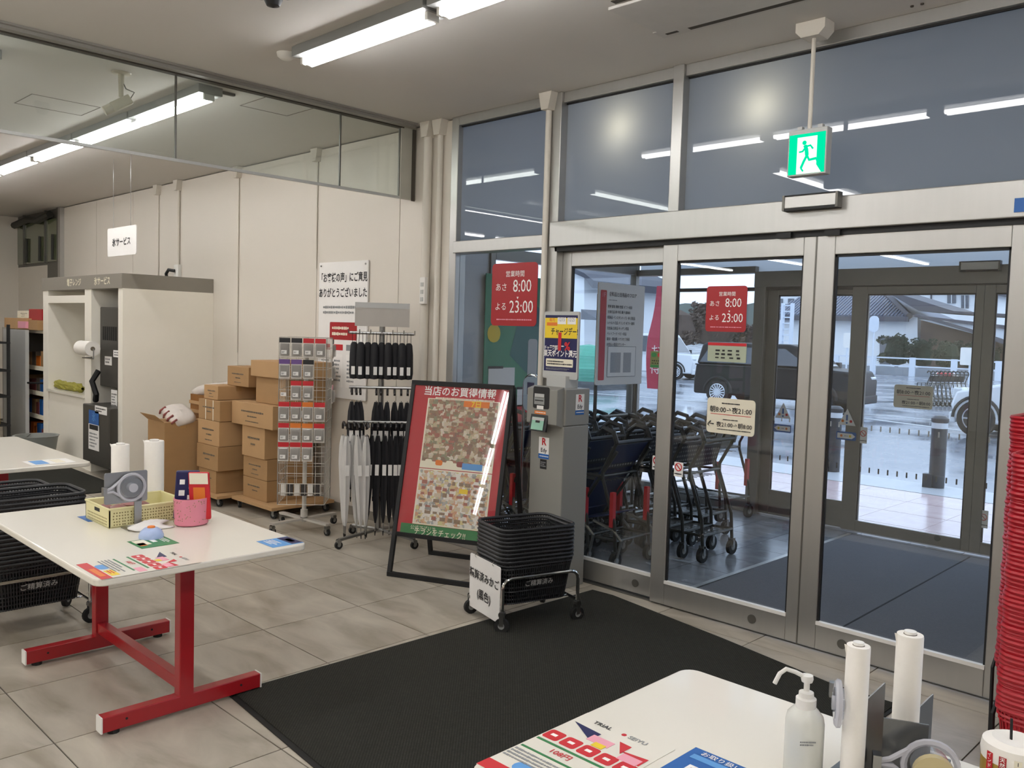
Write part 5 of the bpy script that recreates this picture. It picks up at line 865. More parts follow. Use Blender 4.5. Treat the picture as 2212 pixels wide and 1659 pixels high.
# bottom baskets of the spinner
b = MB()
for i in range(9): x_ = -.15+.3*i/8; b.tube([(x_, -W2-.0, .3), (x_, -W2-.06, .32), (x_, -W2-.06, .40)], .002, 4)
for z in (.33, .40): b.tube([(-.16, -W2, z), (-.16, -W2-.06, z), (.16, -W2-.06, z), (.16, -W2, z)], .003, 4)
b.build('wire_tray', 'wire_white', t, kind='stuff')
for i in range(6):
    c0 = SP+su*(-.125+.05*i)+sn*(W2+.032)+Z3*.3; b = MB(); b.ob(c0+Z3*.05, su, Z3, sn, .02, .045, .014); tag(b.build('boxed_item', 'gadget' if i % 2 else 'pack_card', bevel=.003), ('dark' if i % 2 else 'pale')+' small boxed item in the bottom tray of the wire spinner', 'small box', 'boxed items in the spinner tray')
# ---- umbrella rack
UR = Vector((-5.22, 3.92, 0)); ud = Vector((.62, .785, 0)).normalized(); un = Vector((ud.y, -ud.x, 0)); urot = math.atan2(ud.y, ud.x)
t = thing('umbrella_rack', 'steel umbrella rack with three rails and a blank grey header board', 'display rack', UR, urot); MB().cyl((0, .02, .05), (0, .02, 1.62), .022, n=12).build('pole', 'steel', t, smooth=True)
for sx, sy in ((-.27, -.30), (.27, -.30), (-.2, .17), (.16, .17)):
    MB().tube([(0, .02, .07), (sx, sy, .065)], .014, 6).build('base_arm', 'steel', t); caster(t, sx, sy, .045, .028, .5)
for z, L, yo in ((1.55, .235, 0), (1.15, .23, -.03), (.90, .23, -.08)):
    MB().tube([(-L, yo-.05, z), (L, yo-.05, z)], .011, 8).build('rail', 'steel', t, smooth=True); MB().tube([(0, .02, z), (0, yo-.05, z)], .01, 6).build('rail_arm', 'steel', t)
for i in range(7): x_ = -.24+.08*i; MB().tube([(x_, -.05, 1.55), (x_, -.1, 1.545), (x_, -.115, 1.575)], .004, 5).build('hook', 'steel', t)
MB().bx(-.20, .20, -.03, -.02, 1.60, 1.775).build('header_board', M('header_grey', 'b3aea6', .5), t); MB().bx(-.20, .20, -.033, -.03, 1.735, 1.775).build('header_lip', 'light_grey', t)
M('umb_black', '1a1a1e', .75, var=.15); M('umb_white', 'd2d0cc', .3, var=.05, alpha=.9); M('umb_handle', '2a2624', .35); M('umb_handle_w', 'cfcac2', .3)
def umb_proto(name, lab, fab, hnd, L, fold=False):
    q = thing(name, lab, 'umbrella', (0, 0, 0)); 
    if fold:
        MB().tube([(-.012, 0, -.0), (-.014, 0, -.08)], .002, 5).build('strap', hnd, q); MB().tube([(.012, 0, 0), (.014, 0, -.08)], .002, 5).build('strap', hnd, q); b = MB(); b.lathe([(0, -.345), (.028, -.34), (.034, -.3), (.032, -.16), (.026, -.09), (.018, -.075), (0, -.07)], (0, 0, 0), 10); b.build('cover', fab, q, smooth=True); MB().bx(-.013, .013, -.036, -.0335, -.31, -.25).build('paper_tag', 'paper', q)
    else:
        P = [Vector((0, 0, -L+.02)), Vector((0, 0, -.08))]+arc((0, -.032, -.06), Y, Z3, .032, 0, 175, 8); b = MB(); b.tube(P[1:], .0085, 8); b.build('crook', hnd, q, smooth=True); MB().cyl((0, 0, -.12), (0, 0, -L), .0045, n=6).build('shaft', 'steel', q)
        b = MB(); n = 10; prof = [(.012, -.13), (.024, -.2), (.03, -.32), (.026, -.5), (.016, -L+.12), (.006, -L+.06)]; vs = []
        for r, z in prof:
            for i in range(n): a = 2*math.pi*i/n; rr = r*(1.15 if i % 2 else .8); vs.append((rr*math.cos(a), rr*math.sin(a), z))
        b.add(vs, [(j*n+i, j*n+(i+1) % n, (j+1)*n+(i+1) % n, (j+1)*n+i) for j in range(len(prof)-1) for i in range(n)]); b.build('canopy', fab, q); MB().cyl((0, 0, -L), (0, 0, -L-.035), .006, .003, n=6).build('ferrule', 'black_matte', q); MB().bx(-.014, .014, -.034, -.032, -.42, -.34).build('paper_tag', 'paper', q)
    return q
def ul(x_, yo, z): return UR+ud*x_-un*(-yo)*-1+Z3*z if 0 else UR+ud*x_+un*(-yo)+Z3*z
fp = umb_proto('folding_umbrella', 'x', 'umb_black', 'umb_black', 0, True)
for i in range(9):
    o = fp if i == 0 else dup(fp); o.location = ul(-.2+.05*i, -.06-.03*(i % 2), 1.555); o.rotation_euler = (0, 0, urot+random.uniform(-.3, .3)); o['label'] = 'black folding umbrella hanging from the top rail of the umbrella rack'; o['group'] = 'folding umbrellas on the top rail'
kp = umb_proto('crook_umbrella', 'x', 'umb_black', 'umb_handle', .84)
for i in range(9):
    o = kp if i == 0 else dup(kp); x_ = [-.21, -.18, -.15, -.03, .0, .05, .1, .15, .2][i]; o.location = ul(x_, -.048, 1.17); o.rotation_euler = (random.uniform(-.02, .05), random.uniform(-.04, .04), urot); o['label'] = 'black crook-handled umbrella hooked on the middle rail'; o['group'] = 'black umbrellas on the middle rail'
for i in range(8):
    o = dup(kp); x_ = [-.09, -.05, -.01, .04, .08, .12, .16, .2][i]; o.location = ul(x_, -.098, .925); o.rotation_euler = (random.uniform(-.03, .03), random.uniform(-.05, .05), urot); o['label'] = 'black crook-handled umbrella hooked on the lowest rail'; o['group'] = 'black umbrellas on the lowest rail'
wp = umb_proto('crook_umbrella', 'x', 'umb_white', 'umb_handle', .86)
for i in range(6):
    o = wp if i == 0 else dup(wp); o.location = ul(-.27+.035*i, -.1-.05*(i % 2), .925); o.rotation_euler = (random.uniform(-.02, .04), random.uniform(-.06, .0), urot+.3); o['label'] = 'pale translucent umbrella with dark crook on the lowest rail'; o['group'] = 'pale umbrellas on the lowest rail'
# ---- ice and microwave booth
gx1, gy0 = -8.6, 3.345; gxl = ony(93, 600, gy0).x; t = thing('service_booth', 'white booth with grey header for microwave and ice', 'booth', ((gxl+gx1)/2, 3.8, 0)); M('booth_white', 'efeadd', .5, var=.015); M('booth_grey', '8a847a', .5, var=.03); M('booth_side', 'e2dfd2', .5, var=.015)
gy1 = WY-.006; GH0, GH1 = 1.90, 2.045
sxm0, sxm1 = ony(183, 800, gy0).x, ony(197, 800, gy0).x; sxr = ony(255, 800, gy0).x; sxl = ony(104, 800, gy0).x
MB().bx(gxl, gx1, gy0-.01, gy1, GH0, GH1).build('header', 'booth_grey', t, world=True, bevel=.003); MB().bx(gx1-.02, gx1, gy0, gy1, 0, GH0).build('end_panel', 'booth_white', t, world=True); MB().bx(sxr, gx1-.02, gy0, gy0+.025, 0, GH0).build('front_stile', 'booth_white', t, world=True); MB().bx(sxm0, sxm1, gy0, gy1, 0, GH0).build('partition', 'booth_white', t, world=True); MB().bx(gxl, sxl, gy0, gy1, 0, GH0).build('left_panel', 'booth_white', t, world=True)
MB().bx(sxl, sxm0, gy1-.02, gy1, 0, GH0).build('back_panel', 'booth_white', t, world=True); MB().bx(sxm1, gx1-.021, gy1-.02, gy1, 0, GH0).build('back_panel', 'light_grey', t, world=True); MB().bx(sxl, sxm0, gy0, gy0+.02, 1.76, 1.84).build('valance', 'booth_white', t, world=True)
zc = ony(150, 848, gy0).z; MB().bx(sxl, sxm0, gy0-.02, gy1-.02, zc-.03, zc).build('counter', 'laminate', t, world=True, bevel=.004); MB().bx(sxl+.02, sxm0-.005, gy0+.01, gy0+.03, 0, zc-.03).build('counter_front', 'booth_white', t, world=True)
F = Face(((gxl+gx1)/2, gy0-.01, (GH0+GH1)/2), X, Z3, t, True); hw = gx1-gxl; F.text('電子レンジ', .085, ony(162, 608, gy0).x-(gxl+gx1)/2, 0, 'print_cream', bold=.02); F.text('氷サービス', .085, ony(223, 605, gy0).x-(gxl+gx1)/2, 0, 'print_cream', bold=.02)
# ice machine in the booth
mx0, mx1 = sxm1+.004, gx1-.03; M('ice_dark', '3f3d38', .4, var=.08); t = thing('ice_dispenser', 'dark ice dispenser machine covered with white notices in the booth', 'ice machine', ((mx0+mx1)/2, 3.8, 0)); y0 = gy0+.085
MB().bx(mx0, mx1, y0, gy1-.03, .9, 1.72).build('upper_body', 'ice_dark', t, world=True, bevel=.01); MB().bx(mx0, mx1-.08, y0-.17, gy1-.03, .12, .72).build('lower_body', 'ice_dark', t, world=True, bevel=.01); MB().bx(mx0, mx1, y0+.25, gy1-.03, .72, .9).build('alcove', 'ice_dark', t, world=True)
for i in range(7): x_ = mx0+.08+.055*i; MB().bx(x_, x_+.03, y0-.004, y0+.004, 1.38, 1.52).build('vent', 'black_matte', t, world=True)
F = Face(((mx0+mx1)/2, y0-.002, 1.3), X, Z3, t, True); mw = mx1-mx0
for (a, b_, w_, h_) in ((.12*mw, -.05, .3*mw, .07), (-.2*mw, -.13, .24*mw, .09), (.32*mw, -.22, .3*mw, .28), (-.0*mw, -.52, .2*mw, .2), (.3*mw, -.5, .2*mw, .13)): F.rect(a, b_, w_, h_, 'paper', 'notice'); F.lines(a, b_, w_*.8, h_*.7, max(1, int(h_/.035)), 'print_black', seed=int(h_*100), fill=.6)
F = Face(((mx0+mx1)/2, y0-.172, .5), X, Z3, t, True); F.rect(-.1*mw, .1, .34*mw, .14, 'print_blue', 'blue_notice'); F.text('氷', .1, -.1*mw, .1, 'print_sky'); F.rect(-.1*mw, -.1, .36*mw, .26, 'paper', 'notice'); F.rect(-.1*mw, -.0, .3*mw, .05, 'print_black', 'notice_head', lift=.002); F.lines(-.1*mw, -.13, .3*mw, .16, 5, 'print_grey', seed=5); F.rect(.14*mw, .19, .4*mw, .08, 'paper', 'notice'); F.lines(.14*mw, .19, .34*mw, .05, 2, 'print_black', seed=6)
MB().tube([(mx0+.1, y0-.05, 1.06), (mx0+.06, y0-.1, .95), (mx0+.12, y0-.08, .82), (mx0+.05, y0-.06, .75)], .03, 8).build('scoop_hose', 'black_matte', t, world=True, smooth=True)
p0 = ony(205, 752, gy0); t = thing('paper_roll', 'white paper towel roll on a wire holder at the booth partition', 'paper roll', (p0.x, gy0-.1, p0.z-.1)); MB().cyl((p0.x-.1, gy0-.1, p0.z), (p0.x+.22, gy0-.1, p0.z-.0), .075, n=24).build('roll', 'roll_paper', t, world=True, smooth=True); MB().cyl((p0.x+.22, gy0-.1, p0.z), (p0.x+.223, gy0-.1, p0.z), .022, n=12).build('core', 'roll_core', t, world=True); MB().tube([(p0.x-.08, gy0, p0.z-.1), (p0.x-.06, gy0-.1, p0.z-.1), (p0.x+.24, gy0-.1, p0.z-.1), (p0.x+.24, gy0-.1, p0.z)], .006, 6).build('holder', 'steel', t, world=True)
q0, q1 = ony(95, 842, gy0+.1), ony(177, 830, gy0+.1); t = thing('feather_duster', 'yellow-green duster with a black handle lying on the booth counter', 'duster', (q1.x, gy0+.1, zc)); M('duster_fluff', '9a9440', .9, var=.25, scale=60, bump=1.); MB().cyl((q0.x-.02, gy0-.07, zc+.035), (q0.x+.45, gy0+.1, zc+.05), .012, n=8).build('handle', 'black_matte', t, world=True)
b = MB(); R = random.Random(3); n = 14; L_ = q1.x-q0.x-.4; vs = []
for j in range(15):
    for i in range(n): a = 2*math.pi*i/n; r = (.045 if 0 < j < 14 else .015)*(1+R.uniform(-.25, .25)); vs.append((q0.x+.42+L_*j/14, gy0+.1+r*math.cos(a), zc+.048+r*math.sin(a)))
b.add(vs, [(j*n+i, j*n+(i+1) % n, (j+1)*n+(i+1) % n, (j+1)*n+i) for j in range(14) for i in range(n)]); b.build('fluff', 'duster_fluff', t, world=True)
# ---- shelving and goods to the left of the booth
M('shelf_grey', '9a968c', .5, var=.03); hx0, hx1 = -13.4, -11.6
t = thing('gondola_shelf', 'grey gondola shelf end with packed goods left of the booth', 'shelf', (-12.3, 3.6, 0)); sx1 = gxl-.03; sx0 = ony(15, 800, 3.3).x
MB().bx(sx0, sx0+.04, 3.25, 4.1, 0, 1.46).build('side_panel', 'shelf_grey', t, world=True); MB().bx(sx0, sx1, 4.06, 4.1, 0, 1.46).build('back_panel', 'shelf_grey', t, world=True); MB().bx(sx0+.04, sx0+.9, 3.25, 3.29, .1, 1.44).build('front_panel', 'light_grey', t, world=True)
for z in (.12, .42, .7, 1.0, 1.44): MB().bx(sx0+.04, sx1, 3.4, 4.06, z-.03, z).build('shelf_board', 'shelf_grey', t, world=True); MB().bx(sx0+.04, sx1, 3.385, 3.4, z-.035, z+.015).build('price_rail', 'print_cream', t, world=True)
R = random.Random(9); cols = ['raw_red', 'cardboard', 'print_cream', 'print_blue', 'roll_core', 'print_orange']
for z in (.12, .42, .7, 1.0):
    x_ = sx0+.1
    while x_ < sx1-.15:
        w_ = R.uniform(.1, .17); h_ = R.uniform(.12, .2); mt = R.choice(cols); b = MB().bx(x_, x_+w_-.01, 3.43, 3.7, z+.001, z+h_); tag(b.build('boxed_goods', mt, bevel=.006), {'raw_red': 'brown-red', 'cardboard': 'tan', 'print_cream': 'cream', 'print_blue': 'blue', 'roll_core': 'dark brown', 'print_orange': 'orange'}[mt]+' packed goods on the gondola shelf left of the booth', 'package', 'goods on the gondola shelf'); x_ += w_
carton(sx0-.1, sx0+.8, 3.3, 3.8, 1.442, 1.58, 'open tan tray of packets on top of the gondola shelf', 'cardboard_pale', 21, False, group='boxes on the gondola shelf'); carton(sx0+.84, sx1-.02, 3.3, 3.75, 1.442, 1.56, 'flat brown carton on top of the gondola shelf beside the booth', 'cardboard', 22, False, group='boxes on the gondola shelf')
t = thing('red_box', 'dark red folded display box on the gondola shelf top', 'box', (sx1-.3, 3.5, 1.56)); b = MB(); b.bx(sx1-.5, sx1-.03, 3.35, 3.7, 1.562, 1.69); b.build('tray', 'sign_red', t, world=True); b = MB(); b.prism([(sx1-.68, 3.7, 1.69), (sx1-.03, 3.7, 1.69), (sx1-.03, 3.75, 1.86), (sx1-.74, 3.75, 1.86)], (0, .01, 0)); b.build('back_flap', 'print_red', t, world=True)
carton(sx0+.25, sx0+.7, 3.35, 3.7, 1.581, 1.67, 'cream printed carton on the open tan tray', 'print_cream', 23, True, group='boxes on the gondola shelf'); b = MB().bx(sx0+.55, sx0+.85, 3.27, 3.299, 1.46, 1.54); tag(b.build('pink_packet', 'print_pink'), 'pink packet leaning on the open tan tray', 'packet')
# orange-shelved goods at the far left edge and bucket
fx = ony(0, 800, 2.6).x; t = thing('wire_shelf', 'dark shelf with orange price rails at the shop edge', 'shelf', (-10.9, 2.55, 0)); 
e0_ = ony(-18, 760, 2.9).x; MB().bx(e0_-1.2, e0_+.16, 2.7, 3.05, 0.0, .04).build('base', 'black_matte', t, world=True)
for z in (.35, .68, .98, 1.3): MB().bx(e0_-1.2, e0_+.16, 2.7, 3.05, z-.02, z).build('shelf_board', 'black_matte', t, world=True); MB().bx(e0_-1.2, e0_+.165, 2.69, 2.7, z-.05, z+.01).build('price_rail', 'print_orange', t, world=True)
for q in (e0_-1.19, e0_+.12): MB().bx(q, q+.03, 3.02, 3.05, 0, 1.5).build('upright', 'black_matte', t, world=True)
for z, mt, nm in ((.04, 'print_cream', 'cream'), (.35, 'print_yellow', 'yellow'), (.68, 'print_navy', 'navy'), (.98, 'print_blue', 'blue'), (1.3, 'roll_core', 'dark brown')):
    for k in range(5): b = MB().bx(e0_-.55+.14*k, e0_-.55+.14*k+.125, 2.75, 2.95, z+.001, z+.2); tag(b.build('boxed_goods', mt, bevel=.01), nm+' packed goods on the dark shelf with orange rails', 'package', nm+' goods on the dark shelf')
k0_ = onz(75, 985, .0); k1_ = ony(78, 960, 3.0); t = thing('waste_bucket', 'grey bucket with a wire handle standing by the booth front', 'bucket', (k1_.x, 3.0, 0)); M('bucket_grey', '8d8f8a', .45); MB().lathe([(0, .0), (.16, .0), (.21, .32), (.225, .34), (.2, .34), (.15, .02), (0, .015)], (k1_.x, 3.0, .36-.36), 24).build('pail', 'bucket_grey', t, world=True, smooth=True); MB().tube([(k1_.x-.2, 3.0, .33), (k1_.x+.02, 2.8, .24), (k1_.x+.2, 3.0, .33)], .006, 6).build('handle', 'steel', t, world=True)
# ================================================================ VESTIBULE
emitter('warm_bulb', (1., .88, .68), 9.0)
for i, (px, py, nm) in enumerate(((1335, 275, 'middle'), (1640, 230, 'wide'), (1085, 330, 'narrow'))):
    if i == 2: continue
    p = ony(px, py, WY)+Y*.17; t = thing('wall_lamp', f'warm round lamp glowing behind the {nm} frosted pane', 'lamp', (p.x, p.y, p.z-.1)); MB().lathe([(0, -.07), (.05, -.05), (.07, 0), (.05, .05), (0, .07)], p, 20).build('globe', 'warm_bulb', t, world=True, smooth=True); MB().cyl(p+Z3*.06, Vector((p.x, p.y, 3.26)), .015, n=8).build('stem', 'steel', t, world=True)
M('cart_tube', '4a4a46', .35, metal=.7, var=.1); M('cart_wire', '8a8a86', .3, metal=.8); M('navy_panel', '1d2a55', .4, var=.08); M('cart_seat', '6d6f6c', .5)
def make_cart(lab, navy=False, seat=None, red=False):
    t = thing('shopping_cart', lab, 'shopping cart', (0, 0, 0)); w_ = .195
    for s in (-1, 1):
        MB().tube([(0, s*w_, .11), (-.015, s*w_, .3), (-.13, s*w_, .60), (-.13, s*w_, .66), (-.02, s*w_, .86)], .0125, 7).build('upright', 'cart_tube', t, smooth=True)
        MB().tube([(-.13, s*w_, .62), (-.62, s*.15, .60)], .010, 6).build('basket_rail', 'cart_tube', t, smooth=True); MB().tube([(.0, s*w_, .19), (-.55, s*.16, .17), (-.66, s*.13, .24), (-.62, s*.15, .60)], .011, 6).build('side_frame', 'cart_tube', t, smooth=True)
        MB().tube([(-.02, s*w_, .86), (-.05, s*w_, .93), (-.14, s*w_*.95, .95), (-.2, s*w_*.9, .90)], .018, 7).build('grip', 'black_plastic', t, smooth=True)
        caster(t, 0, s*w_, .1, .055, math.radians(90), w_=.03); caster(t, -.58, s*.15, .09, .048, math.radians(80), w_=.028)
    MB().tube([(-.02, -w_, .86), (-.02, w_, .86)], .015, 8).build('handle', 'black_plastic', t, smooth=True); MB().tube([(-.13, -w_, .62), (-.13, w_, .62)], .010, 6).build('cross_bar', 'cart_tube', t); MB().tube([(0, -w_, .19), (0, w_, .19)], .010, 6).build('cross_bar', 'cart_tube', t); MB().tube([(-.66, -.13, .24), (-.66, .13, .24)], .010, 6).build('front_bar', 'cart_wire', t)
    b = MB()
    for i in range(7): y = -.15+.05*i; b.tube([(0, y, .19), (-.55, y*.85, .165)], .003, 4); b.tube([(-.13, y, .58), (-.62, y*.8, .56)], .003, 4)
    for i in range(4): x = -.14*(i+.5); b.tube([(x, -.17, .18), (x, .17, .18)], .003, 4)
    b.build('wire_tray', 'cart_wire', t, kind='stuff')
    b = MB(); b.ob((-.12, 0, .74), (0, 1, 0), Vector((.28, 0, .96)), Vector((.96, 0, -.28)), .15, .085, .005); sp_ = b.build('seat_panel', 'black_plastic' if not seat else seat, t, bevel=.003)
    if not seat:
        b = MB(); v = Vector((.28, 0, .96)); nn = Vector((.96, 0, -.28))
        for i in range(9):
            for j in range(4): b.ob(Vector((-.12, -.12+.03*i, .74))+v*(-.06+.035*j)+nn*.0055, (0, 1, 0), v, nn, .009, .007, .0004)
        b.build('slot_row', 'cart_wire', sp_, kind='stuff')
    if navy:
        b = MB(); b.prism([(-.03, -.18, .84), (-.03, .18, .84), (-.42, .17, .26), (-.42, -.17, .26)], (-.008, 0, .006)); b.build('canvas_panel', 'navy_panel', t); b = MB(); b.prism([(-.42, -.17, .26), (-.42, .17, .26), (-.12, .17, .34), (-.12, -.17, .34)], (0, 0, .01)); b.build('canvas_seat', 'navy_panel', t)
        MB().tube([(-.02, -.19, .8), (-.44, -.18, .22)], .012, 6).build('diagonal', 'cart_tube', t); MB().tube([(-.02, .19, .8), (-.44, .18, .22)], .012, 6).build('diagonal', 'cart_tube', t)
        for s in (-1, 1): MB().tube([(.02, s*.2, .08), (.05, s*.2, .2), (-.02, s*.2, .26), (-.2, s*.19, .3)], .011, 6).build('rear_loop', 'cart_wire', t, smooth=True)
    if red:
        for s in (-1, 1): MB().bx(-.05, -.02, s*w_-.016, s*w_+.016, .28, .52).build('red_bracket', 'print_red', t)
    return t
ca = make_cart('dark shopping cart nested in the row across the vestibule'); cb = make_cart('shopping cart with navy canvas seat nested near the inner door', True, None, True)
for i in range(10):
    o = ca if i == 0 else dup(ca); o.location = (-3.25-.165*i, 5.47+random.uniform(-.01, .01), 0); o.rotation_euler = (0, 0, random.uniform(-.02, .02)); o['label'] = 'dark shopping cart nested in the row across the vestibule'; o['group'] = 'dark carts in the vestibule row'
ca['label'] = 'end cart of the dark row facing the vestibule mat'
for i in range(6):
    o = cb if i == 0 else dup(cb); o.location = (-3.55-.24*i, 4.86, 0); o['label'] = 'shopping cart with navy canvas seat nested near the inner door'; o['group'] = 'navy carts in the vestibule'
cb['label'] = 'end cart of the navy row behind the fixed side pane'
for i in range(5):
    o = dup(ca, (-3.62-.18*i, 6.02, 0), 0, 'dark shopping cart nested in the second row of the vestibule', 'dark carts in the second vestibule row')
cc_ = make_cart('single shopping cart with grey seat and red brackets by the outer door', False, 'cart_seat', True); cc_.location = (-3.87, 6.78, 0); cc_.rotation_euler = (0, 0, -.15)
MB().bx(-.33, -.12, -.14, .14, .62, .84).build('seat_shell', 'cart_seat', cc_, bevel=.05)
# standing floor-guide board
Xb = -4.2; t = thing('floor_guide_board', 'white floor guide board with a red side stripe on metal legs', 'signboard', (Xb, 5.48, 0)); w_, z0, z1 = .59, 1.20, 1.99; cb_ = Vector((Xb, 5.48, (z0+z1)/2)); MB().rpanel(cb_, Y, Z3, w_, z1-z0, .012, .01).build('panel', 'paper', t, world=True)
F = Face(cb_+X*.0065, Y, Z3, t, True); hh = z1-z0; F.rect(-.235, -.01, .075, hh*.88, 'print_red', 'red_stripe', rad=.01); F.text('1F', .05, -.235, hh*.38, 'print_pink'); F.text('食料品と日用品のフロア', .036, -.17, hh*.39, 'print_black', align='LEFT', bold=.01, sx=.9); F.lines(-.12, hh*.335, .1, .012, 1, 'print_grey', seed=1)
for i, s_ in enumerate(('青果 鮮魚 精肉 惣菜 ギフト相談', '冷凍食品 卵 牛乳 菓子 調味料', '乳製品 インスタント パン 米 日配品', 'レトルト食品 ドリンク ギフト 飲料', '文房具 日用品 キッチン用品', 'ペットフード ベビー用品', '電球・電池類 ハウスケア用品', 'お支払い取扱カウンター')): F.text(s_, .026, -.18, hh*.27-.042*i, 'print_black', align='LEFT', bold=.01, sx=.85)
F.rect(.02, -hh*.27, .36, hh*.3, 'print_white', 'floor_plan'); F.l = .002
for (a, b_, ww, h2) in ((-.06, -hh*.28, .13, hh*.2), (.09, -hh*.28, .10, hh*.2)): F.rect(a, b_, ww, h2, M('plan_grey', 'a9abae', .6, var=.3, scale=120), 'plan_block')
for (a, b_, ww, h2) in ((.02, -hh*.42, .36, .004), (.02, -hh*.12, .36, .004), (-.16, -hh*.27, .004, hh*.3), (.2, -hh*.27, .004, hh*.3)): F.rect(a, b_, ww, h2, 'print_grey', 'plan_line')
for y in (5.22, 5.74): MB().tube([(Xb-.02, y, 0), (Xb-.02, y, 1.9)], .014, 8).build('leg', 'aluminium_dark', t, world=True); MB().bx(Xb-.2, Xb+.16, y-.02, y+.02, 0, .02).build('foot', 'aluminium_dark', t, world=True)
MB().tube([(Xb-.02, 5.22, .95), (Xb-.02, 5.74, .95)], .012, 8).build('cross_rail', 'aluminium_dark', t, world=True)
# green poster on the vestibule side glass
Xg = -5.29; g0, g1 = onx(1050, 590, Xg), onx(1182, 600, Xg); gb = onx(1052, 840, Xg).z; gw = g1.y-g0.y; gz1 = g0.z; gc_ = Vector((Xg, (g0.y+g1.y)/2, (gz1+gb-.35)/2)); gh = gz1-gb+.35; t = thing('promotion_poster', 'green app promotion poster with white boxes on the side glass', 'poster', (Xg, gc_.y, gc_.z-gh/2)); M('poster_green', '2f8a64', .4, var=.12, scale=3); MB().ob(gc_, Y, Z3, X, gw/2, gh/2, .004).build('sheet', 'poster_green', t, world=True); F = Face(gc_+X*.0045, Y, Z3, t, True)
b = MB(); b.poly([F.p(-gw*.1, -gh*.02, .001), F.p(gw*.46, -gh*.25, .001), F.p(gw*.46, gh*.28, .001), F.p(gw*.1, gh*.36, .001)]); b.build('dark_sweep', M('poster_teal', '1d6a66', .4), t, world=True); F.rect(gw*.28, -gh*.04, gw*.16, gh*.26, 'light_grey', 'drawn_phone', lift=.002, rad=.03); F.rect(-gw*.36, gh*.12, gw*.2, gw*.2, 'print_yellow', 'yellow_badge', lift=.002, rad=gw*.09); F.text('アプリで', .09, -gw*.1, gh*.38, 'print_white', lift=.003)
for (a, b_) in ((-gw*.22, -gh*.16), (-gw*.22, -gh*.3), (gw*.25, -gh*.3)): F.rect(a, b_, gw*.42, gh*.12, 'paper', 'white_box', lift=.002); F.lines(a, b_, gw*.34, gh*.08, 3, 'print_black', seed=int(abs(b_)*50), fill=.7); F.rect(a-gw*.1, b_+gh*.062, gw*.24, gh*.016, 'print_black', 'box_tab', lift=.003)
F.text('最大7倍', .06, -gw*.2, -gh*.33, 'print_black', lift=.003, bold=.02); F.rect(0, -gh*.42, gw, gh*.14, 'print_red', 'red_base', lift=.002); F.lines(.05, -gh*.4, gw*.5, .03, 1, 'print_white', seed=3)
t = thing('parking_notice', 'grey-blue round-topped notice plate on a steel hoop behind the kiosk', 'sign', (-4.35, 4.62, 0)); p0 = Vector((-4.25, 4.62, 1.17)); MB().tube([(-4.42, 4.63, 0), (-4.42, 4.63, 1.2)]+arc((-4.34, 4.63, 1.2), X, Z3, .08, 180, 0, 8)+[(-4.16, 4.63, 1.2)], .012, 8).build('hoop', 'chrome', t, world=True, smooth=True); MB().rpanel((-4.27, 4.61, 1.14), X, Z3, .27, .25, .008, .05).build('plate', M('notice_blue', '8ea0b4', .4), t, world=True); F = Face((-4.27, 4.605, 1.14), X, Z3, t, True); F.rect(-.06, .04, .07, .09, 'print_navy', 'pictogram'); F.rect(.05, -.03, .05, .06, 'print_navy', 'pictogram')
# ================================================================ OUTSIDE
GZ = -.072
M('bollard_dark', '2c3138', .35, var=.08); M('bollard_band', 'cfd6dc', .4)
for i, (px, py) in enumerate(((2022, 1055), (1798, 1020))):
    p = onz(px, py, GZ); t = thing('bollard', ('dark bollard with a pale band facing the outer right door' if i == 0 else 'dark bollard with a pale band beside the black car'), 'bollard', (p.x, p.y, GZ)); MB().lathe([(.085, 0), (.085, .70), (.085, .70)], (p.x, p.y, GZ), 20).build('post', 'bollard_dark', t, world=True, smooth=True); MB().lathe([(.087, .70), (.087, .765)], (p.x, p.y, GZ), 20).build('band', 'bollard_band', t, world=True, smooth=True); MB().lathe([(.085, .765), (.095, .78), (.095, .815), (.06, .845), (0, .85)], (p.x, p.y, GZ), 20).build('cap', 'bollard_dark', t, world=True, smooth=True); MB().bx(p.x-.12, p.x-.02, p.y-.11, p.y-.02, GZ, GZ+.17).build('socket', 'bollard_dark', t, world=True)
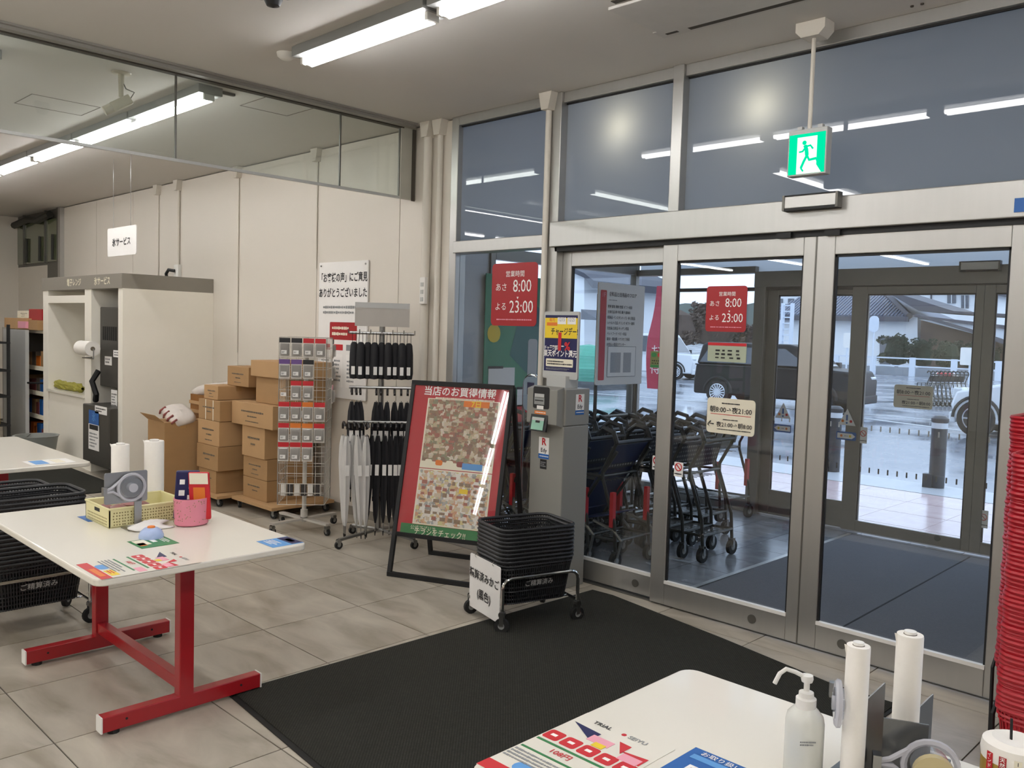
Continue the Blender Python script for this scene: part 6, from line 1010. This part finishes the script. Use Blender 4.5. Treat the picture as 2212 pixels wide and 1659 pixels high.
# cars
M('car_black', '101216', .42, var=.05, spec=.25); M('car_white', 'dfe3e8', .2, var=.02, coat=.6); M('car_glass', '39424c', .08, coat=.6); M('tyre', '1a1a1c', .8); M('alloy', 'cfd3d8', .25, metal=.8); M('car_trim', '1c1d20', .5); M('head_lamp', 'd8dde2', .1, coat=1.)
def car(name, lab, loc, rotz, prof, glassprof, L, W_, paint, wheels, wr=.31, spokes=16, lamps=True):
    """prof: lower body side outline (x,z); glassprof: cabin outline; built symmetric about y=0, front towards +x"""
    t = thing(name, lab, 'car', loc, rotz)
    def loft(outline, yb, inset, nm, mt, bev):
        zmin, zmax = min(p[1] for p in outline), max(p[1] for p in outline); n = len(outline); vs = []; f_ = []
        for s in (-1, 1): vs += [(x, s*(yb-inset*max(0, (z-zmin)/(zmax-zmin))), z) for x, z in outline]
        f_ = [tuple(range(n)), tuple(range(2*n-1, n-1, -1))]+[(i, (i+1) % n, n+(i+1) % n, n+i) for i in range(n)]
        b = MB(); b.add(vs, f_); return b.build(nm, mt, t, bevel=bev, seg=3, smooth=True)
    loft(prof, W_/2, .05, 'body', paint, .05); loft(glassprof, W_/2-.04, .16, 'cabin', paint, .06)
    zt = max(p[1] for p in glassprof); zb = min(p[1] for p in glassprof); xs = [p[0] for p in glassprof if p[1] > zt-.05]; xa, xb = min(xs), max(xs); xb0 = min(p[0] for p in glassprof); xf0 = max(p[0] for p in glassprof)
    for s in (-1, 1):
        def side(x0b, x0t, x1t, x1b):
            y0_, y1_ = W_/2-.04-.005, W_/2-.04-.16*.86; q = [(x0b, s*(y0_-.012+.02), zb+.05), (x0t, s*(y1_+.02), zt-.11), (x1t, s*(y1_+.02), zt-.11), (x1b, s*(y0_-.012+.02), zb+.05)]; b = MB(); b.prism(q, (0, s*.006, 0)); b.build('side_window', 'car_glass', t)
        m1, m2 = xb0+(xf0-xb0)*.33, xb0+(xf0-xb0)*.62
        side(xb0+.10, xa+.09, m1-.04, m1-.04); side(m1+.04, m1+.04, m2-.04, m2-.04); side(m2+.04, m2+.04, xb-.06, xf0-.16)
        b = MB(); b.ob((xf0-.12, s*(W_/2+.06), zb+.08), X, Y, Z3, .06, .09, .07); b.build('mirror', 'car_trim', t, bevel=.02)
        for xw in wheels:
            o = MB().cyl((xw, s*(W_/2-.2), wr), (xw, s*(W_/2+.005), wr), wr, n=28).build('wheel', 'tyre', t, smooth=True); MB().cyl((xw, s*(W_/2+.004), wr), (xw, s*(W_/2+.012), wr), wr*.66, n=28).build('rim', 'car_trim', o)
            b = MB()
            for k in range(spokes): a = 2*math.pi*k/spokes; d = Vector((math.cos(a), 0, math.sin(a))); b.ob(Vector((xw, s*(W_/2+.016), wr))+d*wr*.40, d, Vector((-d.z, 0, d.x)), Y, wr*.25, wr*.045, .004)
            b.tube(arc((xw, s*(W_/2+.016), wr), X, Z3, wr*.66, 0, 360, 28)[:-1], .014, 5, True); b.cyl((xw, s*(W_/2+.008), wr), (xw, s*(W_/2+.024), wr), wr*.17, n=12); b.build('spokes', 'alloy', o, kind='stuff')
            MB().tube(arc((xw, s*(W_/2-.005), wr), X, Z3, wr+.07, 0, 180, 14), .03, 6).build('wheel_arch', 'car_trim', t)
        MB().bx(xb0+.0, xf0, s*(W_/2-.03), s*(W_/2+.004), zb-.03, zb+.0).build('belt_trim', paint if paint == 'car_white' else 'car_trim', t)
        if lamps: MB().ob((max(p[0] for p in prof)-.1, s*(W_/2-.22), max(p[1] for p in prof)-.26), X, Y, Z3, .08, .17, .09).build('head_lamp', 'head_lamp', t, bevel=.03)
    b = MB(); hy = W_/2-.26; q = [(xf0-.05, -hy-.06, zb+.06), (xf0-.05, hy+.06, zb+.06), (xb+.01, hy-.04, zt-.1), (xb+.01, -hy+.04, zt-.1)]; b.prism([Vector(p)+Vector((.02, 0, .0)) for p in q], (.012, 0, .004)); b.build('windscreen', 'car_glass', t)
    MB().bx(max(p[0] for p in prof)-.1, max(p[0] for p in prof)+.03, -W_/2+.06, W_/2-.06, .22, .42).build('bumper', 'car_trim' if paint == 'car_black' else paint, t, bevel=.03)
    return t
pA = onz(1530, 872, GZ); car('boxy_car', 'black boxy car parked across the wet lot', (-10.25, 20.0, GZ), .06, [(-2.0, .25), (2.0, .25), (2.02, .75), (1.9, .98), (1.2, 1.02), (-1.98, 1.0), (-2.02, .6)], [(-1.97, 1.0), (1.15, 1.0), (.72, 1.50), (.4, 1.56), (-1.75, 1.56), (-1.9, 1.5)], 4.0, 1.68, 'car_black', (-1.32, 1.3))
pw = onz(2092, 942, GZ); car('hatchback_car', 'white car with alloy wheels nosing in behind the outer door', (pw.x+1.62, pw.y+.86, GZ), math.pi, [(-1.95, .25), (1.85, .25), (1.98, .55), (1.9, .82), (1.0, 1.02), (-1.9, 1.05), (-1.98, .6)], [(-1.85, 1.02), (1.1, 1.0), (.25, 1.52), (-.2, 1.6), (-1.5, 1.58), (-1.85, 1.3)], 3.95, 1.70, 'car_white', (-1.1, 1.52), .33, 7)
pv_ = onz(1470, 800, GZ); car('hatchback_car', 'pale van glimpsed far behind the black car', (-20.5, 29, GZ), .2, [(-2.0, .25), (1.95, .25), (2.02, .7), (1.9, 1.0), (-1.98, 1.02)], [(-1.97, 1.0), (1.3, 1.0), (.8, 1.75), (-1.9, 1.78)], 4, 1.68, 'car_white', (-1.3, 1.3))
# cart return with red and white hoop
hp = onz(2046, 868, GZ); t = thing('cart_barrier', 'red and white hoop barrier at the cart return', 'barrier', (hp.x, hp.y, GZ)); w_ = .95; u_ = Vector((.85, -.5, 0)).normalized(); base = hp-u_*.6; Pp = [base, base+Z3*.62]+arc(base+u_*.18+Z3*.62, -u_, Z3, .18, 0, 90, 5); Pq = [base+u_*.18+Z3*.8, base+u_*.8+Z3*.8]; Pr = arc(base+u_*.8+Z3*.62, u_, Z3, .18, 90, 0, 5)+[base+u_*.98+Z3*.62, base+u_*.98]
MB().tube(Pp, .045, 10).build('white_section', 'white_plastic', t, world=True, smooth=True); MB().tube(Pq, .046, 10).build('red_section', 'print_red', t, world=True, smooth=True); MB().tube(Pr, .045, 10).build('white_section', 'white_plastic', t, world=True, smooth=True); MB().tube([base+u_*.98+Z3*.45, base+u_*2.0+Z3*.42], .04, 8).build('rail', 'white_plastic', t, world=True); MB().tube([base+u_*2.0+Z3*.42, base+u_*2.2+Z3*.42], .05, 8).build('rail_end', 'print_red', t, world=True)
for i in range(7):
    o = dup(ca, onz(2022+9*i, 878, GZ), -.6, 'shopping cart nested at the outdoor cart return', 'carts at the outdoor cart return')
# fence
fy = 46.; M('fence_white', 'dbe3ee', .5); f0, f1 = ony(1800, 800, fy).x, ony(2160, 800, fy).x; t = thing('guard_fence', 'pale low guard fence along the road edge', 'fence', ((f0+f1)/2, fy, GZ)); ftz = ony(1960, 772, fy).z
x = f0-4
while x < f1+6: MB().bx(x, x+.28, fy-.06, fy+.06, GZ, ftz).build('post', 'fence_white', t, world=True); x += 2.0
for z in (ftz-.09, ftz*.45): MB().bx(f0-4, f1+6, fy-.03, fy+.03, z, z+.07).build('rail', 'fence_white', t, world=True)
b = MB().bx(f0-3, f1+20, fy+.6, fy+.9, GZ, .35); tag(b.build('kerb_wall', M('kerb_wall', '9aa0a6', .7, var=.15, scale=2)), 'low concrete kerb wall behind the guard fence', 'wall')
# hedge and pines: leaf clusters
M('pine_green', '2c3a2c', .85, var=.35, scale=2.5); M('brown_bush', '5d5048', .9, var=.3, scale=2.5); M('bark', '4a3c30', .9)
def shrub(px, pyb, pyt, wpx, Y_, lab, mt='pine_green', seed=1, name='pine_shrub', clumps=9, trunk=True):
    R = random.Random(seed); p = ony(px, pyb, Y_); top_ = ony(px, pyt, Y_).z; hw = abs(ony(px+wpx/2, pyb, Y_).x-ony(px-wpx/2, pyb, Y_).x)/2; H = top_-GZ; t = thing(name, lab, 'shrub', (p.x, Y_, GZ))
    if trunk: MB().tube([(0, 0, 0), (R.uniform(-.1, .1), 0, H*.4), (R.uniform(-.2, .2), 0, H*.8)], .06+.02*H, 6).build('trunk', 'bark', t)
    b = MB(); hwc = hw*.72; b.lathe([(0, H*.18), (hwc*.8, H*.25), (hwc, H*.5), (hwc*.7, H*.78), (0, H*.88)], (0, 0, 0), 12, 1, .6)
    for k in range(clumps):
        cx, cy, cz = R.uniform(-hw, hw)*.75, R.uniform(-hw, hw)*.5, H*R.uniform(.28, .86); r = min(hw, H)*R.uniform(.24, .4)
        for q in range(60):
            a, e = R.uniform(0, 6.28), math.asin(R.uniform(-1, 1)); d = Vector((math.cos(a)*math.cos(e), math.sin(a)*math.cos(e), math.sin(e)*.7)); c = Vector((cx, cy, cz))+d*r*R.uniform(.7, 1.05); s = r*R.uniform(.2, .42); n1 = Vector((R.uniform(-1, 1), R.uniform(-1, 1), R.uniform(-1, 1))).normalized(); n2 = n1.orthogonal().normalized(); n3 = n1.cross(n2)
            b.add([c+n2*s, c+n3*s*.5, c-n2*s, c-n3*s*.5, c+n1*s*.35], [(0, 1, 4), (1, 2, 4), (2, 3, 4), (3, 0, 4), (3, 2, 1, 0)])
    b.build('foliage', mt, t, kind='stuff')
for i, (px, yt, wp, lab) in enumerate(((1935, 712, 75, 'layered dark pine beside the white house wall'), (1990, 722, 70, 'rounded dark pine next to the layered pine'), (2045, 728, 80, 'wide dark hedge bush under the low roof'), (2098, 730, 60, 'dark hedge bush at the end of the hedge'), (2140, 745, 60, 'dark low bush by the white car'))): shrub(px, 790, yt, wp, 48.5+i*1.3, lab, seed=i+2, clumps=14)
for i, (px, yt, wp, lab) in enumerate(((1465, 655, 90, 'bare brown thicket behind the opening hours sign'), (1540, 650, 120, 'tall brown thicket on the slope'), (1610, 690, 80, 'brown thicket beside the outer door frame'), (1815, 712, 36, 'reddish small tree before the white wall'))): shrub(px, 790, yt, wp, 60+i*5, lab, 'brown_bush', seed=i+20, name='bare_thicket', clumps=14)
# houses
M('house_white', 'f0f3f6', .8, var=.03); M('roof_tile', '6f7686', .6, var=.12, scale=3); M('roof_dark', '4a4d58', .6, var=.1); M('house_brown', '5e5048', .8); M('win_dark', '59616c', .2, coat=.4); M('snow', 'dfe6ee', .7)
def slab(t, nm, mt, pts, Y_, d=.3, off=0.): b = MB(); b.prism([ony(px, py, Y_)+Y*off for px, py in pts], (0, d, 0)); return b.build(nm, mt, t, world=True)
def house(lab, Y_, px): return thing('house', lab, 'house', (ony(px, 780, Y_).x, Y_, GZ))
Y1 = 56.; t = house('white single-storey house with a grey tiled hip roof', Y1, 1880); slab(t, 'wall', 'house_white', [(1690, 800), (1982, 800), (1982, 684), (1690, 684)], Y1, 8)
ex0, ex1 = ony(1660, 684, Y1).x, ony(1972, 683, Y1).x; ez = ony(1850, 684, Y1).z; r0, r1 = ony(1770, 622, Y1+4).x, ony(1896, 622, Y1+4).x; rz = ony(1880, 621, Y1+4).z; e_ = .6
b = MB(); b.add([(ex0, Y1-e_, ez), (ex1, Y1-e_, ez), (ex1, Y1+8+e_, ez), (ex0, Y1+8+e_, ez), (r0, Y1+4, rz), (r1, Y1+4, rz)], [(0, 1, 5, 4), (1, 2, 5), (2, 3, 4, 5), (3, 0, 4), (3, 2, 1, 0)]); rf = b.build('roof', 'roof_tile', t, world=True); b = MB(); b.tube([(ex1, Y1-e_, ez+.05), (r1, Y1+4, rz+.1)], .22, 6); b.tube([(r0, Y1+4, rz+.1), (r1, Y1+4, rz+.1)], .25, 6); b.build('ridge_cap', 'roof_dark', rf, world=True); MB().bx(ex0, ex1, Y1-e_-.1, Y1-e_+.02, ez-.3, ez).build('eaves', 'roof_dark', t, world=True)
nrow = 46
for i in range(nrow):
    q = i/(nrow-1); xa_ = ex0+(ex1-ex0)*q; yy = 1.0 if xa_ < r1 else max(0, 1-(xa_-r1)/(ex1-r1))
    yy = min(yy, 1.0 if xa_ > r0 else max(0, 1-(r0-xa_)/(r0-ex0)))
    if yy > .05: MB().cyl((xa_, Y1-e_, ez+.03), (xa_, Y1-e_+(4+e_)*yy, ez+(rz-ez)*yy+.03), .09, n=5).build('tile_course', 'roof_tile', rf, world=True)
for (a, b_, c, d) in ((1735, 745, 1760, 702), (1900, 790, 1922, 730)): w__ = slab(t, 'window', 'win_dark', [(a, b_), (c, b_), (c, d), (a, d)], Y1-.1, .1); slab(t, 'frame', 'roof_dark', [(a-2, d-3), (c+2, d-3), (c+2, d), (a-2, d)], Y1-.14, .1)
Y2 = 74.; t = house('white two-storey house with dark tiled roof and two windows', Y2, 2050); slab(t, 'wall', 'house_white', [(1880, 800), (2115, 800), (2115, 612), (2040, 612), (1985, 618), (1880, 625)], Y2, 8); slab(t, 'roof', 'roof_dark', [(1990, 620), (2125, 632), (2132, 620), (2065, 608), (2010, 608)], Y2-.8, 9)
for (a, b_, c, d) in ((2046, 655, 2064, 636), (2076, 666, 2092, 638)): w__ = slab(t, 'window', 'win_dark', [(a, b_), (c, b_), (c, d), (a, d)], Y2-.12, .1); slab(t, 'glazing_bar', 'house_white', [((a+c)/2-.7, b_), ((a+c)/2+.7, b_), ((a+c)/2+.7, d), ((a+c)/2-.7, d)], Y2-.2, .1)
slab(t, 'drain_pipe', 'roof_dark', [(2009, 668), (2012, 668), (2013, 620), (2010, 620)], Y2-.15, .1)
Y3 = 53.; t = house('long low house with a sweeping dark roof and pale fascia', Y3, 2080); slab(t, 'wall', 'house_brown', [(1985, 800), (2240, 800), (2240, 712), (1990, 690)], Y3+1, 6); slab(t, 'roof', 'roof_dark', [(1900, 622), (1985, 672), (2250, 690), (2250, 682), (2060, 672), (1990, 650)], Y3+2, 5); slab(t, 'roof_edge', 'roof_dark', [(1970, 684), (2250, 722), (2250, 712), (1972, 680)], Y3-.4, 1.2); slab(t, 'fascia', 'snow', [(1985, 690), (2250, 760), (2250, 712), (2100, 700)], Y3-.2, .2); slab(t, 'lower_eave', 'roof_dark', [(1975, 682), (2110, 722), (2250, 775), (2250, 760), (2110, 715), (1978, 678)], Y3-.5, .4)
Y4 = 66.; t = house('tall white gabled house with brown roof edge and two windows', Y4, 1710); slab(t, 'wall', 'house_white', [(1655, 800), (1760, 800), (1760, 650), (1700, 590), (1655, 590)], Y4, 8); slab(t, 'roof_edge', 'house_brown', [(1698, 588), (1765, 660), (1765, 648), (1706, 585)], Y4-.6, 9)
for (a, b_, c, d) in ((1702, 662, 1714, 645), (1680, 668, 1690, 645)): slab(t, 'window', 'win_dark', [(a, b_), (c, b_), (c, d), (a, d)], Y4-.12, .1)
Y5 = 40.; t = house('white building edge with a hooked eave seen past the kiosk', Y5, 1250); slab(t, 'wall', 'house_white', [(1180, 800), (1262, 800), (1262, 590), (1180, 570)], Y5, 8); slab(t, 'roof', 'roof_dark', [(1230, 575), (1262, 590), (1282, 606), (1279, 622), (1262, 600), (1230, 586)], Y5-.5, 9); slab(t, 'lower_roof', 'roof_dark', [(1255, 690), (1255, 668), (1292, 690)], Y5-1.5, 4)
# distant hills
M('hill_forest', '6a736c', .9, var=.12, scale=.02); b = MB(); pts = [(900, 760), (2400, 770), (2400, 660), (2240, 668), (2150, 655), (2050, 640), (1900, 650), (1700, 640), (1600, 660), (1480, 655), (1380, 670), (1250, 660), (1000, 680)]; b.prism([ony(px, py, 240) for px, py in pts], (0, 20, 0)); o = b.build('wall_hills', 'hill_forest'); o['kind'] = 'structure'
# lattice pole, green tarp, banners, small signs
p = ony(1698, 740, 40.); zt = ony(1698, 655, 40.).z; t = thing('lattice_pole', 'pale lattice step pole in front of the gabled house', 'pole', (p.x, 40, GZ)); wl_ = abs(ony(1703, 700, 40).x-ony(1693, 700, 40).x)
for s in (-.5, .5): MB().bx(p.x+s*wl_*2-.06, p.x+s*wl_*2+.06, 39.9, 40.1, GZ, zt).build('rail', 'fence_white', t, world=True)
for i in range(12): z = GZ+(zt-GZ)*(i+.5)/12; MB().bx(p.x-wl_, p.x+wl_, 39.95, 40.05, z, z+.06).build('rung', 'fence_white', t, world=True)
pt = ony(1272, 765, 21.); M('tarp_green', '2f9c80', .5, var=.3, scale=1.5); t = thing('covered_load', 'teal green tarpaulin-covered load past the kiosk', 'tarpaulin', (pt.x, 21, GZ)); b = MB(); b.lathe([(.9, .2), (1.0, .6), (.8, 1.0), (.3, 1.3), (0, 1.35)], (0, 0, 0), 9, 1.2, .8); b.build('tarp', 'tarp_green', t); MB().bx(-1.2, 1.2, -.8, .8, 0, .22).build('base', 'black_matte', t)
for i, (px0, px1, py0, py1, yb, lab) in enumerate(((1405, 1436, 618, 842, 9.3, 'tall red advertising banner on a pole outside the fixed pane'), (1440, 1449, 690, 850, 9.9, 'thin red advertising banner edge beside the door stile'))):
    a = ony(px0, py0, yb); b_ = ony(px1, py1, yb); c = ony(px1, py0, yb); t = thing('banner_flag', lab, 'banner', (b_.x, yb, GZ)); w2 = max(.12, b_.x-a.x); n = 10; vs = []; top_, bot = a.z, b_.z
    for j in range(n+1):
        q = j/n; z = top_+(bot-top_)*q; inset = w2*.6*max(0, .5-q)*1.2 if i == 0 else 0
        vs += [(b_.x-w2+inset, yb+.03*math.sin(q*7), z), (b_.x, yb+.03*math.sin(q*7+1), z)]
    b2 = MB(); b2.add(vs, [(2*j, 2*j+1, 2*j+3, 2*j+2) for j in range(n)]); o = b2.build('cloth', M('banner_red', 'c04058', .6, var=.08), t, world=True); sm = o.modifiers.new('s', 'SOLIDIFY'); sm.thickness = .004
    MB().cyl((b_.x+.02, yb, -.06), (b_.x+.02, yb, top_+.1), .012, n=8).build('pole', 'white_plastic', t, world=True)
    if i == 0:
        for k, ch in enumerate('お得'): text(ch, w2*.6, (b_.x-w2*.45, yb-.045, bot+(top_-bot)*(.36-.16*k)), X, Z3, 'print_white', t, True)
for (px, py, w_, h_, yb, mt, lab) in ((2095, 770, 26, 26, 40., 'paper', 'pale notice board by the guard fence'), (1830, 735, 12, 24, 40., 'paper', 'pale notice board by the reddish tree'), (1888, 700, 15, 26, 45., 'fence_white', 'round pale road mirror by the white house')):
    c = ony(px, py, yb); s = yb/1870*1.35; t = thing('notice_post', lab, 'sign', (c.x, yb, GZ)); MB().rpanel(c, X, Z3, w_*s, h_*s, .05, min(w_, h_)*s*.45 if 'round' in lab else .05).build('panel', mt, t, world=True); MB().cyl((c.x, yb+.05, GZ), (c.x, yb+.05, c.z), .04, n=8).build('post', 'fence_white', t, world=True)
